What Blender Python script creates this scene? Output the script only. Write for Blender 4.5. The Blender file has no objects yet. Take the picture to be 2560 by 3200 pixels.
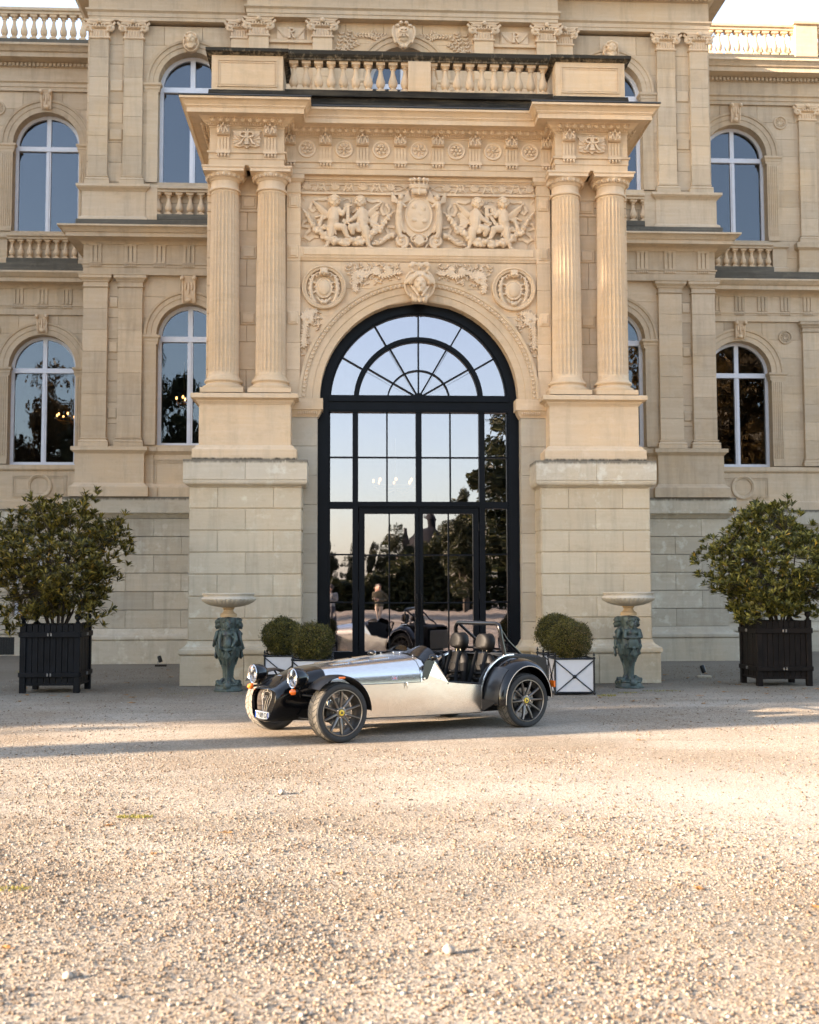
import bpy, bmesh, math, random
import numpy as np
from mathutils import Vector, Matrix, Euler

random.seed(7)
rng = np.random.default_rng(7)
scene = bpy.context.scene
COL = scene.collection
PI = math.pi
R = math.radians

# ------------------------------------------------------------------ camera
CAM_YAW, CAM_PITCH, CAM_ROLL = 0.052483, math.atan(253.0 / 3733.3), -0.002489
CAM_LOC = Vector((-1.1645, -18.4712, 1.40))
fw = Vector((math.sin(CAM_YAW) * math.cos(CAM_PITCH), math.cos(CAM_YAW) * math.cos(CAM_PITCH), math.sin(CAM_PITCH)))
r0 = Vector((math.cos(CAM_YAW), -math.sin(CAM_YAW), 0.0))
u0 = r0.cross(fw)
rr = r0 * math.cos(CAM_ROLL) + u0 * math.sin(CAM_ROLL)
uu = u0 * math.cos(CAM_ROLL) - r0 * math.sin(CAM_ROLL)
cam_data = bpy.data.cameras.new('camera')
cam_data.sensor_fit = 'HORIZONTAL'
cam_data.sensor_width = 24.0
cam_data.lens = 35.0
cam_data.clip_start = 0.1
cam_data.clip_end = 2000.0
cam_data.dof.use_dof = True
cam_data.dof.focus_distance = 11.6
cam_data.dof.aperture_fstop = 2.8
cam = bpy.data.objects.new('camera', cam_data)
COL.objects.link(cam)
m3 = Matrix((rr, uu, -fw)).transposed()
cam.matrix_world = Matrix.Translation(CAM_LOC) @ m3.to_4x4()
scene.camera = cam

# ------------------------------------------------------------------ sky and sun
SUN_AZ = R(15.0)          # light travels towards +X, turned 15 degrees towards the facade
SUN_EL = R(14.0)
world = bpy.data.worlds.new('World')
scene.world = world
world.use_nodes = True
wn = world.node_tree.nodes
wl = world.node_tree.links
sky = wn.new('ShaderNodeTexSky')
sky.sky_type = 'NISHITA'
sky.sun_disc = False
sky.sun_elevation = SUN_EL
sun_dir = Vector((-math.cos(SUN_AZ) * math.cos(SUN_EL), -math.sin(SUN_AZ) * math.cos(SUN_EL), math.sin(SUN_EL)))  # towards the sun
sky.sun_rotation = math.atan2(sun_dir.x, sun_dir.y)
sky.altitude = 80
sky.air_density = 1.0
sky.dust_density = 1.6
sky.ozone_density = 1.2
bg = wn['Background']
bg.inputs[1].default_value = 0.095
# thin, even high cloud veils the whole sky and pales the blue
veil = wn.new('ShaderNodeMixRGB')
veil.blend_type = 'MIX'
veil.inputs[0].default_value = 0.12
veil.inputs[2].default_value = (7.6, 7.9, 9.0, 1)
wl.new(sky.outputs[0], veil.inputs[1])
wl.new(veil.outputs[0], bg.inputs[0])

sun_data = bpy.data.lights.new('sun', 'SUN')
sun_data.energy = 5.0
sun_data.angle = R(0.55)
sun_data.color = (1.0, 0.80, 0.605)
sun = bpy.data.objects.new('sun', sun_data)
COL.objects.link(sun)
sun.rotation_euler = (-sun_dir).to_track_quat('-Z', 'Y').to_euler()
sun.location = sun_dir * 60

scene.view_settings.view_transform = 'Standard'
scene.view_settings.look = 'None'
scene.view_settings.gamma = 1.0
scene.view_settings.exposure = 2.62
scene.cycles.use_denoising = True
scene.cycles.max_bounces = 8
scene.cycles.diffuse_bounces = 4
scene.cycles.glossy_bounces = 4
scene.cycles.transparent_max_bounces = 12
scene.cycles.sample_clamp_indirect = 6.0

# ------------------------------------------------------------------ mesh helpers
class MB:
    """collects geometry, then becomes one mesh object"""
    def __init__(s):
        s.v = []
        s.f = []
    def add(s, vs, fs):
        o = len(s.v)
        s.v.extend(vs)
        s.f.extend([tuple(i + o for i in f) for f in fs])
        return s
    def box(s, x0, x1, y0, y1, z0, z1):
        return s.add([(x0, y0, z0), (x1, y0, z0), (x1, y1, z0), (x0, y1, z0), (x0, y0, z1), (x1, y0, z1), (x1, y1, z1), (x0, y1, z1)],
                     [(0, 3, 2, 1), (4, 5, 6, 7), (0, 1, 5, 4), (1, 2, 6, 5), (2, 3, 7, 6), (3, 0, 4, 7)])
    def cbox(s, x0, x1, y0, y1, z0, z1, c):
        """box whose front (-Y) face is chamfered by c"""
        vs = [(x0, y1, z0), (x1, y1, z0), (x1, y1, z1), (x0, y1, z1), (x0, y0 + c, z0), (x1, y0 + c, z0), (x1, y0 + c, z1), (x0, y0 + c, z1),
              (x0 + c, y0, z0 + c), (x1 - c, y0, z0 + c), (x1 - c, y0, z1 - c), (x0 + c, y0, z1 - c)]
        fs = [(0, 3, 2, 1), (0, 1, 5, 4), (1, 2, 6, 5), (2, 3, 7, 6), (3, 0, 4, 7), (4, 5, 9, 8), (5, 6, 10, 9), (6, 7, 11, 10), (7, 4, 8, 11), (8, 9, 10, 11)]
        return s.add(vs, fs)
    def rbox(s, x0, x1, y0, y1, z0, z1, c):
        """box with every edge chamfered by c"""
        vs = []
        for ax in range(3):
            pass
        xs, ys, zs = (x0, x1), (y0, y1), (z0, z1)
        idx = {}
        for i in (0, 1):
            for j in (0, 1):
                for k in (0, 1):
                    dx, dy, dz = (c if i == 0 else -c), (c if j == 0 else -c), (c if k == 0 else -c)
                    for a in range(3):
                        idx[(i, j, k, a)] = len(vs)
                        vs.append((xs[i] + (0 if a == 0 else dx), ys[j] + (0 if a == 1 else dy), zs[k] + (0 if a == 2 else dz)))
        fs = []
        I = lambda i, j, k, a: idx[(i, j, k, a)]
        for t in (0, 1):
            fs.append((I(t, 0, 0, 0), I(t, 1, 0, 0), I(t, 1, 1, 0), I(t, 0, 1, 0)))
            fs.append((I(0, t, 0, 1), I(1, t, 0, 1), I(1, t, 1, 1), I(0, t, 1, 1)))
            fs.append((I(0, 0, t, 2), I(1, 0, t, 2), I(1, 1, t, 2), I(0, 1, t, 2)))
        for a in (0, 1):
            for b in (0, 1):
                fs.append((I(0, a, b, 1), I(1, a, b, 1), I(1, a, b, 2), I(0, a, b, 2)))
                fs.append((I(a, 0, b, 0), I(a, 1, b, 0), I(a, 1, b, 2), I(a, 0, b, 2)))
                fs.append((I(a, b, 0, 0), I(a, b, 1, 0), I(a, b, 1, 1), I(a, b, 0, 1)))
        for i in (0, 1):
            for j in (0, 1):
                for k in (0, 1):
                    fs.append((I(i, j, k, 0), I(i, j, k, 1), I(i, j, k, 2)))
        return s.add(vs, fs)
    def prism(s, pts, y0, y1):
        """polygon in XZ extruded along Y"""
        n = len(pts)
        vs = [(x, y0, z) for x, z in pts] + [(x, y1, z) for x, z in pts]
        fs = [tuple(range(n)), tuple(range(2 * n - 1, n - 1, -1))]
        for i in range(n):
            j = (i + 1) % n
            fs.append((i, i + n, j + n, j))
        return s.add(vs, fs)
    def sweep(s, prof, path, closed=False, cap=True):
        """profile (out, z) carried along a plan path; out is to the right of travel"""
        path = [Vector(q) for q in path]
        n = len(path)
        offs = []
        for i in range(n):
            if closed:
                a, b, c = path[i - 1], path[i], path[(i + 1) % n]
            else:
                a, b, c = path[max(i - 1, 0)], path[i], path[min(i + 1, n - 1)]
            d1 = (b - a) if (closed or i > 0) else (c - b)
            d2 = (c - b) if (closed or i < n - 1) else (b - a)
            d1.normalize(); d2.normalize()
            n1 = Vector((d1.y, -d1.x)); n2 = Vector((d2.y, -d2.x))
            m = n1 + n2
            m = m / max(m.dot(n1), 0.2) if m.length > 1e-6 else n1
            offs.append(m)
        k = len(prof)
        vs = []
        for i in range(n):
            for o, z in prof:
                q = path[i] + offs[i] * o
                vs.append((q.x, q.y, z))
        fs = []
        for i in range(n if closed else n - 1):
            j = (i + 1) % n
            for t in range(k - 1):
                fs.append((i * k + t, j * k + t, j * k + t + 1, i * k + t + 1))
        if cap and not closed:
            fs.append(tuple(range(k - 1, -1, -1)))
            fs.append(tuple((n - 1) * k + t for t in range(k)))
        return s.add(vs, fs)
    def lathe(s, prof, n=16, c=(0, 0, 0), a0=0.0, a1=2 * PI, mod=None, cap=True):
        full = abs(a1 - a0 - 2 * PI) < 1e-6
        m = n if full else n + 1
        k = len(prof)
        vs = []
        for i in range(m):
            a = a0 + (a1 - a0) * i / n
            for j, (r, z) in enumerate(prof):
                q = r if mod is None else mod(r, z, i, j)
                vs.append((c[0] + q * math.cos(a), c[1] + q * math.sin(a), c[2] + z))
        fs = []
        for i in range(n):
            i2 = (i + 1) % m
            for t in range(k - 1):
                fs.append((i * k + t, i2 * k + t, i2 * k + t + 1, i * k + t + 1))
        if full and cap:
            fs.append(tuple(i * k for i in range(m - 1, -1, -1)))
            fs.append(tuple(i * k + k - 1 for i in range(m)))
        return s.add(vs, fs)
    def arc(s, prof, cx, cz, a0, a1, n, cap=True):
        """profile (radius, y) carried along an arc in the XZ plane"""
        k = len(prof)
        vs = []
        for i in range(n + 1):
            a = a0 + (a1 - a0) * i / n
            for r, y in prof:
                vs.append((cx + r * math.cos(a), y, cz + r * math.sin(a)))
        fs = []
        for i in range(n):
            for t in range(k):
                t2 = (t + 1) % k
                fs.append((i * k + t, (i + 1) * k + t, (i + 1) * k + t2, i * k + t2))
        if cap:
            fs.append(tuple(range(k)))
            fs.append(tuple(n * k + t for t in range(k - 1, -1, -1)))
        return s.add(vs, fs)
    def tube(s, pts, rad, n=8, cap=True, flat=1.0):
        pts = [Vector(q) for q in pts]
        m = len(pts)
        rad = [rad] * m if isinstance(rad, (int, float)) else rad
        ref = Vector((0.0123, 0.9, 0.31)).normalized()
        vs = []
        prev = None
        for i in range(m):
            d = pts[min(i + 1, m - 1)] - pts[max(i - 1, 0)]
            if d.length < 1e-9:
                d = Vector((0, 0, 1))
            d.normalize()
            if prev is None:
                u = ref.cross(d)
                if u.length < 1e-3:
                    u = Vector((1, 0, 0)).cross(d)
            else:
                u = prev - d * prev.dot(d)
                if u.length < 1e-4:
                    u = ref.cross(d)
            u.normalize()
            prev = u
            w = d.cross(u)
            for j in range(n):
                a = 2 * PI * j / n
                q = pts[i] + u * (rad[i] * math.cos(a)) + w * (rad[i] * flat * math.sin(a))
                vs.append(tuple(q))
        fs = []
        for i in range(m - 1):
            for j in range(n):
                j2 = (j + 1) % n
                fs.append((i * n + j, i * n + j2, (i + 1) * n + j2, (i + 1) * n + j))
        if cap:
            fs.append(tuple(range(n - 1, -1, -1)))
            fs.append(tuple((m - 1) * n + j for j in range(n)))
        return s.add(vs, fs)
    def ell(s, c, r, n=10, m=6, rot=None):
        """ellipsoid"""
        if isinstance(r, (int, float)):
            r = (r, r, r)
        vs = []
        for i in range(m + 1):
            t = PI * i / m
            for j in range(n):
                a = 2 * PI * j / n
                q = Vector((r[0] * math.sin(t) * math.cos(a), r[1] * math.sin(t) * math.sin(a), r[2] * math.cos(t)))
                if rot is not None:
                    q = rot @ q
                vs.append((q.x + c[0], q.y + c[1], q.z + c[2]))
        fs = []
        for i in range(m):
            for j in range(n):
                j2 = (j + 1) % n
                fs.append((i * n + j, (i + 1) * n + j, (i + 1) * n + j2, i * n + j2))
        return s.add(vs, fs)
    def cap2(s, p, r1, q, r2, n=10):
        """tapered capsule between two points"""
        p, q = Vector(p), Vector(q)
        d = q - p
        L = d.length
        if L < 1e-6:
            return s.ell(p, r1, n)
        pts, rad = [], []
        dn = d / L
        for t in (-1.0, -0.85, -0.5):
            pts.append(p + dn * (t * r1)); rad.append(max(r1 * math.sqrt(1 - t * t), r1 * 0.02))
        pts.append(p); rad.append(r1)
        pts.append(q); rad.append(r2)
        for t in (0.5, 0.85, 1.0):
            pts.append(q + dn * (t * r2)); rad.append(max(r2 * math.sqrt(1 - t * t), r2 * 0.02))
        return s.tube(pts, rad, n)
    def merge(s, o, mat=None):
        vs = o.v if mat is None else [tuple(mat @ Vector(q)) for q in o.v]
        return s.add(vs, o.f)
    def mirror_x(s):
        o = MB()
        o.add([(-x, y, z) for x, y, z in s.v], [tuple(reversed(f)) for f in s.f])
        return o
    def mesh(s, name, smooth=None):
        me = bpy.data.meshes.new(name)
        me.from_pydata([tuple(q) for q in s.v], [], s.f)
        me.update()
        if smooth is not None:
            me.polygons.foreach_set('use_smooth', [True] * len(me.polygons))
            if smooth < 180:
                me.set_sharp_from_angle(angle=R(smooth))
        return me
    def build(s, name, mat, parent=None, smooth=None):
        return obj(name, s.mesh(name, smooth), mat, parent)

def obj(name, me, mat=None, parent=None):
    o = bpy.data.objects.new(name, me)
    COL.objects.link(o)
    if mat is not None and me is not None and not me.materials:
        me.materials.append(mat)
    if parent is not None:
        o.parent = parent
    return o

def thing(name, label, cat, loc=(0, 0, 0), rz=0.0, group=None):
    o = bpy.data.objects.new(name, None)
    COL.objects.link(o)
    o.empty_display_size = 0.1
    o.location = loc
    o.rotation_euler = (0, 0, rz)
    tag(o, label, cat, group)
    return o

def part(name, parent):
    """an empty that groups sub-parts under a thing"""
    o = bpy.data.objects.new(name, None)
    COL.objects.link(o)
    o.empty_display_size = 0.1
    o.parent = parent
    return o

def tag(o, label=None, cat=None, group=None, kind=None):
    if label: o['label'] = label
    if cat: o['category'] = cat
    if group: o['group'] = group
    if kind: o['kind'] = kind
    return o

def copy_tree(o, parent=None):
    c = o.copy()
    COL.objects.link(c)
    c.parent = parent
    for ch in list(o.children):
        copy_tree(ch, c)
    return c

def fuse(mb, voxel, smooth=6, ratio=0.45):
    """melt overlapping shapes into one continuous carved surface"""
    me = mb.mesh('tmp')
    bm = bmesh.new(); bm.from_mesh(me)
    bmesh.ops.recalc_face_normals(bm, faces=bm.faces)
    bm.to_mesh(me); bm.free()
    o = bpy.data.objects.new('tmp', me)
    COL.objects.link(o)
    md = o.modifiers.new('r', 'REMESH'); md.mode = 'VOXEL'; md.voxel_size = voxel
    if smooth:
        sm = o.modifiers.new('s', 'SMOOTH'); sm.iterations = smooth; sm.factor = 0.5
    if ratio < 1:
        dc = o.modifiers.new('d', 'DECIMATE'); dc.ratio = ratio
    dg = bpy.context.evaluated_depsgraph_get()
    out = bpy.data.meshes.new_from_object(o.evaluated_get(dg))
    bpy.data.objects.remove(o); bpy.data.meshes.remove(me)
    out.polygons.foreach_set('use_smooth', [True] * len(out.polygons))
    return out

# ------------------------------------------------------------------ materials
def new_mat(name):
    m = bpy.data.materials.new(name)
    m.use_nodes = True
    nt = m.node_tree
    return m, nt.nodes, nt.links, nt.nodes['Principled BSDF']

def ramp(n, stops):
    r = n.new('ShaderNodeValToRGB')
    el = r.color_ramp.elements
    while len(el) < len(stops):
        el.new(0.5)
    for e, (p, c) in zip(el, stops):
        e.position = p
        e.color = (*c, 1) if len(c) == 3 else c
    return r

def noise(n, l, vec, scale, detail=4, rough=0.55):
    t = n.new('ShaderNodeTexNoise')
    t.inputs['Scale'].default_value = scale
    t.inputs['Detail'].default_value = detail
    t.inputs['Roughness'].default_value = rough
    l.new(vec, t.inputs['Vector'])
    return t

def mapped(n, l, vec, scale=(1, 1, 1)):
    mp = n.new('ShaderNodeMapping')
    mp.inputs['Scale'].default_value = scale
    l.new(vec, mp.inputs['Vector'])
    return mp.outputs[0]

def mix(n, l, a, b, fac, mode='MIX'):
    x = n.new('ShaderNodeMixRGB')
    x.blend_type = mode
    for sock, val in ((x.inputs[0], fac), (x.inputs[1], a), (x.inputs[2], b)):
        if hasattr(val, 'is_linked') or hasattr(val, 'links'):
            l.new(val, sock)
        elif isinstance(val, (int, float)):
            sock.default_value = val
        else:
            sock.default_value = (*val, 1)
    return x.outputs[0]

def math_node(n, l, op, a, b=None, clamp=False):
    x = n.new('ShaderNodeMath')
    x.operation = op
    x.use_clamp = clamp
    for sock, val in zip(x.inputs, (a, b)):
        if val is None:
            continue
        if isinstance(val, (int, float)):
            sock.default_value = val
        else:
            l.new(val, sock)
    return x.outputs[0]

def bump(n, l, height, strength, dist, normal_in):
    b = n.new('ShaderNodeBump')
    b.inputs['Strength'].default_value = strength
    b.inputs['Distance'].default_value = dist
    l.new(height, b.inputs['Height'])
    l.new(b.outputs[0], normal_in)
    return b

def stone(name, base, warm, pale, vary=0.22, dirt=0.0, stains=(), rough=0.85, strata=0.35, lichen=0.0):
    """limestone: patches, strata, grain, per-block shade, dark weathering that clings to ledges"""
    m, n, l, p = new_mat(name)
    tc = n.new('ShaderNodeTexCoord')
    v = tc.outputs['Object']
    oi = n.new('ShaderNodeObjectInfo')
    big = noise(n, l, v, 0.9, 5, 0.6)
    c = mix(n, l, base, warm, ramp_out(n, l, big.outputs[0], 0.42, 0.68))
    st = noise(n, l, mapped(n, l, v, (0.6, 0.6, 9.0)), 1.6, 5, 0.65)
    c = mix(n, l, c, pale, mul(n, l, ramp_out(n, l, st.outputs[0], 0.45, 0.75), strata))
    blot = noise(n, l, v, 4.5, 6, 0.7)
    c = mix(n, l, c, pale, mul(n, l, ramp_out(n, l, blot.outputs[0], 0.56, 0.72), 0.35))
    streak = noise(n, l, mapped(n, l, v, (4.5, 4.5, 0.45)), 1.0, 6, 0.7)
    c = mix(n, l, c, tuple(q * 0.55 for q in base), mul(n, l, ramp_out(n, l, streak.outputs[0], 0.50, 0.74), 0.42 + dirt))
    mot = noise(n, l, mapped(n, l, v, (1.0, 1.0, 1.8)), 2.3, 7, 0.72)
    c = mix(n, l, c, tuple(q * k for q, k in zip(base, (0.74, 0.70, 0.64))), mul(n, l, ramp_out(n, l, mot.outputs[0], 0.52, 0.70), 0.40 + lichen * 0.3))
    if lichen:
        li = noise(n, l, v, 6.0, 6, 0.6)
        big2 = noise(n, l, v, 0.8, 3, 0.5)
        c = mix(n, l, c, tuple(min(q * 1.45, 0.75) for q in pale), mul(n, l, math_node(n, l, 'MULTIPLY', ramp_out(n, l, li.outputs[0], 0.54, 0.66), ramp_out(n, l, big2.outputs[0], 0.42, 0.60)), lichen))
    # per block shade
    sh = math_node(n, l, 'MULTIPLY_ADD', oi.outputs['Random'], vary)
    sh.node.inputs[2].default_value = 1.0 - vary * 0.5
    hv = n.new('ShaderNodeHueSaturation')
    l.new(sh, hv.inputs['Value']); l.new(c, hv.inputs['Color'])
    c = hv.outputs[0]
    fine = noise(n, l, v, 38, 6, 0.7)
    c = mix(n, l, c, tuple(q * 0.6 for q in base), mul(n, l, ramp_out(n, l, fine.outputs[0], 0.58, 0.8), 0.4))
    if stains:
        sx = n.new('ShaderNodeSeparateXYZ'); l.new(v, sx.inputs[0])
        sn = noise(n, l, mapped(n, l, v, (9, 9, 2.0)), 1.5, 6, 0.75)
        for z, h, amt in stains:                       # h>0: fringe climbs up from z, h<0: hangs down from z
            t = math_node(n, l, 'SUBTRACT', sx.outputs[2], z)
            t = math_node(n, l, 'DIVIDE', t, h)
            inside = math_node(n, l, 'GREATER_THAN', t, -0.25)
            t = math_node(n, l, 'SUBTRACT', 1.0, t, True)
            t = math_node(n, l, 'MULTIPLY', t, sn.outputs[0])
            t = math_node(n, l, 'MULTIPLY', ramp_out(n, l, t, 0.16, 0.34), inside)
            c = mix(n, l, c, (0.035, 0.030, 0.022), math_node(n, l, 'MULTIPLY', t, amt))
    l.new(c, p.inputs['Base Color'])
    p.inputs['Roughness'].default_value = rough
    p.inputs['Specular IOR Level'].default_value = 0.25
    h = math_node(n, l, 'ADD', fine.outputs[0], math_node(n, l, 'MULTIPLY', blot.outputs[0], 1.5))
    bump(n, l, h, 0.45, 0.006, p.inputs['Normal'])
    return m

def ramp_out(n, l, val, a, b):
    r = n.new('ShaderNodeMapRange')
    r.inputs['From Min'].default_value = a
    r.inputs['From Max'].default_value = b
    l.new(val, r.inputs['Value'])
    return r.outputs[0]

def mul(n, l, a, k):
    return math_node(n, l, 'MULTIPLY', a, k)

def plain(name, col, rough=0.5, metal=0.0, coat=0.0, var=0.0, scale=6.0, bmp=0.0, bscale=60.0, spec=0.5):
    m, n, l, p = new_mat(name)
    p.inputs['Roughness'].default_value = rough
    p.inputs['Metallic'].default_value = metal
    p.inputs['Coat Weight'].default_value = coat
    p.inputs['Coat Roughness'].default_value = 0.04
    p.inputs['Specular IOR Level'].default_value = spec
    tc = n.new('ShaderNodeTexCoord')
    v = tc.outputs['Object']
    if var > 0:
        a = noise(n, l, v, scale, 5, 0.6)
        c = mix(n, l, tuple(q * (1 - var) for q in col), tuple(min(q * (1 + var), 1) for q in col), ramp_out(n, l, a.outputs[0], 0.35, 0.65))
        l.new(c, p.inputs['Base Color'])
    else:
        p.inputs['Base Color'].default_value = (*col, 1)
    if bmp > 0:
        b = noise(n, l, v, bscale, 4, 0.6)
        bump(n, l, b.outputs[0], bmp, 0.004, p.inputs['Normal'])
    return m

def glass(name, fac, tint=(0.8, 0.83, 0.88), wob=0.02, through=0.55):
    m = bpy.data.materials.new(name)
    m.use_nodes = True
    n, l = m.node_tree.nodes, m.node_tree.links
    n.clear()
    out = n.new('ShaderNodeOutputMaterial')
    g = n.new('ShaderNodeBsdfGlossy'); g.inputs['Roughness'].default_value = 0.004
    g.inputs['Color'].default_value = (*tint, 1)
    t = n.new('ShaderNodeBsdfTransparent'); t.inputs['Color'].default_value = (through, through, through, 1)
    mx = n.new('ShaderNodeMixShader'); mx.inputs[0].default_value = fac
    tc = n.new('ShaderNodeTexCoord')
    nz = noise(n, l, mapped(n, l, tc.outputs['Object'], (1.6, 1.6, 0.8)), 1.3, 2, 0.5)
    bump(n, l, nz.outputs[0], wob, 0.10, g.inputs['Normal'])
    l.new(t.outputs[0], mx.inputs[1]); l.new(g.outputs[0], mx.inputs[2]); l.new(mx.outputs[0], out.inputs[0])
    return m

def emit(name, col, strength):
    m = bpy.data.materials.new(name)
    m.use_nodes = True
    n, l = m.node_tree.nodes, m.node_tree.links
    p = n['Principled BSDF']
    p.inputs['Base Color'].default_value = (*col, 1)
    p.inputs['Emission Color'].default_value = (*col, 1)
    p.inputs['Emission Strength'].default_value = strength
    return m

WARM = stone('warm_limestone', (0.601, 0.451, 0.298), (0.654, 0.463, 0.275), (0.732, 0.581, 0.419), 0.16)
WARM2 = stone('carved_limestone', (0.642, 0.492, 0.341), (0.682, 0.505, 0.322), (0.746, 0.601, 0.454), 0.05, strata=0.2)
REAR = stone('weathered_limestone', (0.498, 0.391, 0.274), (0.547, 0.404, 0.255), (0.621, 0.518, 0.384), 0.20, dirt=0.12)
GREY = stone('grey_basement_stone', (0.488, 0.413, 0.301), (0.517, 0.413, 0.285), (0.638, 0.553, 0.422), 0.12, dirt=0.05, strata=0.25, lichen=0.4)
GREYR = stone('dark_basement_stone', (0.444, 0.391, 0.306), (0.476, 0.394, 0.284), (0.602, 0.543, 0.434), 0.24, dirt=0.10, strata=0.3, stains=((3.35, -0.12, 0.75),), lichen=0.4)
CAPST = stone('stained_cap_stone', (0.508, 0.443, 0.346), (0.533, 0.443, 0.319), (0.635, 0.563, 0.460), 0.12, stains=((3.46, -0.10, 0.7),), lichen=0.4)
PEDST = stone('stained_pedestal_stone', (0.600, 0.456, 0.306), (0.653, 0.468, 0.287), (0.718, 0.582, 0.444), 0.08, stains=((3.455, 0.085, 0.95),))
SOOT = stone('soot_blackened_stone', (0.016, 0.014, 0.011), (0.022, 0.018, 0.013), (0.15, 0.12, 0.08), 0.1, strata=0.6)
SOOT2 = stone('grey_mossy_stone', (0.105, 0.094, 0.076), (0.085, 0.077, 0.06), (0.26, 0.225, 0.17), 0.2, strata=0.4)
COPING = stone('streaked_coping_stone', (0.34, 0.27, 0.18), (0.36, 0.27, 0.17), (0.45, 0.37, 0.26), 0.1, stains=((10.13, -0.34, 1.0),))
COPINGP = stone('streaked_pedestal_coping', (0.40, 0.31, 0.20), (0.42, 0.31, 0.19), (0.45, 0.37, 0.26), 0.1, stains=((10.06, -0.24, 1.0),))
ZINC = plain('zinc_flashing', (0.07, 0.07, 0.072), 0.6, 0.5)
WHITE = plain('white_window_paint', (0.62, 0.63, 0.68), 0.4, var=0.04)
BLACKP = plain('black_door_paint', (0.0035, 0.0045, 0.007), 0.36, var=0.25, scale=3.0, spec=0.12)
WGLASS = glass('window_glass', 0.075, (0.84, 0.90, 1.0), wob=0.03, through=0.75)
DGLASS = glass('door_glass', 0.32, (0.93, 0.86, 0.92), wob=0.016, through=0.55)
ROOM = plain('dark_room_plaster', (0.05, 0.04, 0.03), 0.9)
BULB = emit('warm_bulb', (1.0, 0.46, 0.14), 1.8)
BRASS = plain('dark_brass', (0.35, 0.22, 0.08), 0.4, 0.9)

# ================================================================== the chateau
CH = thing('chateau', 'honey coloured limestone chateau with tall columned entrance portico and arched windows', 'building')
S2 = (-1, 1)

def cornice(z, h, out):
    """generic cornice profile from z up by h, projecting out"""
    return [(-0.15, z), (0.02, z), (out * 0.18, z + h * 0.10), (out * 0.22, z + h * 0.16), (out * 0.62, z + h * 0.18), (out * 0.62, z + h * 0.46),
            (out * 0.70, z + h * 0.48), (out * 0.70, z + h * 0.56), (out * 0.80, z + h * 0.64), (out * 0.92, z + h * 0.76), (out * 0.96, z + h * 0.88),
            (out, z + h * 0.90), (out, z + h), (-0.15, z + h + 0.03)]

def opening_w(op, z):
    cx, hw, zb, zs = op
    if z < zb - 1e-6:
        return None
    if z <= zs:
        return hw
    if z < zs + hw:
        return math.sqrt(max(hw * hw - (z - zs) ** 2, 0))
    return 0.0

def ashlar(parent, x0, x1, y, depth, z0, z1, row_h, blen, ops, mat, gap=0.004, cham=0.007, name='ashlar_stone', start=0, vgap=None, joined=False):
    J_ = MB()
    vg = gap if vgap is None else vgap
    n = max(1, round((z1 - z0) / row_h))
    rh = (z1 - z0) / n
    for i in range(n):
        a, b = z0 + i * rh + gap / 2, z0 + (i + 1) * rh - gap / 2
        op = None
        for o in ops:
            wa, wb = opening_w(o, a), opening_w(o, b)
            if (wa or 0) > 0 or (wb or 0) > 0:
                op = o
        segs = [(x0, x1, None)] if op is None else [(x0, op[0], 'R'), (op[0], x1, 'L')]
        for s0, s1, edge in segs:
            w = s1 - s0 if op is None else s1 - s0 - op[1]
            k = max(1, round(w / blen))
            off = 0.5 if ((i + start) % 2 and k > 1) else 0.0
            if op is None:
                js = [s0 + (j + off) * w / k for j in range(k + 1)]
            elif edge == 'R':
                js = [s0 + (j + off) * w / k for j in range(k + 1)]
            else:
                js = [s1 - (k - j - off) * w / k for j in range(k + 1)]
            js = sorted(set([s0] + [q for q in js if s0 + 0.08 < q < s1 - 0.08] + [s1]))
            if op is not None:           # keep joints clear of the arch
                wm = max(opening_w(op, a) or 0, opening_w(op, b) or 0)
                js = [q for q in js if q in (s0, s1) or abs(q - op[0]) > wm + 0.12]
            for j0, j1 in zip(js[:-1], js[1:]):
                touch = op is not None and ((edge == 'R' and j1 == s1) or (edge == 'L' and j0 == s0))
                mb = MB()
                if not touch:
                    mb.cbox(j0 + vg / 2, j1 - vg / 2, y, y + depth, a, b, cham if vgap is None else cham * .4)
                    if vgap is not None:
                        mb.v[-8:] = [(px_, py_ if k_ > 3 else y + cham, pz_) for k_, (px_, py_, pz_) in enumerate(mb.v[-8:])]
                else:
                    zs = [a + (b - a) * t / 5 for t in range(6)]
                    ws = [opening_w(op, q) or 0 for q in zs]
                    if edge == 'R':
                        pts = [(j0 + gap / 2, a)] + [(op[0] - q - 0.001, z) for q, z in zip(ws, zs)] + [(j0 + gap / 2, b)]
                    else:
                        pts = [(j1 - gap / 2, b), ] + [(op[0] + q + 0.001, z) for q, z in reversed(list(zip(ws, zs)))] + [(j1 - gap / 2, a)]
                    mb.prism(pts, y, y + depth)
                if joined:
                    J_.merge(mb)
                else:
                    mb.build(name, mat, parent)
    if joined:
        tag(J_.build('stone_courses', mat, parent), kind='stuff')

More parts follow.
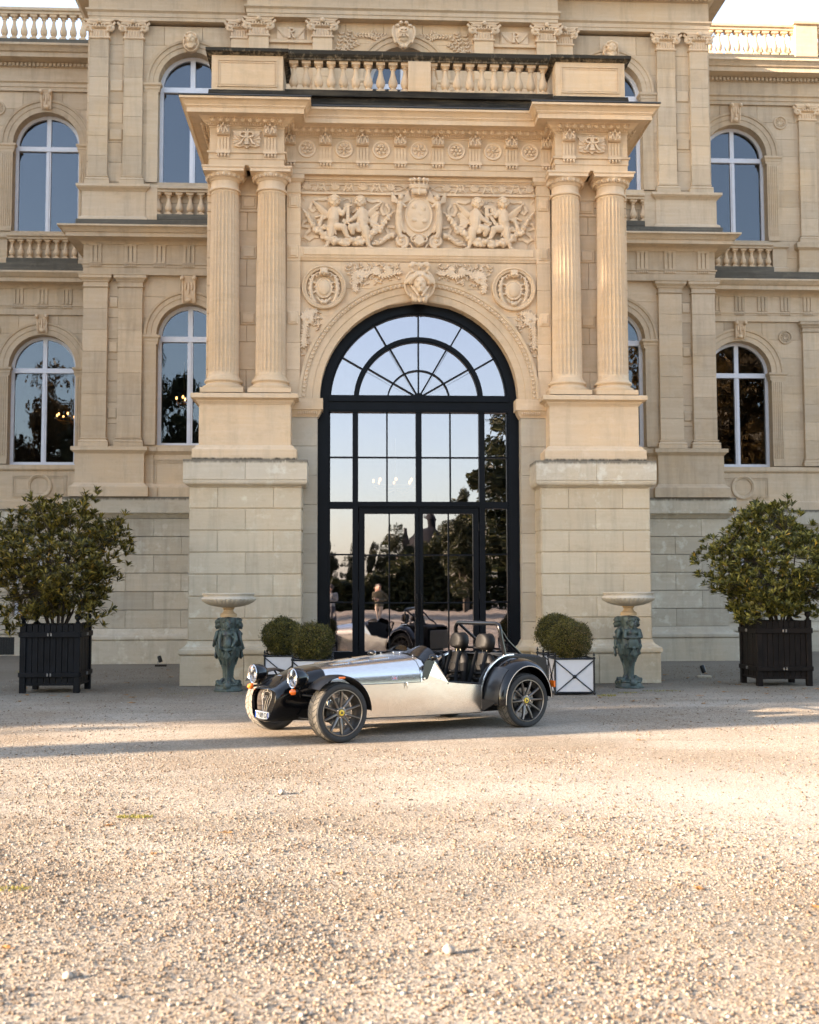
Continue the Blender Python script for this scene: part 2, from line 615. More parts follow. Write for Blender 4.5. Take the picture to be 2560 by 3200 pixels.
# ---------------------------------------------------------------- windows
def window(cx, hw, zb, zs, y, parent, arch_out, mat, key=None, trans=None):
    """white timber window with mullion and transom in an arched opening whose wall face is at y"""
    w = part('window', parent)
    yf = y + 0.24
    fr = MB()
    t = 0.075
    fr.box(cx - hw, cx - hw + t, yf, yf + 0.09, zb, zs)
    fr.box(cx + hw - t, cx + hw, yf, yf + 0.09, zb, zs)
    fr.arc([(hw - t, yf), (hw, yf), (hw, yf + 0.09), (hw - t, yf + 0.09)], cx, zs, 0, PI, 28)
    fr.box(cx - hw + t, cx + hw - t, yf + 0.002, yf + 0.088, zb, zb + 0.07)
    fr.build('window_frame', WHITE, w)
    tr = zs - 0.03
    m1 = MB(); m1.box(cx - hw + t, cx + hw - t, yf - 0.02, yf + 0.09, tr - 0.065, tr - 0.012).box(cx - hw + t, cx + hw - t, yf - 0.005, yf + 0.09, tr - 0.012, tr + 0.05)
    m1.build('transom', WHITE, w)
    m2 = MB(); m2.box(cx - 0.055, cx + 0.055, yf + 0.004, yf + 0.085, zb + 0.07, tr - 0.065).box(cx - 0.02, cx + 0.02, yf - 0.012, yf + 0.004, zb + 0.07, tr - 0.065)
    m2.box(cx - 0.05, cx + 0.05, yf + 0.004, yf + 0.085, tr + 0.05, zs + hw - t)
    m2.build('mullion', WHITE, w)
    yg = yf + 0.04
    for s in S2:
        a, b = sorted((cx + s * 0.05, cx + s * (hw - t + 0.004)))
        MB().box(a, b, yg, yg + 0.008, zb + 0.065, tr - 0.06).build('pane', WGLASS, w)
        r = hw - t + 0.004
        pts = [(cx + s * 0.045, tr + 0.045)]
        a0 = math.asin(min(1, (tr + 0.045 - zs) / r))
        for i in range(13):
            a = a0 + (math.acos(0.045 / r) - a0) * i / 12
            pts.append((cx + s * r * math.cos(a), zs + r * math.sin(a)))
        MB().prism(pts, yg, yg + 0.008).build('pane', WGLASS, w)
    # archivolt: three stepped rings
    ar = MB()
    d = arch_out - hw
    ar.arc([(hw, y + 0.23), (hw, y - 0.02), (hw + d * 0.42, y - 0.02), (hw + d * 0.44, y - 0.035), (hw + d * 0.78, y - 0.035), (hw + d * 0.82, y - 0.06),
            (hw + d, y - 0.07), (hw + d, y + 0.05), (hw + d * 0.5, y + 0.05)], cx, zs, 0, PI, 40)
    ar.build('archivolt', mat, w, 35)
    for s in S2:                                   # impost block and jamb
        a, b = sorted((cx + s * (hw - 0.012), cx + s * (arch_out + 0.03)))
        im = MB()
        path = [(a, y + 0.20), (a, y), (b, y), (b, y + 0.1)]
        im.sweep([(-0.06, zs - 0.19), (0.015, zs - 0.19), (0.02, zs - 0.13), (0.03, zs - 0.125), (0.03, zs - 0.08), (0.06, zs - 0.045), (0.06, zs - 0.002), (-0.06, zs - 0.002)], path)
        im.box(a + 0.004, b - 0.004, y - 0.004, y + 0.2, zs - 0.188, zs - 0.004)
        im.build('impost', mat, w)
        a, b = sorted((cx + s * hw, cx + s * (arch_out - 0.005)))
        jb = MB(); jb.box(a, b, y - 0.018, y + 0.235, zb, zs - 0.19)
        jb.box(a - 0.0, b + 0.0, y - 0.034, y + 0.01, zb, zb + 0.11)
        jb.build('jamb', mat, w)
    if key:
        z0, z1, ww = key
        kb = MB()
        pts = []
        for i in range(9):                         # scrolled console keystone
            q = i / 8
            pts.append((y - 0.05 - 0.11 * q ** 1.2 - 0.02 * math.sin(q * PI * 2), z0 + (z1 - z0) * q))
        for i in range(8):
            w0 = ww * (0.36 + 0.14 * i / 8); w1 = ww * (0.36 + 0.14 * (i + 1) / 8)
            (ya, za), (yb, zb2) = pts[i], pts[i + 1]
            kb.add([(cx - w0, ya, za), (cx + w0, ya, za), (cx + w1, yb, zb2), (cx - w1, yb, zb2), (cx - w0, y + .05, za), (cx + w0, y + .05, za), (cx + w1, y + .05, zb2), (cx - w1, y + .05, zb2)],
                   [(0, 1, 2, 3), (0, 4, 5, 1), (3, 2, 6, 7), (0, 3, 7, 4), (1, 5, 6, 2)])
        for s in S2:
            kb.tube([(cx + s * ww * 0.40, q[0] - 0.012, q[1]) for q in pts], 0.022, 6)
            kb.ell((cx + s * ww * 0.42, pts[-1][0] - 0.01, z1 - 0.05), (0.045, 0.05, 0.05), 8, 6)
            kb.ell((cx + s * ww * 0.22, pts[5][0] - 0.01, z0 + (z1 - z0) * 0.62), (0.03, 0.03, 0.09), 6, 5)
        kb.ell((cx, pts[4][0] - 0.012, z0 + (z1 - z0) * 0.55), (0.03, 0.03, 0.14), 6, 5)
        kb.ell((cx, pts[1][0] - 0.012, z0 + 0.05), (0.07, 0.04, 0.05), 8, 5)
        kb.build('keystone', WARM2, w, 50)
    return w

# ---------------------------------------------------------------- balusters
def baluster_mesh(h, r, name='baluster'):
    mb = MB()
    q = r * 0.95
    mb.box(-q, q, -q, q, 0, h * 0.09)
    mb.box(-q, q, -q, q, h * 0.91, h)
    pr = [(0.85, 0.09), (0.85, 0.12), (0.55, 0.145), (0.5, 0.17), (0.72, 0.20), (0.92, 0.26), (1.0, 0.33), (0.96, 0.40), (0.78, 0.48), (0.58, 0.58), (0.46, 0.68),
          (0.42, 0.76), (0.45, 0.79), (0.66, 0.805), (0.66, 0.83), (0.5, 0.845), (0.55, 0.86), (0.82, 0.885), (0.85, 0.91)]
    mb.lathe([(r * a, h * b) for a, b in pr], 14)
    return mb.mesh(name, 40)

def balustrade(parent, xs, y, zb, zt, plinth, rail, mat, matp, matr, yd=0.24, bm=None, x0=None, x1=None):
    """a row of balusters between zb and zt, on a plinth and under a rail"""
    bl = part('balustrade', parent)
    h = zt - zb
    for x in xs:
        o = obj('baluster', bm, mat, bl)
        o.location = (x, y, zb)
    if plinth:
        mb = MB(); mb.rbox(x0, x1, y - yd / 2, y + yd / 2, zb - plinth, zb, 0.008)
        mb.build('plinth', matp, bl)
    if rail:
        mb = MB()
        mb.rbox(x0, x1, y - yd * 0.42, y + yd * 0.42, zt, zt + rail * 0.45, 0.006)
        mb.rbox(x0, x1, y - yd / 2 - 0.02, y + yd / 2 + 0.02, zt + rail * 0.45, zt + rail, 0.012)
        mb.build('rail', matr, bl)
    return bl

BAL_S = baluster_mesh(0.47, 0.075)
BAL_P = baluster_mesh(0.50, 0.075)
BAL_T = baluster_mesh(0.61, 0.085)

# ---------------------------------------------------------------- pilasters
def ionic_cap(cx, y, z0, w, parent, mat, side=None):
    """scrolled capital for a flat pilaster of width w whose face is at y; z0 is its foot, height 0.37"""
    mb = MB()
    h = 0.37
    mb.box(cx - w * 0.5, cx + w * 0.5, y, y + 0.12, z0, z0 + h * 0.55)
    k = 7
    for i in range(k):                                   # fluted neck
        x = cx - w * 0.5 + w * (i + 0.5) / k
        mb.cap2((x, y - 0.004, z0 + 0.03), w * 0.045, (x, y - 0.004, z0 + h * 0.36), w * 0.045, 6)
    mb.sweep([(-0.03, z0 - 0.02), (0.02, z0 - 0.02), (0.03, z0), (0.02, z0 + 0.02), (-0.03, z0 + 0.02)], [(cx - w * .5, y + .1), (cx - w * .5, y), (cx + w * .5, y), (cx + w * .5, y + .1)])
    mb.sweep([(-0.02, z0 + h * .5), (0.02, z0 + h * .5), (0.05, z0 + h * .58), (0.05, z0 + h * .64), (-0.02, z0 + h * .66)], [(cx - w * .5, y + .1), (cx - w * .5, y), (cx + w * .5, y), (cx + w * .5, y + .1)])
    for s in S2:                                          # volutes: an inward spiral
        pts, rad = [], []
        vx, vz, r = cx + s * w * 0.58, z0 + h * 0.56, w * 0.27
        for i in range(40):
            a = PI / 2 - s * 0 + i / 39 * 2 * PI * 2.1
            q = r * (1 - i / 44)
            pts.append((vx - s * q * math.cos(a + PI / 2) * 1.0, y - 0.03, vz + q * math.sin(a)))
            rad.append(0.028 * (1 - i / 60))
        mb.tube(pts, rad, 6)
        mb.ell((vx, y - 0.02, vz), (r * 0.86, 0.035, r * 0.86), 12, 6)
        mb.ell((vx, y - 0.06, vz), 0.03, 8, 5)
        mb.cap2((cx + s * w * 0.10, y - 0.03, z0 + h * .79), 0.03, (vx, y - 0.035, z0 + h * .78), 0.038, 6)
    for i in range(-2, 3):
        mb.ell((cx + i * w * 0.14, y - 0.045, z0 + h * .63), (w * .055, .03, .04), 6, 5)
    mb.ell((cx, y - 0.07, z0 + h * .88), (0.055, .04, .05), 8, 5)
    ww = w * 0.70
    mb.prism([(cx - ww * .9, z0 + h * .87), (cx + ww * .9, z0 + h * .87), (cx + ww * 1.12, z0 + h * .95), (cx + ww * 1.12, z0 + h), (cx - ww * 1.12, z0 + h), (cx - ww * 1.12, z0 + h * .95)], y - 0.06, y + 0.12)
    return mb.build('capital', mat, parent, 45)

def pilaster(cx, w, y, d, z0, z1, parent, mat, kind, rows=8):
    """flat pilaster: base, drums of stone, capital"""
    p = part('pilaster', parent)
    x0, x1 = cx - w / 2, cx + w / 2
    path = [(x0, y + d), (x0, y), (x1, y), (x1, y + d)]
    bh = 0.19 if kind != 'plain' else 0.0
    if bh:
        mb = MB()
        mb.sweep([(-0.04, z0), (0.055, z0), (0.055, z0 + 0.075), (0.045, z0 + 0.08), (0.055, z0 + 0.10), (0.045, z0 + 0.125), (0.02, z0 + 0.13), (0.012, z0 + 0.15), (0.03, z0 + 0.165), (0.02, z0 + 0.18), (-0.04, z0 + 0.195)], path)
        mb.box(x0 + .001, x1 - .001, y + 0.001, y + d, z0, z0 + bh)
        mb.build('base', mat, p)
    ch = 0.37 if kind == 'ionic' else 0.265 if kind == 'doric' else 0.0
    a, b = z0 + bh, z1 - ch
    for i in range(rows):
        c0, c1 = a + (b - a) * i / rows, a + (b - a) * (i + 1) / rows
        MB().cbox(x0, x1, y, y + d, c0 + 0.0015, c1 - 0.0015, 0.004).build('shaft_stone', mat, p)
    if kind == 'ionic':
        ionic_cap(cx, y, b, w, p, WARM2)
    elif kind == 'doric':
        mb = MB()
        mb.sweep([(-0.04, b), (0.012, b), (0.03, b + 0.015), (0.012, b + 0.03), (0.004, b + 0.035), (0.004, b + 0.115), (0.03, b + 0.12), (0.03, b + 0.14), (0.075, b + 0.185), (0.085, b + 0.19), (0.085, b + 0.245), (0.1, b + 0.25), (0.1, b + ch), (-0.04, b + ch)], path)
        mb.box(x0 + .001, x1 - .001, y + 0.001, y + d, b, b + ch - 0.002)
        mb.build('capital', mat, p)
    return p

# ================================================================ pavilion behind the portico
YP, YW, YC = 5.9, 9.4, 5.62
PAV = part('pavilion_wall', CH)
for s in S2:
    lo, hi = sorted((s * 3.40, s * 6.55))
    # basement courses
    ops = []
    ashlar(PAV, *sorted((s * 3.40, s * 6.72)), YP - 0.02, 0.5, 0.70, 2.92, 0.342, 1.05, [], GREYR, gap=0.010, cham=0.009, vgap=0.002, name='rusticated_stone')
    mb = MB()
    path = [(-6.72, YW), (-6.72, YP - 0.02), (-3.4, YP - 0.02)] if s < 0 else [(3.4, YP - 0.02), (6.72, YP - 0.02), (6.72, YW)]
    mb.sweep([(-0.2, 0.0), (0.16, 0.0), (0.16, 0.46), (-0.2, 0.46)], path)
    mb.build('plinth_course', GREYR, PAV)
    mb = MB()
    mb.sweep([(-0.2, 0.461), (0.14, 0.461), (0.17, 0.49), (0.165, 0.54), (0.13, 0.565), (0.10, 0.57), (0.05, 0.61), (0.02, 0.68), (0.0, 0.70), (-0.2, 0.70)], path)
    mb.build('base_moulding', GREYR, PAV, 35)
    mb = MB()
    mb.sweep([(-0.2, 2.921), (0.01, 2.921), (0.03, 2.94), (0.07, 2.98), (0.10, 3.0), (0.10, 3.02), (0.15, 3.021), (0.15, 3.345), (-0.2, 3.35)], path)
    mb.build('band_course', GREYR, PAV)
    MB().box(*sorted((s * 3.4, s * 6.68)), YP + .12, YP + .5, .6, 2.95).build('wall_core', GREYR, PAV)
    mb = MB()                                          # side return of the pavilion
    mb.box(*sorted((s * 6.70, s * 6.30)), YP + 0.45, YW + 0.3, 0.3, 3.3)
    mb.box(*sorted((s * 6.47, s * 6.20)), YP + 0.28, YW + 0.3, 3.3, 14.6)
    mb.build('side_wall', REAR, PAV)
    # lower storey wall
    LO = (s * 4.41, 0.66, 4.42, 6.69)
    UP = (s * 4.41, 0.68, 9.2, 11.99)
    ashlar(PAV, lo, hi, YP + 0.06, 0.3, 4.42, 7.92, 0.44, 0.8, [LO], REAR)
    window(s * 4.41, 0.66, 4.42, 6.69, YP + 0.06, CH, 0.91, REAR, key=(7.36, 7.89, 0.30))
    # apron under the window: panel and sill
    ap = MB()
    ap.box(lo, hi, YP + 0.07, YP + 0.3, 3.34, 4.42)
    ap.build('apron', REAR, PAV)
    for a, b in ((3.75, 5.12),):
        a, b = sorted((s * a, s * b))
        mb = MB()
        for q, (dx, dz) in enumerate(((0, 0), (0.05, 0.05))):
            mb.box(a + dx, b - dx, YP + 0.026 + 0.012 * q, YP + 0.08, 3.52 + dz, 3.555 + dz)
            mb.box(a + dx, b - dx, YP + 0.026 + 0.012 * q, YP + 0.08, 4.10 - dz, 4.135 - dz)
            mb.box(a + dx, a + dx + .035, YP + 0.024 + 0.012 * q, YP + 0.08, 3.52 + dz, 4.135 - dz)
            mb.box(b - dx - .035, b - dx, YP + 0.024 + 0.012 * q, YP + 0.08, 3.52 + dz, 4.135 - dz)
        mb.build('apron_panel', REAR, PAV)
    px0, px1 = sorted((s * 5.26, s * 6.64))
    # pedestal under the paired pilasters, with cap and foot; the cap runs on as window sill
    ped = [(-6.64, YW), (-6.64, YP - 0.12), (-5.26, YP - 0.12), (-5.26, YP + 0.02), (-5.10, YP + 0.02), (-5.10, YP + 0.05), (-3.4, YP + 0.05)]
    if s > 0:
        ped = [(-x, y) for x, y in reversed(ped)]
    mb = MB()
    mb.sweep([(-0.1, 3.35), (0.10, 3.35), (0.10, 3.54), (0.08, 3.56), (0.05, 3.575), (0.015, 3.62), (0.0, 3.63), (0.0, 4.22), (0.01, 4.23), (0.03, 4.25), (0.06, 4.28), (0.075, 4.285), (0.075, 4.36), (-0.3, 4.385)], ped)
    mb.build('pedestal_course', REAR, PAV)
    for cx in (5.59, 6.295):
        pilaster(s * cx, 0.49, YP - 0.04, 0.3, 4.375, 7.91, CH, REAR, 'doric', 7)
    for z in (7.35, 6.42, 5.06):                        # small raised panels between the pilasters
        a, b = sorted((s * 5.85, s * 6.035))
        MB().cbox(a, b, YP + 0.03, YP + 0.1, z - 0.10, z + 0.12, 0.02).build('raised_panel', REAR, PAV)
    # Doric entablature
    ent = [(-6.55, YW), (-6.55, YP - 0.05), (-3.3, YP - 0.05)] if s < 0 else [(3.3, YP - 0.05), (6.55, YP - 0.05), (6.55, YW)]
    mb = MB()
    mb.sweep([(-0.3, 7.911), (0.0, 7.911), (0.0, 8.06), (0.012, 8.062), (0.012, 8.115), (0.035, 8.12), (0.035, 8.145), (0.0, 8.15), (0.0, 8.535), (-0.3, 8.535)], ent)
    mb.build('architrave', REAR, PAV)
    mb = MB()
    mb.sweep([(-0.3, 8.536), (0.02, 8.536), (0.03, 8.56), (0.08, 8.60), (0.10, 8.605), (0.30, 8.62), (0.30, 8.70), (0.33, 8.705), (0.34, 8.725), (0.38, 8.76), (0.42, 8.79), (0.44, 8.795), (0.44, 8.83), (-0.3, 8.87)], ent)
    mb.build('cornice', REAR, PAV, 35)
    for cx in (6.30, 5.592, 5.005, 4.415, 3.83):
        t = part('triglyph', CH)
        mb = MB()
        a, b = s * cx - 0.12, s * cx + 0.12
        mb.box(a, b, YP - 0.085, YP - 0.04, 8.15, 8.17)
        for j in range(3):
            x0 = a + j * 0.088
            mb.prism([(x0, 8.17), (x0 + 0.064, 8.17), (x0 + 0.064, 8.50), (x0, 8.50)], YP - 0.078, YP - 0.045)
        mb.box(a - .008, b + .008, YP - 0.086, YP - 0.04, 8.50, 8.534)
        mb.build('glyph', REAR, t)
        mb = MB()
        for j in range(6):
            mb.box(a + j * 0.042, a + j * 0.042 + 0.028, YP - 0.085, YP - 0.05, 8.075, 8.112)
        mb.build('guttae', REAR, t)
    # upper storey
    mb = MB()
    mb.box(*sorted((s * 3.3, s * 6.69)), YP - 0.2, YP + 0.6, 8.86, 9.02)
    mb.build('mossy_ledge', SOOT2, PAV)
    upd = [(-6.59, YW), (-6.59, YP - 0.12), (-5.30, YP - 0.12), (-5.30, YP + 0.02), (-5.07, YP + 0.02)]
    if s > 0:
        upd = [(-x, y) for x, y in reversed(upd)]
    mb = MB()
    mb.sweep([(-0.3, 9.02), (0.06, 9.02), (0.05, 9.07), (0.01, 9.10), (0.0, 9.11), (0.0, 9.62), (0.01, 9.63), (0.05, 9.67), (0.07, 9.675), (0.09, 9.70), (0.10, 9.705), (0.10, 9.755), (-0.3, 9.79)], upd)
    mb.build('upper_pedestal', REAR, PAV)
    mb = MB(); mb.box(*sorted((s * 5.06, s * 6.58)), YP - 0.1, YP + .5, 9.03, 9.77); mb.build('upper_pedestal', REAR, PAV)
    ashlar(PAV, lo, hi, YP + 0.06, 0.3, 9.02, 9.88, 0.42, 0.8, [], REAR, joined=True)
    ashlar(PAV, lo, hi, YP + 0.06, 0.3, 9.88, 13.22, 0.42, 0.8, [UP], REAR, start=1)
    window(s * 4.41, 0.68, 9.88, 11.99, YP + 0.06, CH, 0.92, REAR)
    mb = MB(); mb.box(*sorted((s * 3.5, s * 5.09)), YP + 0.04, YP + 0.36, 9.70, 9.88); mb.build('window_sill', REAR, PAV)
    x0, x1 = sorted((s * 3.5, s * 5.06))
    balustrade(CH, [s * (5.06 - 0.0 - 0.221 * i) for i in range(7)], YP - 0.02, 9.16, 9.63, 0.12, 0.12, WARM, SOOT2, REAR, bm=BAL_S, x0=x0, x1=x1)
    for cx in (5.595, 6.30):
        pilaster(s * cx, 0.39, YP - 0.03, 0.3, 9.80, 13.275, CH, REAR, 'ionic', 7)
    for z in (11.82, 10.78):
        a, b = sorted((s * 5.81, s * 6.09))
        MB().cbox(a, b, YP + 0.03, YP + 0.1, z - 0.02, z + 0.22, 0.02).build('raised_panel', REAR, PAV)
# upper entablature of the pavilion, breaking forward over the middle bay
ent = [(-6.52, YW + .3), (-6.52, YP - 0.06), (-3.23, YP - 0.06), (-3.23, YC - 0.08), (3.23, YC - 0.08), (3.23, YP - 0.06), (6.52, YP - 0.06), (6.52, YW + .3)]
mb = MB()
mb.sweep([(-0.4, 13.276), (0.0, 13.276), (0.0, 13.345), (0.015, 13.35), (0.015, 13.43), (0.05, 13.46), (0.06, 13.465), (0.06, 13.50), (0.0, 13.51), (0.0, 13.92), (-0.4, 13.92)], ent)
mb.build('upper_entablature', REAR, PAV)
mb = MB()
mb.sweep(cornice(13.921, 0.55, 0.62), ent)
mb.build('upper_cornice', REAR, PAV, 35)
mb = MB()
for x in np.arange(-6.5, 6.51, 0.085):
    y = (YC - 0.08) if abs(x) < 3.23 else YP - 0.06
    mb.box(x - 0.026, x + 0.026, y - 0.10, y + 0.02, 13.925, 13.99)
tag(mb.build('dentils', REAR, PAV), kind='stuff')
mb = MB(); mb.box(-6.4, 6.4, YP + 0.2, YW + 4, 14.4, 14.6); mb.build('roof_slab', ZINC, PAV)

# middle bay above the balcony
MID = part('middle_bay', CH)
MO = (0.0, 0.72, 9.3, 12.06)
ashlar(MID, -3.23, 3.23, YC + 0.12, 0.28, 9.3, 12.38, 0.44, 0.85, [MO], WARM, joined=True)
ashlar(MID, -3.23, 3.23, YC + 0.12, 0.28, 12.38, 13.28, 0.45, 0.85, [MO], WARM)
window(0.0, 0.72, 9.40, 12.06, YC + 0.12, CH, 0.99, WARM)
for s in S2:
    for cx in (2.995, 1.68):
        pilaster(s * cx, 0.41, YC, 0.25, 9.35, 13.28, CH, WARM, 'ionic', 8)
    pilaster(s * 3.40, 0.36, YC + 0.14, 0.25, 9.35, 13.28, CH, WARM, 'ionic', 8)
    a, b = sorted((s * 1.9, s * 2.78))
    MB().box(a, b, YC + 0.06, YC + 0.13, 12.80, 12.86).build('string_course', WARM, MID)

# ================================================================ side wings
WING = part('wing_wall', CH)
for s in S2:
    x0, x1 = sorted((s * 6.5, s * 16.0))
    cxs = [8.25, 12.25]
    inv = [(s * 8.25, 0.77, 4.40, 6.66), (s * 12.25, 0.77, 4.40, 6.66)]
    up = [(s * 8.25, 0.77, 9.88, 11.98), (s * 12.25, 0.77, 9.88, 11.98)]
    bas = [(s * 8.25, 0.55, 0.9, 2.3)]
    for z0, z1, row, ops, m, nm in ((4.40, 7.89, 0.44, inv, REAR, 'ashlar_stone'), (9.02, 9.88, 0.43, [(0, 0, 99, 99)] * 2, REAR, 'ashlar_stone'), (9.88, 13.24, 0.42, up, REAR, 'ashlar_stone')):
        if s < 0:
            ashlar(WING, -10.2, -6.5, YW + 0.05, 0.3, z0, z1, row, 0.9, [ops[0]], m, joined=z0 == 9.02)
            ashlar(WING, -14.2, -10.2, YW + 0.05, 0.3, z0, z1, row, 1.3, [ops[1]], m, joined=True)
        else:
            ashlar(WING, 6.5, 10.2, YW + 0.05, 0.3, z0, z1, row, 0.9, [ops[0]], m, joined=z0 == 9.02)
            ashlar(WING, 10.2, 14.2, YW + 0.05, 0.3, z0, z1, row, 1.3, [ops[1]], m, joined=True)
    for c in cxs:
        window(s * c, 0.77, 4.40, 6.66, YW + 0.05, CH, 1.06, REAR, key=(7.47, 7.88, 0.26))
        window(s * c, 0.77, 9.88, 11.98, YW + 0.05, CH, 1.06, REAR, key=(12.80, 13.23, 0.26))
        for q in S2:                                        # fluted jamb strips beside each window
            for zb, zs in ((4.55, 6.46), (9.90, 11.77)):
                a, b = sorted((s * c + q * 0.80, s * c + q * 1.04))
                mb = MB()
                for j in range(5):
                    mb.cap2((a + (j + .5) * (b - a) / 5, YW + 0.034, zb + .05), 0.018, (a + (j + .5) * (b - a) / 5, YW + 0.034, zs - .04), 0.018, 6)
                mb.build('fluting', REAR, WING, 50)
            cxq = s * c + q * 1.13                            # round rosettes in the spandrels
            for z in (7.52, 12.82):
                if abs(cxq) < 6.9:
                    continue
                t = MB()
                t.lathe([(0.0, 0.0), (0.05, 0.015), (0.06, 0.0), (0.13, 0.004), (0.135, 0.03), (0.155, 0.035), (0.17, 0.02), (0.17, -0.02)], 20)
                for j in range(10):
                    a = j * PI / 5
                    t.ell((0.085 * math.cos(a), 0.085 * math.sin(a), 0.012), (0.035, 0.018, 0.016), 6, 4, Matrix.Rotation(a, 3, 'Z'))
                M = Matrix.Translation((cxq, YW + 0.05, z)) @ Matrix.Rotation(PI / 2, 4, 'X')
                f = MB().merge(t, M)
                f.build('rosette', REAR, WING, 40)
    # basement with window
    wpath = [(-16, YW), (-6.6, YW)] if s < 0 else [(6.6, YW), (16, YW)]
    for a, b in (((6.6, 7.70), (8.80, 14.2))):
        pass
    a, b = sorted((s * 6.68, s * 7.70)); ashlar(WING, a, b, YW - 0.05, 0.4, 0.70, 2.92, 0.342, 1.0, [], GREYR, gap=0.010, cham=0.009, vgap=0.002, name='rusticated_stone')
    a, b = sorted((s * 8.80, s * 12.6)); ashlar(WING, a, b, YW - 0.05, 0.4, 0.70, 2.92, 0.342, 1.0, [], GREYR, gap=0.010, cham=0.009, vgap=0.002, name='rusticated_stone')
    a, b = sorted((s * 7.70, s * 8.80)); ashlar(WING, a, b, YW - 0.05, 0.4, 2.30, 2.92, 0.342, 1.1, [], GREYR, gap=0.010, cham=0.009, vgap=0.002, name='rusticated_stone')
    mb = MB()
    for c0, c1 in ((6.6, 7.69), (8.81, 12.6)):
        mb.box(*sorted((s * c0, s * c1)), YW + .1, YW + .38, .6, 2.95)
    mb.build('wall_core', GREYR, WING)
    bw = part('basement_window', CH)
    fr = MB()
    for c0, c1, d0, d1 in ((7.70, 7.77, .9, 2.3), (8.73, 8.80, .9, 2.3), (8.21, 8.29, .9, 2.3)):
        fr.box(*sorted((s * c0, s * c1)), YW + 0.15, YW + 0.24, d0, d1)
    fr.box(*sorted((s * 7.77, s * 8.73)), YW + .152, YW + .238, .9, .97).box(*sorted((s * 7.77, s * 8.73)), YW + .152, YW + .238, 2.23, 2.3)
    fr.build('window_frame', WHITE, bw)
    for c0, c1 in ((7.765, 8.215), (8.285, 8.735)):
        MB().box(*sorted((s * c0, s * c1)), YW + .19, YW + .198, .96, 2.24).build('pane', WGLASS, bw)
    MB().box(*sorted((s * 7.72, s * 8.78)), YW + .30, YW + .33, 1.55, 2.28).build('blind', plain('brown_blind_%s' % ('w' if s < 0 else 'e'), (0.16, 0.085, 0.045), 0.8), bw)
    mb = MB()
    mb.sweep([(-0.3, 0.0), (0.12, 0.0), (0.12, 0.46), (-0.3, 0.46)], wpath); mb.build('plinth_course', GREYR, WING)
    mb = MB()
    mb.sweep([(-0.3, 0.461), (0.11, 0.461), (0.14, 0.49), (0.135, 0.54), (0.10, 0.565), (0.07, 0.57), (0.05, 0.60), (0.05, 0.70), (-0.3, 0.70)], wpath); mb.build('base_moulding', GREYR, WING, 35)
    a, b = sorted((s * 7.70, s * 8.80)); MB().box(a, b, YW - 0.08, YW + 0.3, 0.70, 0.9).build('sill', GREYR, WING)
    mb = MB()
    mb.sweep([(-0.3, 2.921), (0.06, 2.921), (0.10, 2.98), (0.13, 3.0), (0.13, 3.345), (-0.3, 3.35)], wpath); mb.build('band_course', GREYR, WING)
    mb = MB()
    mb.sweep([(-0.3, 3.35), (0.05, 3.35), (0.05, 3.53), (0.0, 3.56), (0.0, 4.23), (0.04, 4.25), (0.06, 4.28), (0.06, 4.37), (-0.3, 4.40)], wpath); mb.build('pedestal_course', REAR, WING)
    for c in cxs:                                           # framed panel with a round boss under each window
        a, b = s * c - 0.62, s * c + 0.62
        mb = MB()
        for d in (0.0, 0.05):
            y0 = YW - 0.02 + d * 0.2
            mb.box(a + d, b - d, y0, YW + .02, 3.635 + d, 3.665 + d); mb.box(a + d, b - d, y0, YW + .02, 4.10 - d, 4.13 - d)
            mb.box(a + d, a + d + .03, y0 + .002, YW + .02, 3.666 + d, 4.099 - d); mb.box(b - d - .03, b - d, y0 + .002, YW + .02, 3.666 + d, 4.099 - d)
        mb.build('apron_panel', REAR, WING)
        mb = MB()
        mb.arc([(0.20, YW - .005), (0.215, YW - .03), (0.24, YW - .035), (0.255, YW - .05), (0.285, YW - .045), (0.29, YW + .02), (0.20, YW + .02)], s * c, 3.885, 0, 2 * PI, 40, False)
        mb.build('ring_moulding', REAR, WING, 40)
    # entablature between storeys
    mb = MB()
    mb.sweep([(-0.3, 7.891), (0.0, 7.891), (0.0, 8.04), (0.012, 8.042), (0.012, 8.085), (0.035, 8.09), (0.035, 8.12), (0.0, 8.13), (0.0, 8.50), (-0.3, 8.50)], wpath); mb.build('architrave', REAR, WING)
    mb = MB()
    mb.sweep([(-0.3, 8.501), (0.02, 8.501), (0.03, 8.53), (0.08, 8.57), (0.10, 8.58), (0.30, 8.60), (0.30, 8.69), (0.33, 8.70), (0.36, 8.74), (0.42, 8.79), (0.42, 8.83), (-0.3, 8.87)], wpath); mb.build('cornice', REAR, WING, 35)
    for cx in [6.58 + 0.56 * j for j in range(1, 9)]:
        t = part('triglyph', CH)
        mb = MB()
        a, b = s * cx - 0.12, s * cx + 0.12
        for j in range(3):
            mb.box(a + j * 0.088, a + j * 0.088 + .064, YW - 0.03, YW + 0.02, 8.14, 8.47)
        mb.box(a - .008, b + .008, YW - 0.036, YW + 0.02, 8.47, 8.499)
        mb.build('glyph', REAR, t)
        mb = MB()
        for j in range(6):
            mb.box(a + j * 0.042, a + j * 0.042 + 0.028, YW - 0.036, YW + .01, 8.045, 8.084)
        mb.build('guttae', REAR, t)
    mb = MB(); mb.box(x0, x1, YW - 0.2, YW + 0.4, 8.86, 9.06); mb.build('mossy_ledge', SOOT2, WING)
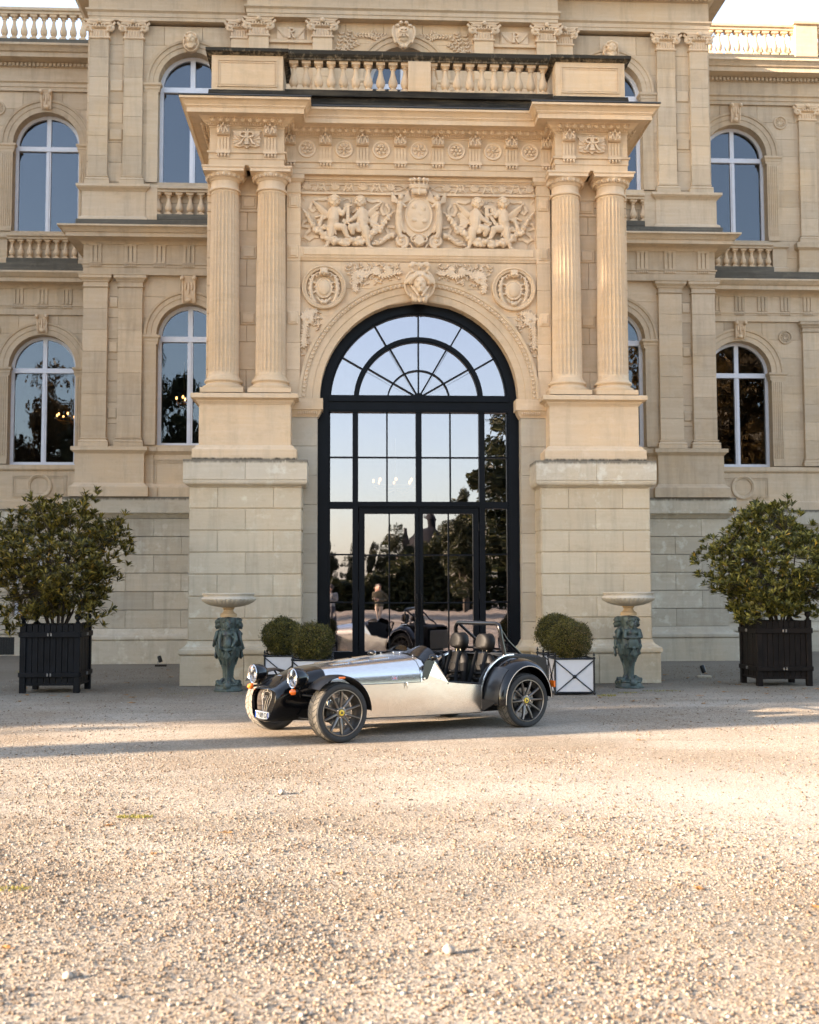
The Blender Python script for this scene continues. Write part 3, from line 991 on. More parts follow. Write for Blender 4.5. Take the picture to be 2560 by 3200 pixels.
    for c in cxs:
        xa, xb = s * c - 0.80, s * c + 0.80
        balustrade(CH, [xa + 0.08 + 0.2057 * j for j in range(8)], YW - 0.05, 9.19, 9.64, 0.13, 0.13, WARM, SOOT2, REAR, bm=baluster_mesh(0.45, 0.07), x0=xa - 0.02, x1=xb + 0.02)
        MB().box(xa, xb, YW + 0.03, YW + 0.36, 9.75, 9.88).build('window_sill', REAR, WING)
        for q in S2:
            a, b = sorted((s * c + q * 0.82, s * c + q * 1.16))
            mb = MB(); mb.sweep([(-.1, 9.06), (0.05, 9.06), (0.05, 9.16), (0.0, 9.20), (0.0, 9.64), (0.06, 9.68), (0.06, 9.77), (-.1, 9.79)], [(a, YW + .1), (a, YW - 0.1), (b, YW - 0.1), (b, YW + .1)]); mb.build('dado_block', REAR, WING)
    # pilasters that divide the bays
    for c in (10.02,):
        pilaster(s * c, 0.49, YW - 0.05, 0.2, 4.39, 7.89, CH, REAR, 'doric', 7)
        mb = MB(); mb.sweep([(-.1, 9.06), (0.10, 9.06), (0.05, 9.2), (0.05, 9.62), (0.12, 9.68), (0.12, 9.80), (-.1, 9.82)], [(s * c - .25, YW + .1), (s * c - .25, YW - .05), (s * c + .25, YW - .05), (s * c + .25, YW + .1)]); mb.build('dado_block', REAR, WING)
        pilaster(s * c, 0.42, YW - 0.04, 0.2, 9.82, 13.24, CH, REAR, 'ionic', 7)
    mb = MB()
    mb.sweep([(-0.3, 13.241), (0.0, 13.241), (0.0, 13.33), (0.02, 13.335), (0.02, 13.42), (0.06, 13.45), (0.06, 13.49), (0.0, 13.50), (0.0, 13.80), (0.03, 13.81), (-0.3, 13.81)], wpath); mb.build('upper_entablature', REAR, WING)
    mb = MB()
    for x in np.arange(x0 + .05, x1, 0.095):
        mb.box(x - 0.03, x + 0.03, YW - 0.09, YW + 0.02, 13.815, 13.89)
    tag(mb.build('dentils', REAR, WING), kind='stuff')
    mb = MB()
    mb.sweep([(-0.3, 13.811), (0.03, 13.811), (0.03, 13.90), (0.12, 13.92), (0.30, 13.94), (0.30, 14.05), (0.34, 14.06), (0.36, 14.10), (0.42, 14.16), (0.44, 14.17), (0.44, 14.22), (-0.3, 14.25)], wpath); mb.build('upper_cornice', REAR, WING, 35)
    mb = MB(); mb.box(x0, x1, YW - 0.12, YW + 0.25, 14.24, 14.42); mb.build('mossy_ledge', SOOT2, WING)
    xs = [s * (6.75 + 0.23 * j) for j in range(14)]
    balustrade(CH, [x for x in xs if abs(x) < 9.75], YW + 0.06, 14.49, 15.10, 0.08, 0.15, WARM, SOOT2, REAR, bm=BAL_T, x0=x0, x1=x1)
    for c in (10.02,):
        mb = MB(); mb.rbox(s * c - .28, s * c + .28, YW - .12, YW + .24, 14.42, 15.22, .01); mb.rbox(s * c - .33, s * c + .33, YW - .17, YW + .29, 15.22, 15.30, .01); mb.build('parapet_block', REAR, WING)
    balustrade(CH, [s * (10.42 + 0.23 * j) for j in range(14)], YW + 0.06, 14.49, 15.10, 0, 0, WARM, SOOT2, REAR, bm=BAL_T)
    mb = MB()                                                # roof terrace and the block of the house behind
    mb.box(x0, x1, YW + 0.36, YW + 6, 13.9, 14.2)
    mb.build('roof_slab', ZINC, WING)
    mb = MB(); mb.box(*sorted((s * 14.2, s * 16.0)), YW + 0.04, YW + 6, 0.0, 13.9); mb.box(*sorted((s * 12.6, s * 14.2)), YW - 0.04, YW + .3, 0.7, 2.92); mb.build('end_wall', REAR, WING)
# a chimney far back on the roof of the right wing
ck = part('chimney', CH)
mb = MB(); mb.box(11.4, 13.0, 16.5, 17.6, 14.0, 17.55); mb.build('shaft', WARM, ck)
mb = MB(); mb.rbox(11.25, 13.15, 16.35, 17.75, 17.55, 17.75, .03); mb.rbox(11.1, 13.3, 16.2, 17.9, 17.75, 17.95, .03); mb.build('cap', WARM, ck)
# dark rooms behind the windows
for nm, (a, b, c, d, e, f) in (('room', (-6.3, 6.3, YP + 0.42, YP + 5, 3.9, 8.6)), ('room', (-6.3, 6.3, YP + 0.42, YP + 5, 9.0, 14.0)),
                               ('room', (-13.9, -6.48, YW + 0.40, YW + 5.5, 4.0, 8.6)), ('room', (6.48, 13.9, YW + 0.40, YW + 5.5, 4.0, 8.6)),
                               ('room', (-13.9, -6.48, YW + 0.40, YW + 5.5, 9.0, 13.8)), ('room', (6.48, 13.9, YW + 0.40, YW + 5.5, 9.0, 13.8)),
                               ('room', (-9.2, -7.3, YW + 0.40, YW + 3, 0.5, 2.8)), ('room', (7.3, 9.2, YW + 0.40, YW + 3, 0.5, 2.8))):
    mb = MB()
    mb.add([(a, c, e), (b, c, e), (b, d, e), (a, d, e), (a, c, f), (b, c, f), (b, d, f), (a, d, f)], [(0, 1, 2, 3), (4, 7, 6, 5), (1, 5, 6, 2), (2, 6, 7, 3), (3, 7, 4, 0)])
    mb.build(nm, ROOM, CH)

# ================================================================== entrance portico
YA = 0.55                     # face of the arch wall
CS, RIN, ROUT = 4.515, 1.60, 1.94
for s in S2:
    pier = part('pier', CH)
    a, b = sorted((s * 1.87, s * 3.58))
    # rusticated courses, alternately three and two stones, corner stones turn into the reveal
    for i in range(7):
        z0, z1 = 0.675 + i * 0.338, 0.675 + (i + 1) * 0.338
        js = [a, a + 0.25 * (b - a), a + 0.75 * (b - a), b] if i % 2 == 0 else [a, a + 0.5 * (b - a), b]
        for x0, x1 in zip(js[:-1], js[1:]):
            mb = MB()
            g = 0.0012
            l0 = x0 + (0 if x0 == a else g); l1 = x1 - (0 if x1 == b else g)
            mb.box(l0, l1, 0.018, 0.62, z0, z1)                       # sunk joint
            mb.cbox(l0, l1, 0.0, 0.020, z0 + 0.009, z1 - 0.009, 0.007)
            if x0 == a:
                mb.box(a - 0.014, a, 0.03, 0.56, z0 + 0.014, z1 - 0.014)
            if x1 == b:
                mb.box(b, b + 0.014, 0.03, 0.60, z0 + 0.014, z1 - 0.014)
            mb.build('rusticated_stone', GREY, pier)
    pth = [(a, 0.56), (a, 0.0), (b, 0.0), (b, 5.7)]
    pthr = pth if True else None
    # plinth, base moulding and the heavy cap course
    for x0, x1 in ((a - 0.11, (a + b) / 2 - .002), ((a + b) / 2 + .002, b + 0.11)):
        MB().cbox(x0, x1, -0.12, 0.55, 0.0, 0.455, 0.008).build('plinth_stone', GREY, pier)
    mb = MB()
    mb.sweep([(-0.2, 0.457), (0.105, 0.457), (0.135, 0.48), (0.142, 0.515), (0.13, 0.545), (0.10, 0.56), (0.085, 0.565), (0.08, 0.58), (0.045, 0.60), (0.02, 0.635), (0.012, 0.674), (-0.2, 0.674)], pth)
    mb.build('base_moulding', GREY, pier, 35)
    for q, (x0, x1) in enumerate(((a - 0.095, (a + b) / 2 - .0015), ((a + b) / 2 + .0015, b + 0.095))):
        mb = MB()
        mb.cbox(x0, x1, -0.10, 0.555, 3.142, 3.455, 0.006)
        mb.build('cap_stone', CAPST, pier)
    mb = MB()
    mb.sweep([(-0.2, 3.042), (0.012, 3.042), (0.018, 3.056), (0.03, 3.058), (0.055, 3.066), (0.08, 3.088), (0.092, 3.12), (0.09, 3.141), (-0.2, 3.141)], pth)
    mb.build('cap_moulding', CAPST, pier, 35)
    mb = MB(); mb.box(*sorted((s * 2.2, s * 3.56)), 0.62, 5.8, 0.0, 3.45); mb.build('side_wall', GREY, pier)
    mb = MB(); mb.box(*sorted((s * 3.45, s * 2.2)), 0.90, 5.9, 3.45, 9.1); mb.build('side_wall', WARM, pier)
    # pedestal of the twin columns
    ped = part('pedestal', CH)
    pp = [(s * 2.045, 0.75), (s * 2.045, 0.19), (s * 3.475, 0.19), (s * 3.475, 1.6)]
    if s < 0:
        pp = [(-3.475, 1.6), (-3.475, 0.19), (-2.045, 0.19), (-2.045, 0.75)]
    mb = MB()
    mb.sweep([(-0.5, 3.457), (0.095, 3.457), (0.095, 3.63), (0.085, 3.645), (0.06, 3.66), (0.04, 3.695), (0.02, 3.71), (-0.5, 3.71)], pp)
    mb.build('foot_moulding', PEDST, ped)
    mb = MB()
    x0, x1 = sorted((s * 2.045, s * 3.475))
    mb.cbox(x0, x1, 0.19, 1.6, 3.70, 4.36, 0.005)
    mb.build('die', PEDST, ped)
    mb = MB()
    mb.sweep([(-0.5, 4.355), (0.01, 4.355), (0.02, 4.375), (0.04, 4.395), (0.05, 4.42), (0.075, 4.425), (0.085, 4.435), (0.115, 4.44), (0.12, 4.445), (0.12, 4.505), (0.11, 4.515), (-0.5, 4.53)], pp)
    mb.build('cap_moulding', PEDST, ped)
    # wall behind the columns with small raised panels
    bw = part('column_bay_wall', CH)
    ashlar(bw, *sorted((s * 2.14, s * 3.42)), 0.58, 0.3, 4.52, 8.15, 0.45, 0.7, [], WARM)
    for z in (7.62, 6.80, 5.72):
        for c, ww in ((2.75, 0.13), (2.03, 0.085)):
            yy = 0.56 if c > 2.5 else 0.47
            mb = MB(); mb.cbox(s * c - ww, s * c + ww, yy, yy + .06, z - 0.02, z + 0.19, 0.012)
            mb.cbox(s * c - ww + .035, s * c + ww - .035, yy - 0.014, yy + .02, z + 0.012, z + 0.158, 0.008)
            mb.build('raised_panel', WARM, bw)
    for z in (7.815, 7.55):
        mb = MB(); mb.box(*sorted((s * 2.14, s * 3.42)), 0.555, 0.59, z, z + 0.035); mb.build('string_course', WARM, bw)
    # pilaster strip that frames the arch bay
    st = part('pilaster', CH)
    x0, x1 = sorted((s * 1.915, s * 2.14))
    for i in range(8):
        z0 = 4.52 + i * (8.06 - 4.52) / 8
        MB().cbox(x0, x1, 0.49, 0.8, z0 + .0015, z0 + (8.06 - 4.52) / 8 - .0015, 0.004).build('shaft_stone', WARM, st)
    mb = MB(); q = [(x0, .8), (x0, .49), (x1, .49), (x1, .8)]
    mb.sweep([(-.05, 7.85), (0.015, 7.85), (0.02, 7.87), (-.05, 7.88)], q); mb.sweep([(-.05, 8.03), (0.02, 8.03), (0.05, 8.07), (0.06, 8.075), (0.06, 8.14), (-.05, 8.14)], q); mb.build('capital', WARM, st)
    # twin fluted columns
    for cx in (3.12, 2.38):
        col = part('column', CH)
        c = (s * cx, 0.43, 0)
        mb = MB()
        mb.box(c[0] - 0.335, c[0] + 0.335, c[1] - 0.335, c[1] + 0.335, 4.532, 4.605)
        mb.lathe([(0.325, 4.605), (0.335, 4.63), (0.33, 4.66), (0.30, 4.675), (0.285, 4.68), (0.275, 4.70), (0.285, 4.72), (0.30, 4.725), (0.305, 4.745), (0.295, 4.765), (0.27, 4.775), (0.268, 4.79), (0.25, 4.82)], 40, c)
        mb.build('base', WARM, col, 40)
        nf = 24
        def flute(r, z, i, j):
            ph = (i % 6) / 6.0
            dpt = 0.85 * math.sin(PI * ph) if ph > 0 else 0
            zz = min(max((z - 4.86) / 0.05, 0), 1) * min(max((7.77 - z) / 0.05, 0), 1)
            return r - 0.024 * min(1.0, 1.25 * math.sin(PI * ph)) * zz ** 0.5
        prof = [(0.243, 4.82), (0.241, 4.855), (0.241, 4.862), (0.241, 4.88), (0.241, 4.91)]
        for t in range(1, 13):
            q = t / 12
            prof.append((0.241 - 0.021 * q ** 1.6, 4.91 + (7.72 - 4.91) * q))
        prof += [(0.22, 7.745), (0.22, 7.762), (0.22, 7.77), (0.22, 7.80)]
        mb = MB(); mb.lathe(prof, nf * 6, c, mod=flute); mb.build('shaft', WARM, col, 30)
        cap = MB()
        cap.lathe([(0.22, 7.80), (0.245, 7.805), (0.252, 7.82), (0.245, 7.84), (0.225, 7.848), (0.222, 7.86), (0.222, 7.955), (0.235, 7.96), (0.245, 7.975), (0.25, 7.99), (0.258, 7.995), (0.275, 8.01), (0.30, 8.04), (0.315, 8.066), (0.2, 8.068)], 40, c)
        for k in range(20):
            an = 2 * PI * k / 20
            cap.ell((c[0] + 0.285 * math.cos(an), c[1] + 0.285 * math.sin(an), 8.025), (0.03, 0.032, 0.038), 8, 6)
            an += PI / 20
            cap.ell((c[0] + 0.288 * math.cos(an), c[1] + 0.288 * math.sin(an), 8.025), (0.012, 0.012, 0.04), 5, 4)
        sq = lambda h: [(c[0] - h, c[1] - h), (c[0] + h, c[1] - h), (c[0] + h, c[1] + h), (c[0] - h, c[1] + h)]
        cap.box(c[0] - .32, c[0] + .32, c[1] - .32, c[1] + .32, 8.066, 8.115)
        cap.sweep([(-0.1, 8.113), (0.0, 8.113), (0.012, 8.125), (0.015, 8.13), (0.015, 8.15), (-0.1, 8.152)], sq(0.325), True)
        cap.build('capital', WARM2, col, 40)

# ---------------------------------------------------------------- entablature, breaking forward over the columns
ENT = part('entablature', CH)
FY, RY, FX0, FX1 = 0.10, 0.45, 2.165, 3.335
epath = [(-FX1, 5.6), (-FX1, FY), (-FX0, FY), (-FX0, RY), (FX0, RY), (FX0, FY), (FX1, FY), (FX1, 5.6)]
mb = MB()
mb.sweep([(-0.25, 8.153), (0.0, 8.153), (0.0, 8.243), (0.012, 8.246), (0.012, 8.335), (0.035, 8.338), (0.04, 8.366), (-0.25, 8.366)], epath)
mb.build('architrave', WARM, ENT)
mb = MB()
mb.sweep([(-0.25, 8.3665), (0.0, 8.3665), (0.0, 8.745), (0.012, 8.748), (0.012, 8.775), (-0.25, 8.775)], epath)
mb.build('frieze', WARM, ENT)
mb = MB()
mb.sweep([(-0.25, 8.7755), (0.03, 8.7755), (0.05, 8.80), (0.085, 8.815), (0.09, 8.82), (0.10, 8.835), (0.135, 8.865), (0.16, 8.885), (-0.25, 8.885)], epath)
mb.build('bed_moulding', WARM, ENT)
mb = MB()
mb.sweep([(-0.25, 8.8855), (0.165, 8.8855), (0.30, 8.893), (0.305, 8.875), (0.325, 8.872), (0.325, 8.945), (0.335, 8.948), (0.335, 8.962), (0.35, 8.966), (0.35, 8.985), (0.362, 9.0), (0.385, 9.02), (0.415, 9.05), (0.43, 9.056), (0.43, 9.09), (-0.25, 9.10)], epath)
mb.build('cornice', WARM, ENT, 35)
mb = MB()
mb.sweep([(-0.3, 9.1005), (0.442, 9.1005), (0.442, 9.118), (-0.3, 9.14)], epath)
mb.build('flashing', ZINC, ENT)
# egg-and-dart rows
def egg_row(p0, p1, outw, sp=0.1185):
    p0, p1, outw = Vector(p0), Vector(p1), Vector(outw)
    d = p1 - p0
    n = max(1, round(d.length / sp))
    mb = MB()
    for i in range(n):
        q = p0 + d * ((i + 0.5) / n) + outw * 0.125
        mb.ell((q.x, q.y, 8.842), (0.034, 0.034, 0.038), 8, 6)
        pts = []
        for t in range(9):
            an = PI + PI * t / 8
            w = d.normalized() * (0.042 * math.cos(an))
            pts.append((q.x + w.x + outw.x * 0.012, q.y + w.y + outw.y * 0.012, 8.865 + 0.058 * math.sin(an) ))
        mb.tube(pts, 0.009, 5)
        q = p0 + d * ((i + 1.0) / n) + outw * 0.135
        mb.ell((q.x, q.y, 8.845), (0.008, 0.012, 0.036), 5, 4)
    k = n * 3
    for i in range(k):                                   # little leaf tongues under the eggs
        q = p0 + d * ((i + 0.5) / k) + outw * 0.062
        mb.ell((q.x, q.y, 8.795), (0.011, 0.014, 0.022), 5, 4)
    return mb
mb = MB()
for a, b, o in (((-FX0, RY), (FX0, RY), (0, -1)), ((-FX1, FY), (-FX0, FY), (0, -1)), ((FX0, FY), (FX1, FY), (0, -1)), ((-FX0, FY), (-FX0, RY), (1, 0)), ((FX0, RY), (FX0, FY), (-1, 0)), ((-FX1, FY + 1.2), (-FX1, FY), (-1, 0)), ((FX1, FY), (FX1, FY + 1.2), (1, 0))):
    mb.merge(egg_row(a, b, o))
tag(mb.build('egg_and_dart', WARM2, ENT, 60), kind='stuff')

def triglyph(cx, y, parent, side=1.0):
    t = part('triglyph', parent)
    w = 0.10
    mb = MB()
    mb.box(cx - w, cx + w, y - 0.03, y + .02, 8.367, 8.395)
    for j in range(4):
        x0 = cx - w + 0.006 + j * 0.0497
        mb.prism([(x0, 8.395), (x0 + 0.036, 8.395), (x0 + 0.036, 8.60), (x0, 8.60)], y - 0.028, y + .01)
    mb.box(cx - w, cx + w, y - 0.012, y + .01, 8.395, 8.63)
    mb.build('glyph', WARM, t)
    mb = MB()                                            # scrolled acanthus console
    prof = [(0.0, 8.615), (-0.075, 8.622), (-0.095, 8.65), (-0.088, 8.69), (-0.07, 8.73), (-0.06, 8.768), (0.0, 8.772)]
    pts = [(y + a, z) for a, z in prof]
    k = len(pts)
    mb.add([(cx - w, a, z) for a, z in pts] + [(cx + w, a, z) for a, z in pts], [tuple(range(k)), tuple(range(2 * k - 1, k - 1, -1))] + [(i, i + k, (i + 1) % k + k, (i + 1) % k) for i in range(k)])
    for q in S2:
        mb.cap2((cx + q * 0.022, y - 0.085, 8.76), 0.012, (cx + q * 0.05, y - 0.10, 8.70), 0.018, 6)
        mb.cap2((cx + q * 0.05, y - 0.10, 8.70), 0.018, (cx + q * 0.075, y - 0.105, 8.655), 0.014, 6)
        mb.cap2((cx + q * 0.03, y - 0.10, 8.72), 0.012, (cx + q * 0.02, y - 0.112, 8.645), 0.010, 6)
        mb.ell((cx + q * 0.07, y - 0.095, 8.745), (0.02, 0.02, 0.02), 6, 4)
        mb.ell((cx + q * 0.065, y - 0.105, 8.645), (0.022, 0.02, 0.02), 6, 4)
    mb.ell((cx, y - 0.10, 8.775), (0.02, 0.02, 0.03), 6, 5)
    mb.ell((cx, y - 0.11, 8.628), (0.014, 0.016, 0.02), 6, 5)
    mb.build('console', WARM2, t, 45)
    mb = MB()
    mb.box(cx - w - .01, cx + w + .01, y - 0.055, y, 8.325, 8.365)
    for j in range(4):
        x = cx - 0.079 + j * 0.0527
        mb.ell((x, y - 0.035, 8.302), (0.021, 0.021, 0.026), 8, 6)
        mb.ell((x, y - 0.035, 8.278), (0.009, 0.009, 0.014), 5, 4)
    mb.build('guttae', WARM2, t, 50)
    return t
for cx in (-1.515, -0.917, -0.307, 0.303, 0.906, 1.505, -2.10, 2.10):
    triglyph(cx, RY, CH)
for s in S2:
    triglyph(s * 3.118, FY, CH); triglyph(s * 2.382, FY, CH)
# rosettes in the metopes, two alternating flowers
for i, cx in enumerate((-1.815, -1.215, -0.612, -0.003, 0.604, 1.205, 1.805)):
    mb = MB()
    mb.lathe([(0.0, 0.01), (0.105, 0.008), (0.115, 0.022), (0.128, 0.03), (0.143, 0.026), (0.15, 0.0)], 30)
    k = 6 if i % 2 == 0 else 8
    for j in range(k):
        a = 2 * PI * j / k
        if i % 2 == 0:
            mb.ell((0.062 * math.cos(a), 0.062 * math.sin(a), 0.022), (0.034, 0.024, 0.022), 8, 5, Matrix.Rotation(a + .6, 3, 'Z'))
            mb.ell((0.085 * math.cos(a + .4), 0.085 * math.sin(a + .4), 0.02), (0.018, 0.012, 0.018), 6, 4, Matrix.Rotation(a + 1.2, 3, 'Z'))
        else:
            mb.ell((0.066 * math.cos(a), 0.066 * math.sin(a), 0.018), (0.036, 0.014, 0.018), 8, 5, Matrix.Rotation(a, 3, 'Z'))
            mb.ell((0.092 * math.cos(a), 0.092 * math.sin(a), 0.018), (0.010, 0.016, 0.014), 6, 4, Matrix.Rotation(a, 3, 'Z'))
    mb.ell((0, 0, 0.03), (0.028, 0.028, 0.022), 10, 6)
    f = MB().merge(mb, Matrix.Translation((cx, RY, 8.565)) @ Matrix.Rotation(PI / 2, 4, 'X'))
    f.build('rosette', WARM2, ENT, 50)

# ---------------------------------------------------------------- carved letters
_sj = [0]
def stroke(mb, pts, w, y0, y1, wz=None):
    """a carved stroke: thick polyline in the XZ plane"""
    for (xa, za), (xb, zb) in zip(pts[:-1], pts[1:]):
        d = Vector((xb - xa, zb - za)); L = d.length
        if L < 1e-6: continue
        d /= L
        n = Vector((-d.y, d.x)) * w / 2
        e = d * w * 0.2
        _sj[0] = (_sj[0] + 1) % 23
        y0 = y0 - .00037 * (1 + _sj[0] % 7) ; y1 = y1 + .00029 * (1 + _sj[0] % 5)
        mb.prism([(xa - e.x + n.x, za - e.y + n.y), (xb + e.x + n.x, zb + e.y + n.y), (xb + e.x - n.x, zb + e.y - n.y), (xa - e.x - n.x, za - e.y - n.y)], y0, y1)
def letter_R(cx, zb, h, y0, y1, flip=1, w=None):
    w = w or h * 0.14
    mb = MB()
    stroke(mb, [(cx - flip * h * .22, zb), (cx - flip * h * .22, zb + h)], w * 1.25, y0, y1)
    stroke(mb, [(cx - flip * h * .36, zb + w * .3), (cx - flip * h * .08, zb + w * .3)], w * .55, y0, y1)
    stroke(mb, [(cx - flip * h * .36, zb + h - w * .3), (cx - flip * h * .1, zb + h - w * .3)], w * .55, y0, y1)
    arc = [(cx - flip * h * .22, zb + h - w * .4)]
    for i in range(9):
        a = PI / 2 - PI * i / 8
        arc.append((cx + flip * (h * .02 + h * .2 * math.cos(a)), zb + h * .75 + (h * .25 - w * .4) * math.sin(a)))
    arc.append((cx - flip * h * .2, zb + h * .5))
    stroke(mb, arc, w * .85, y0, y1)
    stroke(mb, [(cx - flip * h * .05, zb + h * .5), (cx + flip * h * .2, zb + w * .5), (cx + flip * h * .34, zb + w * .2)], w * 1.0, y0, y1)
    return mb
def letter_J(cx, zb, h, y0, y1):
    w = h * .16
    mb = MB()
    stroke(mb, [(cx, zb + h), (cx, zb + h * .2), (cx - h * .05, zb + h * .06), (cx - h * .14, zb + h * .02), (cx - h * .2, zb + h * .1), (cx - h * .17, zb + h * .17)], w, y0, y1)
    stroke(mb, [(cx - h * .17, zb + h - w * .3), (cx + h * .17, zb + h - w * .3)], w * .7, y0, y1)
    return mb
for s in S2:
    mo = part('monogram_panel', CH)
    cx, y = s * 2.75, FY
    mb = MB()
    pts = [(cx - .205, 8.45), (cx - .12, 8.43), (cx - .05, 8.45), (cx, 8.41), (cx + .05, 8.45), (cx + .12, 8.43), (cx + .205, 8.45), (cx + .205, 8.66), (cx + .225, 8.69), (cx + .12, 8.685), (cx, 8.70), (cx - .12, 8.685), (cx - .225, 8.69), (cx - .205, 8.66)]
    mb.prism(pts, y - 0.045, y + .01)
    mb.build('tablet', WARM2, mo)
    mb = MB()
    mb.merge(letter_R(cx - 0.058, 8.465, 0.205, y - .085, y - .04, -1)); mb.merge(letter_R(cx + 0.058, 8.465, 0.205, y - .088, y - .04, 1))
    stroke(mb, [(cx, 8.67), (cx, 8.48)], .02, y - .08, y - .04)
    mb.build('monogram', WARM2, mo)
    mb = MB()
    for q in S2:
        mb.cap2((cx + q * .10, y - .05, 8.57), .012, (cx + q * .20, y - .05, 8.63), .014, 6)
        mb.cap2((cx + q * .10, y - .05, 8.55), .012, (cx + q * .21, y - .05, 8.56), .014, 6)
        mb.cap2((cx + q * .10, y - .05, 8.53), .010, (cx + q * .20, y - .05, 8.49), .016, 6)
        mb.ell((cx + q * .02, y - .05, 8.705), (.022, .02, .02), 8, 5)
    mb.build('foliage', WARM2, mo, 50)

# ---------------------------------------------------------------- parapet of the balcony
PAR = part('parapet', CH)
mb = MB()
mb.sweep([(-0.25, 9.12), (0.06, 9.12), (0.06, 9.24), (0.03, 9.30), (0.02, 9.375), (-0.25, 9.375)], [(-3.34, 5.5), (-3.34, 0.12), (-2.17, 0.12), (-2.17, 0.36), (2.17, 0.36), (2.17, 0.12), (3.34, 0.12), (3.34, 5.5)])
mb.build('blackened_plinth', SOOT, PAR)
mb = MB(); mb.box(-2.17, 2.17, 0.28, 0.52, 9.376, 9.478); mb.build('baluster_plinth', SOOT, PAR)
for s in S2:
    x0, x1 = sorted((s * 2.19, s * 3.32))
    mb = MB(); mb.cbox(x0, x1, 0.14, 1.15, 9.376, 9.955, .005); mb.build('corner_die', WARM, PAR)
    mb = MB()
    for d in (0, 0.03):
        y = 0.13 - 0.008 * (1 if d == 0 else 0)
        mb.box(x0 + .09 + d, x1 - .09 - d, y, .145, 9.44 + d, 9.46 + d); mb.box(x0 + .09 + d, x1 - .09 - d, y, .145, 9.86 - d, 9.88 - d)
        mb.box(x0 + .09 + d, x0 + .11 + d, y + .001, .145, 9.461 + d, 9.859 - d); mb.box(x1 - .11 - d, x1 - .09 - d, y + .001, .145, 9.461 + d, 9.859 - d)
    mb.build('raised_panel', WARM, PAR)
    mb = MB()
    mb.sweep([(-0.3, 9.9555), (0.01, 9.9555), (0.04, 9.965), (0.06, 9.98), (0.085, 9.985), (0.09, 9.99), (0.09, 10.04), (-0.3, 10.055)], [(x0, .14), (x1, .14), (x1, 1.15), (x0, 1.15)], True)
    mb.box(x0 + .1, x1 - .1, .3, 1.0, 10.0, 10.052)
    mb.build('coping', COPINGP, PAR)
    mb = MB(); mb.box(*sorted((s * 3.32, s * 3.05)), 1.25, 5.5, 9.376, 9.98); mb.build('side_parapet', WARM, PAR)
    mb = MB(); mb.box(*sorted((s * 3.38, s * 2.99)), 1.25, 5.5, 9.981, 10.10); mb.build('side_rail', COPING, PAR)
    xs = [s * (0.225 + 0.2005 * i) for i in range(10)]
    balustrade(CH, xs, 0.40, 9.4785, 9.978, 0, 0, WARM, SOOT, COPING, bm=BAL_P)
mb = MB(); mb.sweep([(-.3, 9.9785), (0.0, 9.9785), (0.0, 10.0), (0.03, 10.02), (0.05, 10.045), (0.055, 10.05), (0.055, 10.115), (-.3, 10.125)], [(-2.13, .29), (2.13, .29)])
mb.build('coping', COPING, PAR)
mb = MB(); mb.cbox(-0.185, 0.185, 0.27, 0.55, 9.4785, 9.978, .006); mb.build('middle_die', WARM, PAR)
mb = MB(); mb.box(-3.1, 3.1, 0.6, 5.75, 9.0, 9.13); mb.build('terrace', ZINC, PAR)

# ---------------------------------------------------------------- arch wall
AW = part('arch_wall', CH)
OPA = (0.0, RIN + 0.03, 0.0, CS)
ashlar(AW, -1.93, 1.93, YA, 0.25, 4.515, 6.75, 0.45, 0.9, [(0.0, RIN, 0.0, CS)], WARM, gap=.003)
for s in S2:
    a, b = sorted((s * 1.635, s * 2.2))
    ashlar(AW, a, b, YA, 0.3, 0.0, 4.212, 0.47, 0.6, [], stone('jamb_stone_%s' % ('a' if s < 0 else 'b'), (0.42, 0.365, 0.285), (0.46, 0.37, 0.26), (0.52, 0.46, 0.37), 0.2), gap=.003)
    im = MB()
    q = [(a, .85), (a, YA), (b, YA)] if s > 0 else [(a, YA), (b, YA), (b, .85)]
    im.sweep([(-.2, 4.213), (0.01, 4.213), (0.015, 4.235), (0.025, 4.24), (0.035, 4.26), (0.055, 4.30), (0.06, 4.32), (0.085, 4.325), (0.085, 4.505), (-.2, 4.513)], q)
    im.build('impost', WARM, AW)
    lf = MB()
    for i in range(9):
        lf.ell((a + 0.02 + (b - a) * 0.5 * i / 8 if s > 0 else b - .02 - (b - a) * .5 * i / 8, YA - 0.045, 4.28), (0.014, 0.02, 0.032), 6, 4)
    lf.build('leaf_moulding', WARM2, AW, 50)
    bm_ = MB(); bm_.sweep([(-.2, 0.457), (0.06, 0.457), (0.085, 0.48), (0.09, 0.515), (0.08, 0.545), (0.05, 0.565), (0.03, 0.60), (0.006, 0.65), (-.2, 0.674)], [(a, .8), (a, YA), (b - .3, YA)] if s > 0 else [(a + .3, YA), (b, YA), (b, .8)]); bm_.build('base_moulding', GREY, AW, 35)
mb = MB()
mb.arc([(RIN, YA + .22), (RIN, YA - .015), (RIN + .115, YA - .015), (RIN + .118, YA - .028), (RIN + .225, YA - .028), (RIN + .23, YA - .05), (RIN + .285, YA - .055), (RIN + .295, YA - .07), (ROUT, YA - .075), (ROUT, YA + .02)], 0, CS, 0, PI, 72)
mb.build('archivolt', WARM, AW, 30)
mb = MB()                                                # beaded leaf row on the archivolt
for i in range(84):
    a = PI * (i + .5) / 84
    r = RIN + 0.258
    mb.ell((r * math.cos(a), YA - .058, CS + r * math.sin(a)), (0.026, 0.018, 0.017), 6, 4, Matrix.Rotation(-a, 3, 'Y'))
    mb.ell(((r - .026) * math.cos(a + .018), YA - .046, CS + (r - .026) * math.sin(a + .018)), (0.011, 0.014, 0.011), 5, 4)
tag(mb.build('leaf_beading', WARM2, AW, 60), kind='stuff')
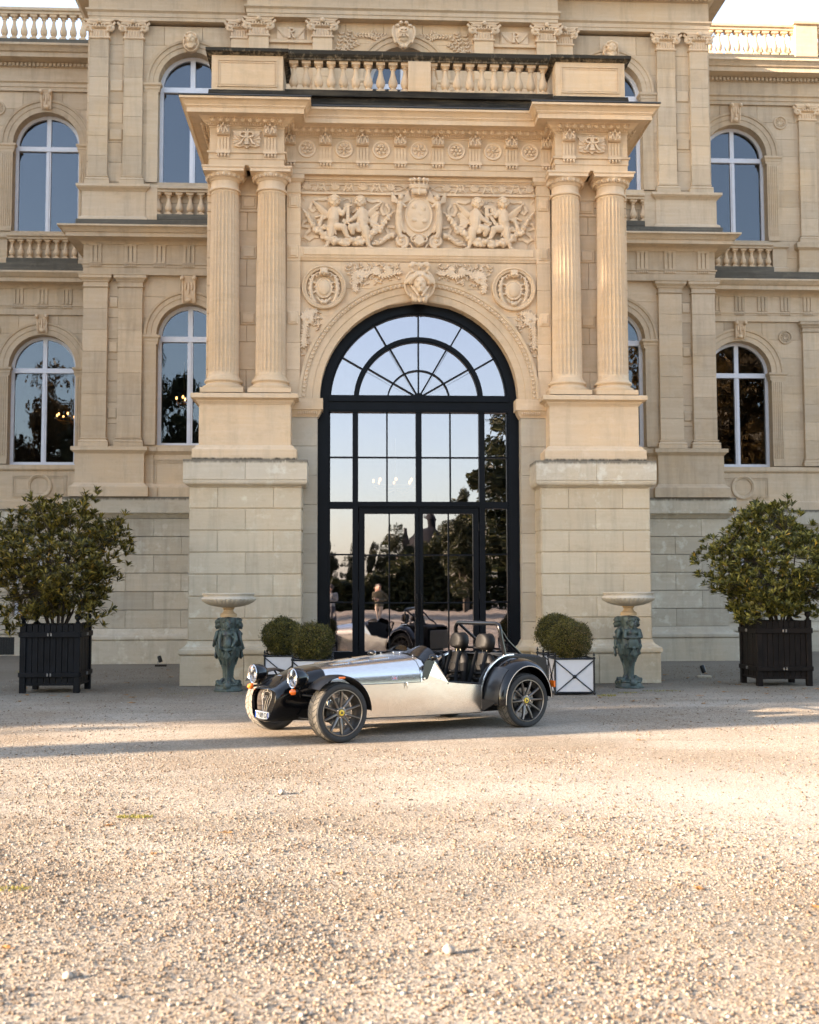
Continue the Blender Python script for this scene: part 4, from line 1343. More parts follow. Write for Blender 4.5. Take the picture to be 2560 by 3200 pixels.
# relief field, sill band, leaf band
mb = MB(); mb.box(-1.93, 1.93, 0.62, 0.8, 6.98, 8.155); mb.build('relief_field', WARM2, AW)
mb = MB()
mb.sweep([(-.1, 6.752), (0.01, 6.752), (0.02, 6.765), (0.03, 6.79), (0.04, 6.795), (0.05, 6.82), (0.05, 6.975), (-.1, 6.985)], [(-1.93, YA), (1.93, YA)]); mb.build('sill_band', WARM, AW)
mb = MB(); mb.cbox(-1.87, 1.87, YA - .065, YA, 6.835, 6.962, .01); mb.build('raised_panel', WARM, AW)
mb = MB()
mb.box(-1.93, 1.93, .565, .63, 7.865, 7.90); mb.box(-1.93, 1.93, .60, .63, 7.90, 8.075); mb.box(-1.93, 1.93, .58, .63, 8.075, 8.10); mb.box(-1.93, 1.93, .545, .63, 8.10, 8.154)
mb.build('leaf_band', WARM2, AW)
mb = MB()
for i in range(17):
    cx = -1.82 + i * 0.2275
    if abs(cx) < .3:
        continue
    if i % 2 == 0:
        for k in range(-3, 4):
            a = PI / 2 + k * 0.42
            mb.cap2((cx + .015 * math.cos(a), .585, 7.945), .012, (cx + .075 * math.cos(a), .575, 7.955 + .095 * max(math.sin(a), .1)), .017, 6)
        for q in S2:
            mb.tube([(cx + q * (.02 + .035 * (1 - math.cos(t)) * .9), .59, 7.93 + .016 * math.sin(t * 1.3)) for t in np.linspace(0, 3.2, 8)], .010, 5)
    else:
        for q in S2:
            mb.tube([(cx + q * (.005 + .10 * t), .582, 8.03 - .10 * t + .035 * math.sin(t * 6)) for t in np.linspace(0, 1, 9)], .017, 5)
            mb.tube([(cx + q * (.035 + .028 * math.cos(t)), .582, 7.955 + .028 * math.sin(t)) for t in np.linspace(0, 5, 9)], .013, 5)
            mb.ell((cx + q * .035, .582, 8.045), (.036, .02, .022), 6, 4)
        mb.ell((cx, .585, 8.03), (.016, .018, .03), 6, 5)
for q in S2:
    mb.tube([(x, .583, 7.985 + q * .045 * math.sin((x + 1.82) / .2275 * PI)) for x in np.linspace(-1.90, 1.90, 160) if True], .010, 5)
tag(mb.build('palmette_frieze', WARM2, AW, 60), kind='stuff')

# ---------------------------------------------------------------- glazed entrance doors
ED = part('entrance_door', CH)
YD = 0.76
fr = MB()
fr.arc([(1.452, YD), (RIN + .04, YD), (RIN + .04, YD + .16), (1.452, YD + .16)], 0, CS, 0, PI, 64)
fr.arc([(1.425, YD + .035), (1.4515, YD + .035), (1.4515, YD + .14), (1.425, YD + .14)], 0, CS, 0, PI, 64)
for s in S2:
    fr.box(*sorted((s * 1.462, s * 1.64)), YD, YD + .16, 0.0, CS - .001)
    fr.box(*sorted((s * 1.435, s * 1.4615)), YD + .03, YD + .14, 0.0, 4.32)
fr.build('outer_frame', BLACKP, ED, 30)
mb = MB(); mb.box(-1.4605, 1.4605, YD - .01, YD + .16, 4.33, 4.57); mb.box(-1.4605, 1.4605, YD - .045, YD + .1, 4.50, 4.60); mb.box(-1.45, 1.45, YD - .025, YD + .1, 4.36, 4.40); mb.build('transom', BLACKP, ED)
mb = MB(); mb.arc([(.975, YD + .03), (1.06, YD + .03), (1.06, YD + .14), (.975, YD + .14)], 0, CS, .05, PI - .05, 48); mb.arc([(1.0, YD + .005), (1.035, YD + .005), (1.035, YD + .031), (1.0, YD + .031)], 0, CS, .05, PI - .05, 48); mb.build('fanlight_ring', BLACKP, ED, 30)
mb = MB(); mb.arc([(.495, YD + .04), (.52, YD + .04), (.52, YD + .12), (.495, YD + .12)], 0, CS, .12, PI - .12, 32); mb.build('fanlight_ring', BLACKP, ED, 30)
for k in range(1, 6):
    a = PI * k / 6
    for r1, r2 in ((0.06, 0.98), (1.055, 1.43)):
        mb = MB()
        hz = 4.575
        d = Vector((math.cos(a), math.sin(a)))
        n = Vector((-d.y, d.x)) * .0125
        A = Vector((0, hz)) + d * r1; B = Vector((0, CS + .0)) + d * r2 if r1 > 1 else Vector((0, hz)) + d * (r2 - .07 * math.sin(a))
        if r1 > 1: A = Vector((0, CS)) + d * r1
        mb.prism([(A.x + n.x, A.y + n.y), (B.x + n.x, B.y + n.y), (B.x - n.x, B.y - n.y), (A.x - n.x, A.y - n.y)], YD + .045, YD + .12)
        mb.build('glazing_bar', BLACKP, ED)
mb = MB(); mb.prism([(.075 * math.cos(t), 4.595 + .06 * math.sin(t)) for t in np.linspace(0, PI, 12)], YD + .03, YD + .12); mb.build('fanlight_hub', BLACKP, ED)
def sector(r1, r2, a1, a2, zmin):
    pts = [(r2 * math.cos(a), max(CS + r2 * math.sin(a), zmin)) for a in np.linspace(a1, a2, 10)]
    pts += [(r1 * math.cos(a), max(CS + r1 * math.sin(a), zmin)) for a in np.linspace(a2, a1, 10)]
    out = []
    for q in pts:
        if not out or (abs(q[0] - out[-1][0]) + abs(q[1] - out[-1][1])) > 1e-4:
            out.append(q)
    return out
def wob_glass(mb, name='pane'):
    o = mb.build(name, DGLASS, ED)
    return o
for k in range(6):
    for r1, r2 in ((.05, .51), (.51, 1.02), (1.02, 1.44)):
        wob_glass(MB().prism(sector(r1, r2, PI * k / 6 + .004, PI * (k + 1) / 6 - .004, 4.56), YD + .085, YD + .092))
# lights below the transom
rows_hi = (2.84, 3.596, 4.34)
def bars(x0, x1, z0, z1, y=YD + .05, d=.07):
    MB().box(x0, x1, y, y + d, z0, z1).build('glazing_bar', BLACKP, ED)
for s in S2:
    MB().box(*sorted((s * .983, s * 1.075)), YD + .01, YD + .15, 0.0, 4.33).build('mullion', BLACKP, ED)
    a, b = sorted((s * 1.075, s * 1.436))
    for z in (3.596, 2.02, 1.25):
        bars(a, b, z - .0125, z + .0125)
    bars(a, b, 2.76, 2.872, YD + .02, .12); bars(a, b, 0.0, .466, YD + .02, .12)
    for z0, z1 in ((.46, 1.245), (1.255, 2.015), (2.025, 2.765), (2.866, 3.59), (3.60, 4.335)):
        wob_glass(MB().box(a - .003, b + .003, YD + .08, YD + .087, z0, z1))
    # upper middle lights
    x0, x1 = sorted((s * .047, s * .983)); xm = s * .515
    bars(xm - .0125, xm + .0125, 2.872, 4.33)
    bars(x0, x1, 3.5835, 3.6085, YD + .052, .066)
    for c0, c1 in ((x0, xm), (xm, x1)):
        for z0, z1 in ((2.866, 3.59), (3.60, 4.335)):
            wob_glass(MB().box(c0, c1, YD + .08, YD + .087, z0, z1))
MB().box(-.047, .047, YD + .012, YD + .15, 2.872, 4.329).build('mullion', BLACKP, ED)
mb = MB(); mb.box(-.982, .982, YD - .005, YD + .15, 2.775, 2.872); mb.box(-.982, .982, YD - .03, YD + .05, 2.80, 2.83); mb.build('transom', BLACKP, ED)
for s in S2:
    lf = MB()
    a, b = sorted((s * .878, s * .968)); lf.box(a, b, YD + .02, YD + .12, .06, 2.77)
    a, b = sorted((s * .004, s * .066)); lf.box(a, b, YD + .02, YD + .12, .06, 2.77)
    a, b = sorted((s * .0661, s * .8779)); lf.box(a, b, YD + .022, YD + .118, 2.68, 2.768); lf.box(a, b, YD + .022, YD + .118, .061, .466)
    a2, b2 = sorted((s * .12, s * .82)); lf.box(a2, b2, YD + .008, YD + .03, .13, .40)
    lf.build('door_leaf', BLACKP, ED)
    bars(s * .48 - .011, s * .48 + .011, .466, 2.68)
    for z in (2.011, 1.241):
        bars(a, b, z - .0115, z + .0115, YD + .052, .066)
    for c0, c1 in ((a, s * .48), (s * .48, b)):
        c0, c1 = sorted((c0, c1))
        for z0, z1 in ((.462, 1.236), (1.246, 2.006), (2.016, 2.684)):
            wob_glass(MB().box(c0, c1, YD + .08, YD + .087, z0, z1))
    hd = MB(); hd.tube([(s * .035, YD + .03, 1.02), (s * .035, YD - .035, 1.03), (s * .035, YD - .035, 1.37), (s * .035, YD + .03, 1.38)], .011, 8); hd.build('door_handle', BLACKP, ED, 40)
    for z in (.4, 1.3, 2.4):
        hd = MB(); hd.tube([(s * .972, YD + .012, z), (s * .972, YD + .012, z + .13)], .012, 8); hd.build('hinge', BLACKP, ED, 40)
mb = MB(); mb.rbox(-1.64, 1.64, .40, .76, 0.0, .055, .008); mb.build('doorstep', GREY, ED)
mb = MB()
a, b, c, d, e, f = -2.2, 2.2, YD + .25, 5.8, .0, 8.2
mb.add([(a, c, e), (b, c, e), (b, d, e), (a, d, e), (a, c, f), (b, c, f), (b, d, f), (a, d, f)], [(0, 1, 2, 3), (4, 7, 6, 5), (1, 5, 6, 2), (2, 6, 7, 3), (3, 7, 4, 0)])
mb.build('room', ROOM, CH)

# ================================================================== carved ornament
YB = 0.62                                   # face of the relief field
def PX(px): return -1.966 + 0.0012067 * px  # relief drawing units to metres
def PZ(py): return 8.271 - 0.001226 * py
SC = 0.00121
def cp(mb, x1, y1, r1, x2, y2, r2, d1=40, d2=None, n=10):
    d2 = d1 if d2 is None else d2
    mb.cap2((PX(x1), YB - d1 * SC, PZ(y1)), r1 * SC, (PX(x2), YB - d2 * SC, PZ(y2)), r2 * SC, n)
def el(mb, x, y, rx, ry, d=40, rd=None, n=10):
    mb.ell((PX(x), YB - d * SC, PZ(y)), (rx * SC, (rd or min(rx, ry)) * SC, ry * SC), n, 7)

def head(mb, x, y, r, d, look=0):
    el(mb, x, y, r * .88, r, d, r * .95, 14)
    el(mb, x + look, y + r * .45, r * .6, r * .5, d + r * .35, r * .5)
    el(mb, x + look * 1.6, y + r * .28, r * .13, r * .2, d + r * .98, r * .2, 6)      # nose
    el(mb, x + look * 1.4, y + r * .62, r * .22, r * .09, d + r * .86, r * .12, 6)    # lips
    el(mb, x + look * 1.3, y + r * .85, r * .22, r * .16, d + r * .7, r * .2, 6)      # chin
    for q in S2:
        el(mb, x + look + q * r * .48, y + r * .45, r * .26, r * .26, d + r * .6, r * .25, 6)
        el(mb, x + look * 1.2 + q * r * .36, y - r * .02, r * .26, r * .07, d + r * .88, r * .1, 6)   # brow
        el(mb, x + q * r * .88, y + r * .2, r * .12, r * .2, d, r * .15, 6)
    rnd = random.Random(int(x * 7 + y))
    for k in range(26):
        a = PI * (k / 25.0) * 1.25 - PI * .125
        q = r * rnd.uniform(.82, 1.02)
        el(mb, x + q * math.cos(a), y - q * math.sin(a) * .98, r * rnd.uniform(.16, .24), r * rnd.uniform(.14, .2), d + rnd.uniform(-.2, .55) * r, r * .2, 6)
    for k in range(9):
        el(mb, x - r * .6 + k * r * .15, y - r * .55 - r * .2 * math.sin(k / 8 * PI), r * .17, r * .13, d + r * .62, r * .2, 6)

def wing(mb, x0, y0, tips, d=25):
    for i, (tx, ty, w) in enumerate(tips):
        mx, my = x0 + (tx - x0) * .5, y0 + (ty - y0) * .5 - 6
        cp(mb, x0, y0 + i * 6, w * 1.1, mx, my, w, d + 14 - i * 1.5, d + 18 - i * 1.5, 8)
        cp(mb, mx, my, w, tx, ty, w * .45, d + 18 - i * 1.5, d + 6, 8)

def cherub_pair():
    """two winged putti holding up a letter"""
    a, b = MB(), MB()
    # first putto, one foot on the ledge, the other knee raised
    head(a, 487, 432, 80, 62, 3)
    cp(a, 485, 510, 40, 478, 560, 62, 52, 50)
    cp(a, 500, 570, 66, 480, 690, 76, 50, 56); cp(a, 455, 565, 48, 470, 690, 66, 44, 50); el(a, 480, 700, 74, 66, 66, 50)
    cp(a, 470, 720, 74, 455, 775, 66, 48)
    cp(a, 548, 548, 40, 595, 612, 33, 62, 80); cp(a, 595, 612, 33, 640, 545, 24, 80, 84); el(a, 640, 530, 26, 26, 84, 24)
    cp(a, 448, 785, 62, 442, 880, 50, 56, 66); cp(a, 442, 880, 50, 398, 1005, 29, 66, 58); cp(a, 395, 1030, 24, 355, 1052, 17, 58, 70)
    cp(a, 520, 775, 55, 618, 790, 46, 66, 92); cp(a, 618, 790, 48, 655, 890, 32, 92, 84); cp(a, 655, 905, 24, 705, 925, 16, 84, 92)
    for k in range(9):
        cp(a, 300 + k * 12, 790 - k * 3 + 18 * math.sin(k), 16, 520 - k * 8, 800 + k * 7, 13, 40 + k * 5, 78 + k, 6)
    cp(a, 330, 640, 26, 290, 760, 34, 26, 34); cp(a, 270, 690, 18, 390, 640, 22, 22, 28); cp(a, 240, 640, 16, 330, 610, 18, 20)
    cp(a, 540, 500, 26, 590, 560, 30, 22); cp(a, 500, 830, 18, 515, 880, 12, 70)
    wing(a, 400, 590, [(205, 425, 24), (225, 470, 22), (250, 515, 22), (275, 555, 21), (300, 585, 20), (325, 610, 19), (350, 625, 18)])
    # second putto, striding the other way
    head(b, 833, 437, 80, 62, -3)
    cp(b, 850, 515, 40, 860, 560, 60, 50)
    cp(b, 855, 575, 68, 860, 700, 76, 52, 58); cp(b, 895, 570, 46, 890, 690, 66, 42, 48); el(b, 858, 705, 74, 68, 66, 50)
    cp(b, 865, 730, 76, 875, 790, 68, 52)
    cp(b, 852, 545, 44, 785, 645, 35, 64, 88); cp(b, 785, 645, 35, 705, 700, 25, 88, 96); el(b, 672, 712, 30, 24, 96, 24); cp(b, 655, 735, 10, 690, 745, 10, 100, 104, 6)
    cp(b, 903, 800, 64, 915, 895, 52, 58, 68); cp(b, 915, 895, 50, 950, 1005, 28, 68, 58); cp(b, 955, 1030, 24, 1000, 1056, 17, 58, 72)
    cp(b, 800, 770, 56, 715, 795, 50, 66, 90); cp(b, 715, 795, 50, 735, 855, 36, 90, 78)
    cp(b, 770, 750, 22, 810, 830, 26, 88); cp(b, 800, 780, 18, 830, 840, 20, 92)
    cp(b, 1000, 640, 24, 1080, 580, 28, 22); cp(b, 960, 690, 26, 1070, 740, 26, 24, 32); cp(b, 990, 740, 22, 1060, 790, 22, 28); cp(b, 740, 570, 22, 790, 520, 28, 20)
    for k in range(6):
        cp(b, 950 + k * 8, 660 + k * 16, 12, 1085 - k * 6, 620 + k * 26, 10, 30 + k * 2, 34, 6)
    wing(b, 935, 590, [(1135, 428, 24), (1105, 470, 22), (1080, 515, 22), (1055, 560, 21), (1030, 590, 20), (1005, 615, 19), (975, 635, 18)])
    return a, b

def garland():
    mb = MB()
    path = [(30, 480), (80, 560), (130, 620), (210, 760), (330, 880), (480, 960), (650, 985), (820, 970), (960, 880), (1080, 800), (1180, 680), (1240, 610), (1310, 530)]
    thick = [8, 14, 22, 40, 52, 58, 60, 58, 52, 44, 34, 22, 10]
    rnd = random.Random(3)
    for i in range(len(path) - 1):
        (x0, y0), (x1, y1) = path[i], path[i + 1]
        n = 9
        for k in range(n):
            t = k / n
            x, y, w = x0 + (x1 - x0) * t, y0 + (y1 - y0) * t, thick[i] + (thick[i + 1] - thick[i]) * t
            for _ in range(3 if w > 30 else 1):
                r = rnd.uniform(.40, .72) * w if w > 30 else w * .9
                el(mb, x + rnd.uniform(-.7, .7) * w, y + rnd.uniform(-.7, .7) * w, r, r * rnd.uniform(.8, 1.1), 34 + rnd.uniform(0, .75) * w, r, 8)
    return mb

def ribbons():
    mb = MB()
    def rib(pts, w):
        V = []
        for i, (x, y) in enumerate(pts):
            dx, dy = pts[min(i + 1, len(pts) - 1)][0] - pts[max(i - 1, 0)][0], pts[min(i + 1, len(pts) - 1)][1] - pts[max(i - 1, 0)][1]
            L = math.hypot(dx, dy) or 1
            V.append((x, y, -dy / L * w, dx / L * w))
        for i in range(len(V) - 1):
            x0, y0, nx0, ny0 = V[i]; x1, y1, nx1, ny1 = V[i + 1]
            for k in (-.7, -.25, .25, .7):
                cp(mb, x0 + nx0 * k, y0 + ny0 * k, w * .3, x1 + nx1 * k, y1 + ny1 * k, w * .3, 10 + 8 * (i % 2), 10 + 8 * ((i + 1) % 2), 6)
    rib([(400, 385), (340, 400), (280, 390), (225, 400), (190, 450), (160, 520), (200, 560), (235, 530)], 24)
    rib([(150, 680), (80, 700), (55, 760), (120, 770), (180, 760)], 24)
    rib([(180, 800), (120, 850), (90, 900), (160, 940), (210, 900), (280, 900)], 26)
    rib([(930, 390), (1000, 420), (1080, 400), (1140, 430), (1120, 520), (1150, 590), (1220, 580), (1230, 510), (1190, 450)], 24)
    rib([(1200, 740), (1290, 760), (1350, 740), (1330, 700)], 22)
    rib([(1190, 780), (1220, 840), (1280, 880), (1260, 920)], 22)
    for cx, cy, r in ((55, 410, 40), (660, 425, 55), (60, 1010, 95)):
        for q in (1.0, .7):
            pts = [(PX(cx + r * q * math.cos(t)), YB - 6 * SC, PZ(cy - r * q * math.sin(t))) for t in np.linspace(-.3, PI * .9, 14)]
            mb.tube(pts, 7 * SC, 6)
    return mb

RP = part('relief_panel', CH)
ca, cb = cherub_pair()
ga, ri = garland(), ribbons()
for mbs, nm, vox in ((ca, 'putto', .0075), (cb, 'putto', .0075), (ga, 'fruit_garland', .0075), (ri, 'ribbon_carving', .008)):
    me = fuse(mbs, vox, 1)
    obj(nm, me, WARM2, RP)
    o = obj(nm, me, WARM2, RP)
    o.scale = (-1, 1, 1)
    if nm == 'ribbon_carving':
        for q in RP.children:
            if q.name.startswith('ribbon'):
                q['kind'] = 'stuff'
letter = letter_J(PX(672), PZ(735), .315, YB - .115, YB - .07)
letter.build('letter', WARM2, RP)
lr = letter_R(-PX(655), PZ(735), .315, YB - .115, YB - .07, 1, .05); lr.build('letter', WARM2, RP)
# coronet cartouche in the middle
mb = MB()
cz = 7.53
def oval(cx, cz, rx, rz, y, rad, n=48, a0=0.0, a1=2 * PI):
    return [(cx + rx * math.cos(t), y, cz + rz * math.sin(t)) for t in np.linspace(a0, a1, n)]
mb.ell((0, YB - .05, cz), (.205, .075, .265), 28, 16)
mb.tube(oval(0, cz, .215, .275, YB - .07, 0), .018, 8)
mb.prism([(.33 * math.sin(t) * (1.0 if math.cos(t) > -.2 else 1.0 - .28 * (-math.cos(t) - .2)), cz - .02 + .40 * math.cos(t)) for t in np.linspace(0, 2 * PI, 40)[:-1]], YB - .055, YB + .01)
for s in S2:
    mb.tube([(s * (.27 + .07 * math.cos(t)), YB - .075, cz - .08 + .30 * math.sin(t)) for t in np.linspace(-1.5, 1.2, 16)], [.03 + .02 * math.sin(i / 15 * PI) for i in range(16)], 8)
    for k in range(10):
        t = -1.4 + k * .16
        mb.ell((s * (.275 + .07 * math.cos(t)), YB - .10, cz - .08 + .30 * math.sin(t)), (.035, .022, .022), 8, 5)
    # big foot volutes
    pts = []
    for i in range(44):
        a = -PI / 2 + i / 43 * 2 * PI * 1.9
        r = .115 * (1 - i / 50)
        pts.append((s * (.285 - r * math.cos(a) * 1), YB - .07, 7.095 + r * math.sin(a)))
    mb.tube(pts, [.03 * (1 - i / 80) for i in range(44)], 7)
    mb.ell((s * .285, YB - .04, 7.095), (.10, .05, .10), 14, 8); mb.ell((s * .285, YB - .095, 7.095), .028, 8, 6)
    mb.tube([(s * (.40 + .36 * t), YB - .05, 7.19 - .15 * t + .03 * math.sin(t * 7)) for t in np.linspace(0, 1, 12)], [.055 - .035 * i / 11 for i in range(12)], 7)
    for k in range(9):
        mb.ell((s * (.42 + .04 * k), YB - .07, 7.17 - .016 * k + .03 * (k % 2)), (.03, .025, .022), 7, 5)
    # winged figure on each shoulder
    f = MB()
    f.ell((s * .30, YB - .12, 7.80), (.042, .045, .05), 12, 8); f.ell((s * .295, YB - .115, 7.825), (.048, .045, .04), 10, 6)
    f.cap2((s * .30, YB - .10, 7.74), .03, (s * .31, YB - .10, 7.70), .055); f.cap2((s * .31, YB - .10, 7.69), .055, (s * .32, YB - .095, 7.58), .042)
    f.cap2((s * .32, YB - .095, 7.56), .048, (s * .30, YB - .08, 7.40), .036); f.cap2((s * .30, YB - .08, 7.40), .036, (s * .24, YB - .07, 7.25), .02)
    f.cap2((s * .27, YB - .10, 7.71), .024, (s * .22, YB - .11, 7.66), .02)
    for k in range(5):
        f.cap2((s * (.27 - .0 * k), YB - .08, 7.73), .028, (s * (.17 - .01 * k), YB - .07, 7.93 - .035 * k), .016)
        f.cap2((s * .34, YB - .08, 7.73), .028, (s * (.44 + .0 * k), YB - .06, 7.90 - .035 * k), .016)
    mb.merge(f)
for i in range(5):                                       # coronet
    a = (i - 2) * .55
    mb.ell((.15 * math.sin(a), YB - .13 - .06 * math.cos(a), 8.085), (.036, .036, .036), 12, 8)
    mb.cap2((.14 * math.sin(a), YB - .12 - .06 * math.cos(a), 7.99), .012, (.15 * math.sin(a), YB - .13 - .06 * math.cos(a), 8.06), .012, 6)
mb.tube([(.155 * math.sin(a), YB - .11 - .06 * math.cos(a), 8.0) for a in np.linspace(-1.5, 1.5, 14)], .022, 8)
mb.tube([(.145 * math.sin(a), YB - .11 - .06 * math.cos(a), 7.965) for a in np.linspace(-1.5, 1.5, 14)], .016, 8)
for s in S2:
    mb.cap2((0, YB - .13, 7.90), .052, (s * .085, YB - .13, 7.895), .05, 10); mb.ell((s * .105, YB - .135, 7.895), (.018, .05, .055), 10, 6)
mb.cap2((0, YB - .17, 7.94), .014, (0, YB - .17, 7.84), .014, 6)
mb.ell((0, YB - .09, 7.10), (.095, .06, .10), 14, 8)      # scallop shell at the foot
for k in range(-4, 5):
    mb.cap2((0, YB - .14, 7.02), .012, (.09 * math.sin(k * .3), YB - .13, 7.03 + .13 * math.cos(k * .3)), .014, 6)
for s in S2:
    mb.tube([(s * .15 * (1 - t) * (1 if t < .9 else .6), YB - .07, 7.06 - .21 * t) for t in np.linspace(0, 1, 8)], .016, 6)
    mb.tube([(s * (.05 + .08 * math.sin(t)), YB - .12, 7.20 - .05 * t) for t in np.linspace(0, 2.6, 10)], .016, 6)
for k, (x, z) in enumerate(((-.08, 7.66), (.07, 7.62), (.09, 7.42), (-.08, 7.44), (0.01, 7.54))):
    mb.ell((x, YB - .115, z), (.035, .02, .045), 8, 6, Matrix.Rotation(.6 * k, 3, 'Y'))
obj('coronet_cartouche', fuse(mb, .0075, 1), WARM2, RP)

# keystone with a goddess head
kk = MB()
kk.prism([(.25 * math.sin(t) * (1 if math.cos(t) > -.3 else .80), 6.34 + .265 * math.cos(t)) for t in np.linspace(0, 2 * PI, 36)[:-1]], YA - .13, YA + .01)
kk.tube([(.235 * math.sin(t), YA - .13, 6.35 + .25 * math.cos(t)) for t in np.linspace(.5, 2 * PI - .5, 36)], .022, 7)
kk.prism([(-.115, 6.06), (.115, 6.06), (.14, 6.2), (-.14, 6.2)], YA - .20, YA)
for s in S2:
    kk.ell((s * .075, YA - .20, 6.09), (.05, .05, .055), 10, 7); kk.ell((s * .13, YA - .14, 6.66), (.055, .05, .05), 10, 7)
    kk.cap2((0, YA - .15, 6.66), .035, (s * .12, YA - .15, 6.69), .03); kk.cap2((s * .15, YA - .14, 6.62), .022, (s * .10, YA - .14, 6.56), .022)
kk.ell((0, YA - .21, 6.09), (.035, .04, .06), 8, 6); kk.ell((0, YA - .16, 6.65), (.05, .04, .06), 8, 6)
kk.ell((0, YA - .22, 6.33), (.105, .12, .15), 18, 12); kk.ell((0, YA - .25, 6.26), (.075, .08, .085), 12, 8)
kk.ell((0, YA - .355, 6.315), (.017, .03, .04), 8, 6); kk.ell((0, YA - .325, 6.25), (.032, .018, .010), 8, 5); kk.ell((0, YA - .315, 6.205), (.03, .03, .024), 8, 6)
for s in S2:
    kk.ell((s * .05, YA - .30, 6.28), (.035, .03, .04), 8, 6); kk.ell((s * .042, YA - .325, 6.365), (.034, .018, .010), 8, 5); kk.ell((s * .04, YA - .318, 6.335), (.022, .014, .010), 8, 5)
    for k in range(14):                                      # flowing hair
        t = k / 13
        kk.ell((s * (.05 + .10 * math.sin(t * 1.8)), YA - .30 + .06 * t, 6.455 - .11 * t), (.04, .045, .03), 8, 6)
        kk.ell((s * (.12 + .09 * t), YA - .24 + .06 * t, 6.44 - .09 * t + .02 * (k % 3)), (.04, .035, .022), 8, 6)
    for k in range(9):                                       # braids
        kk.ell((s * (.135 - .013 * k), YA - .21 - .01 * k, 6.30 - .021 * k), (.022, .022, .018), 7, 5)
kk.ell((0, YA - .21, 6.49), (.11, .07, .06), 12, 7)
for k in range(-4, 5):
    kk.cap2((k * .012, YA - .27, 6.47), .010, (k * .026, YA - .22, 6.545 - .004 * k * k), .012, 6)
obj('keystone_head', fuse(kk, .009, 1), WARM2, AW)

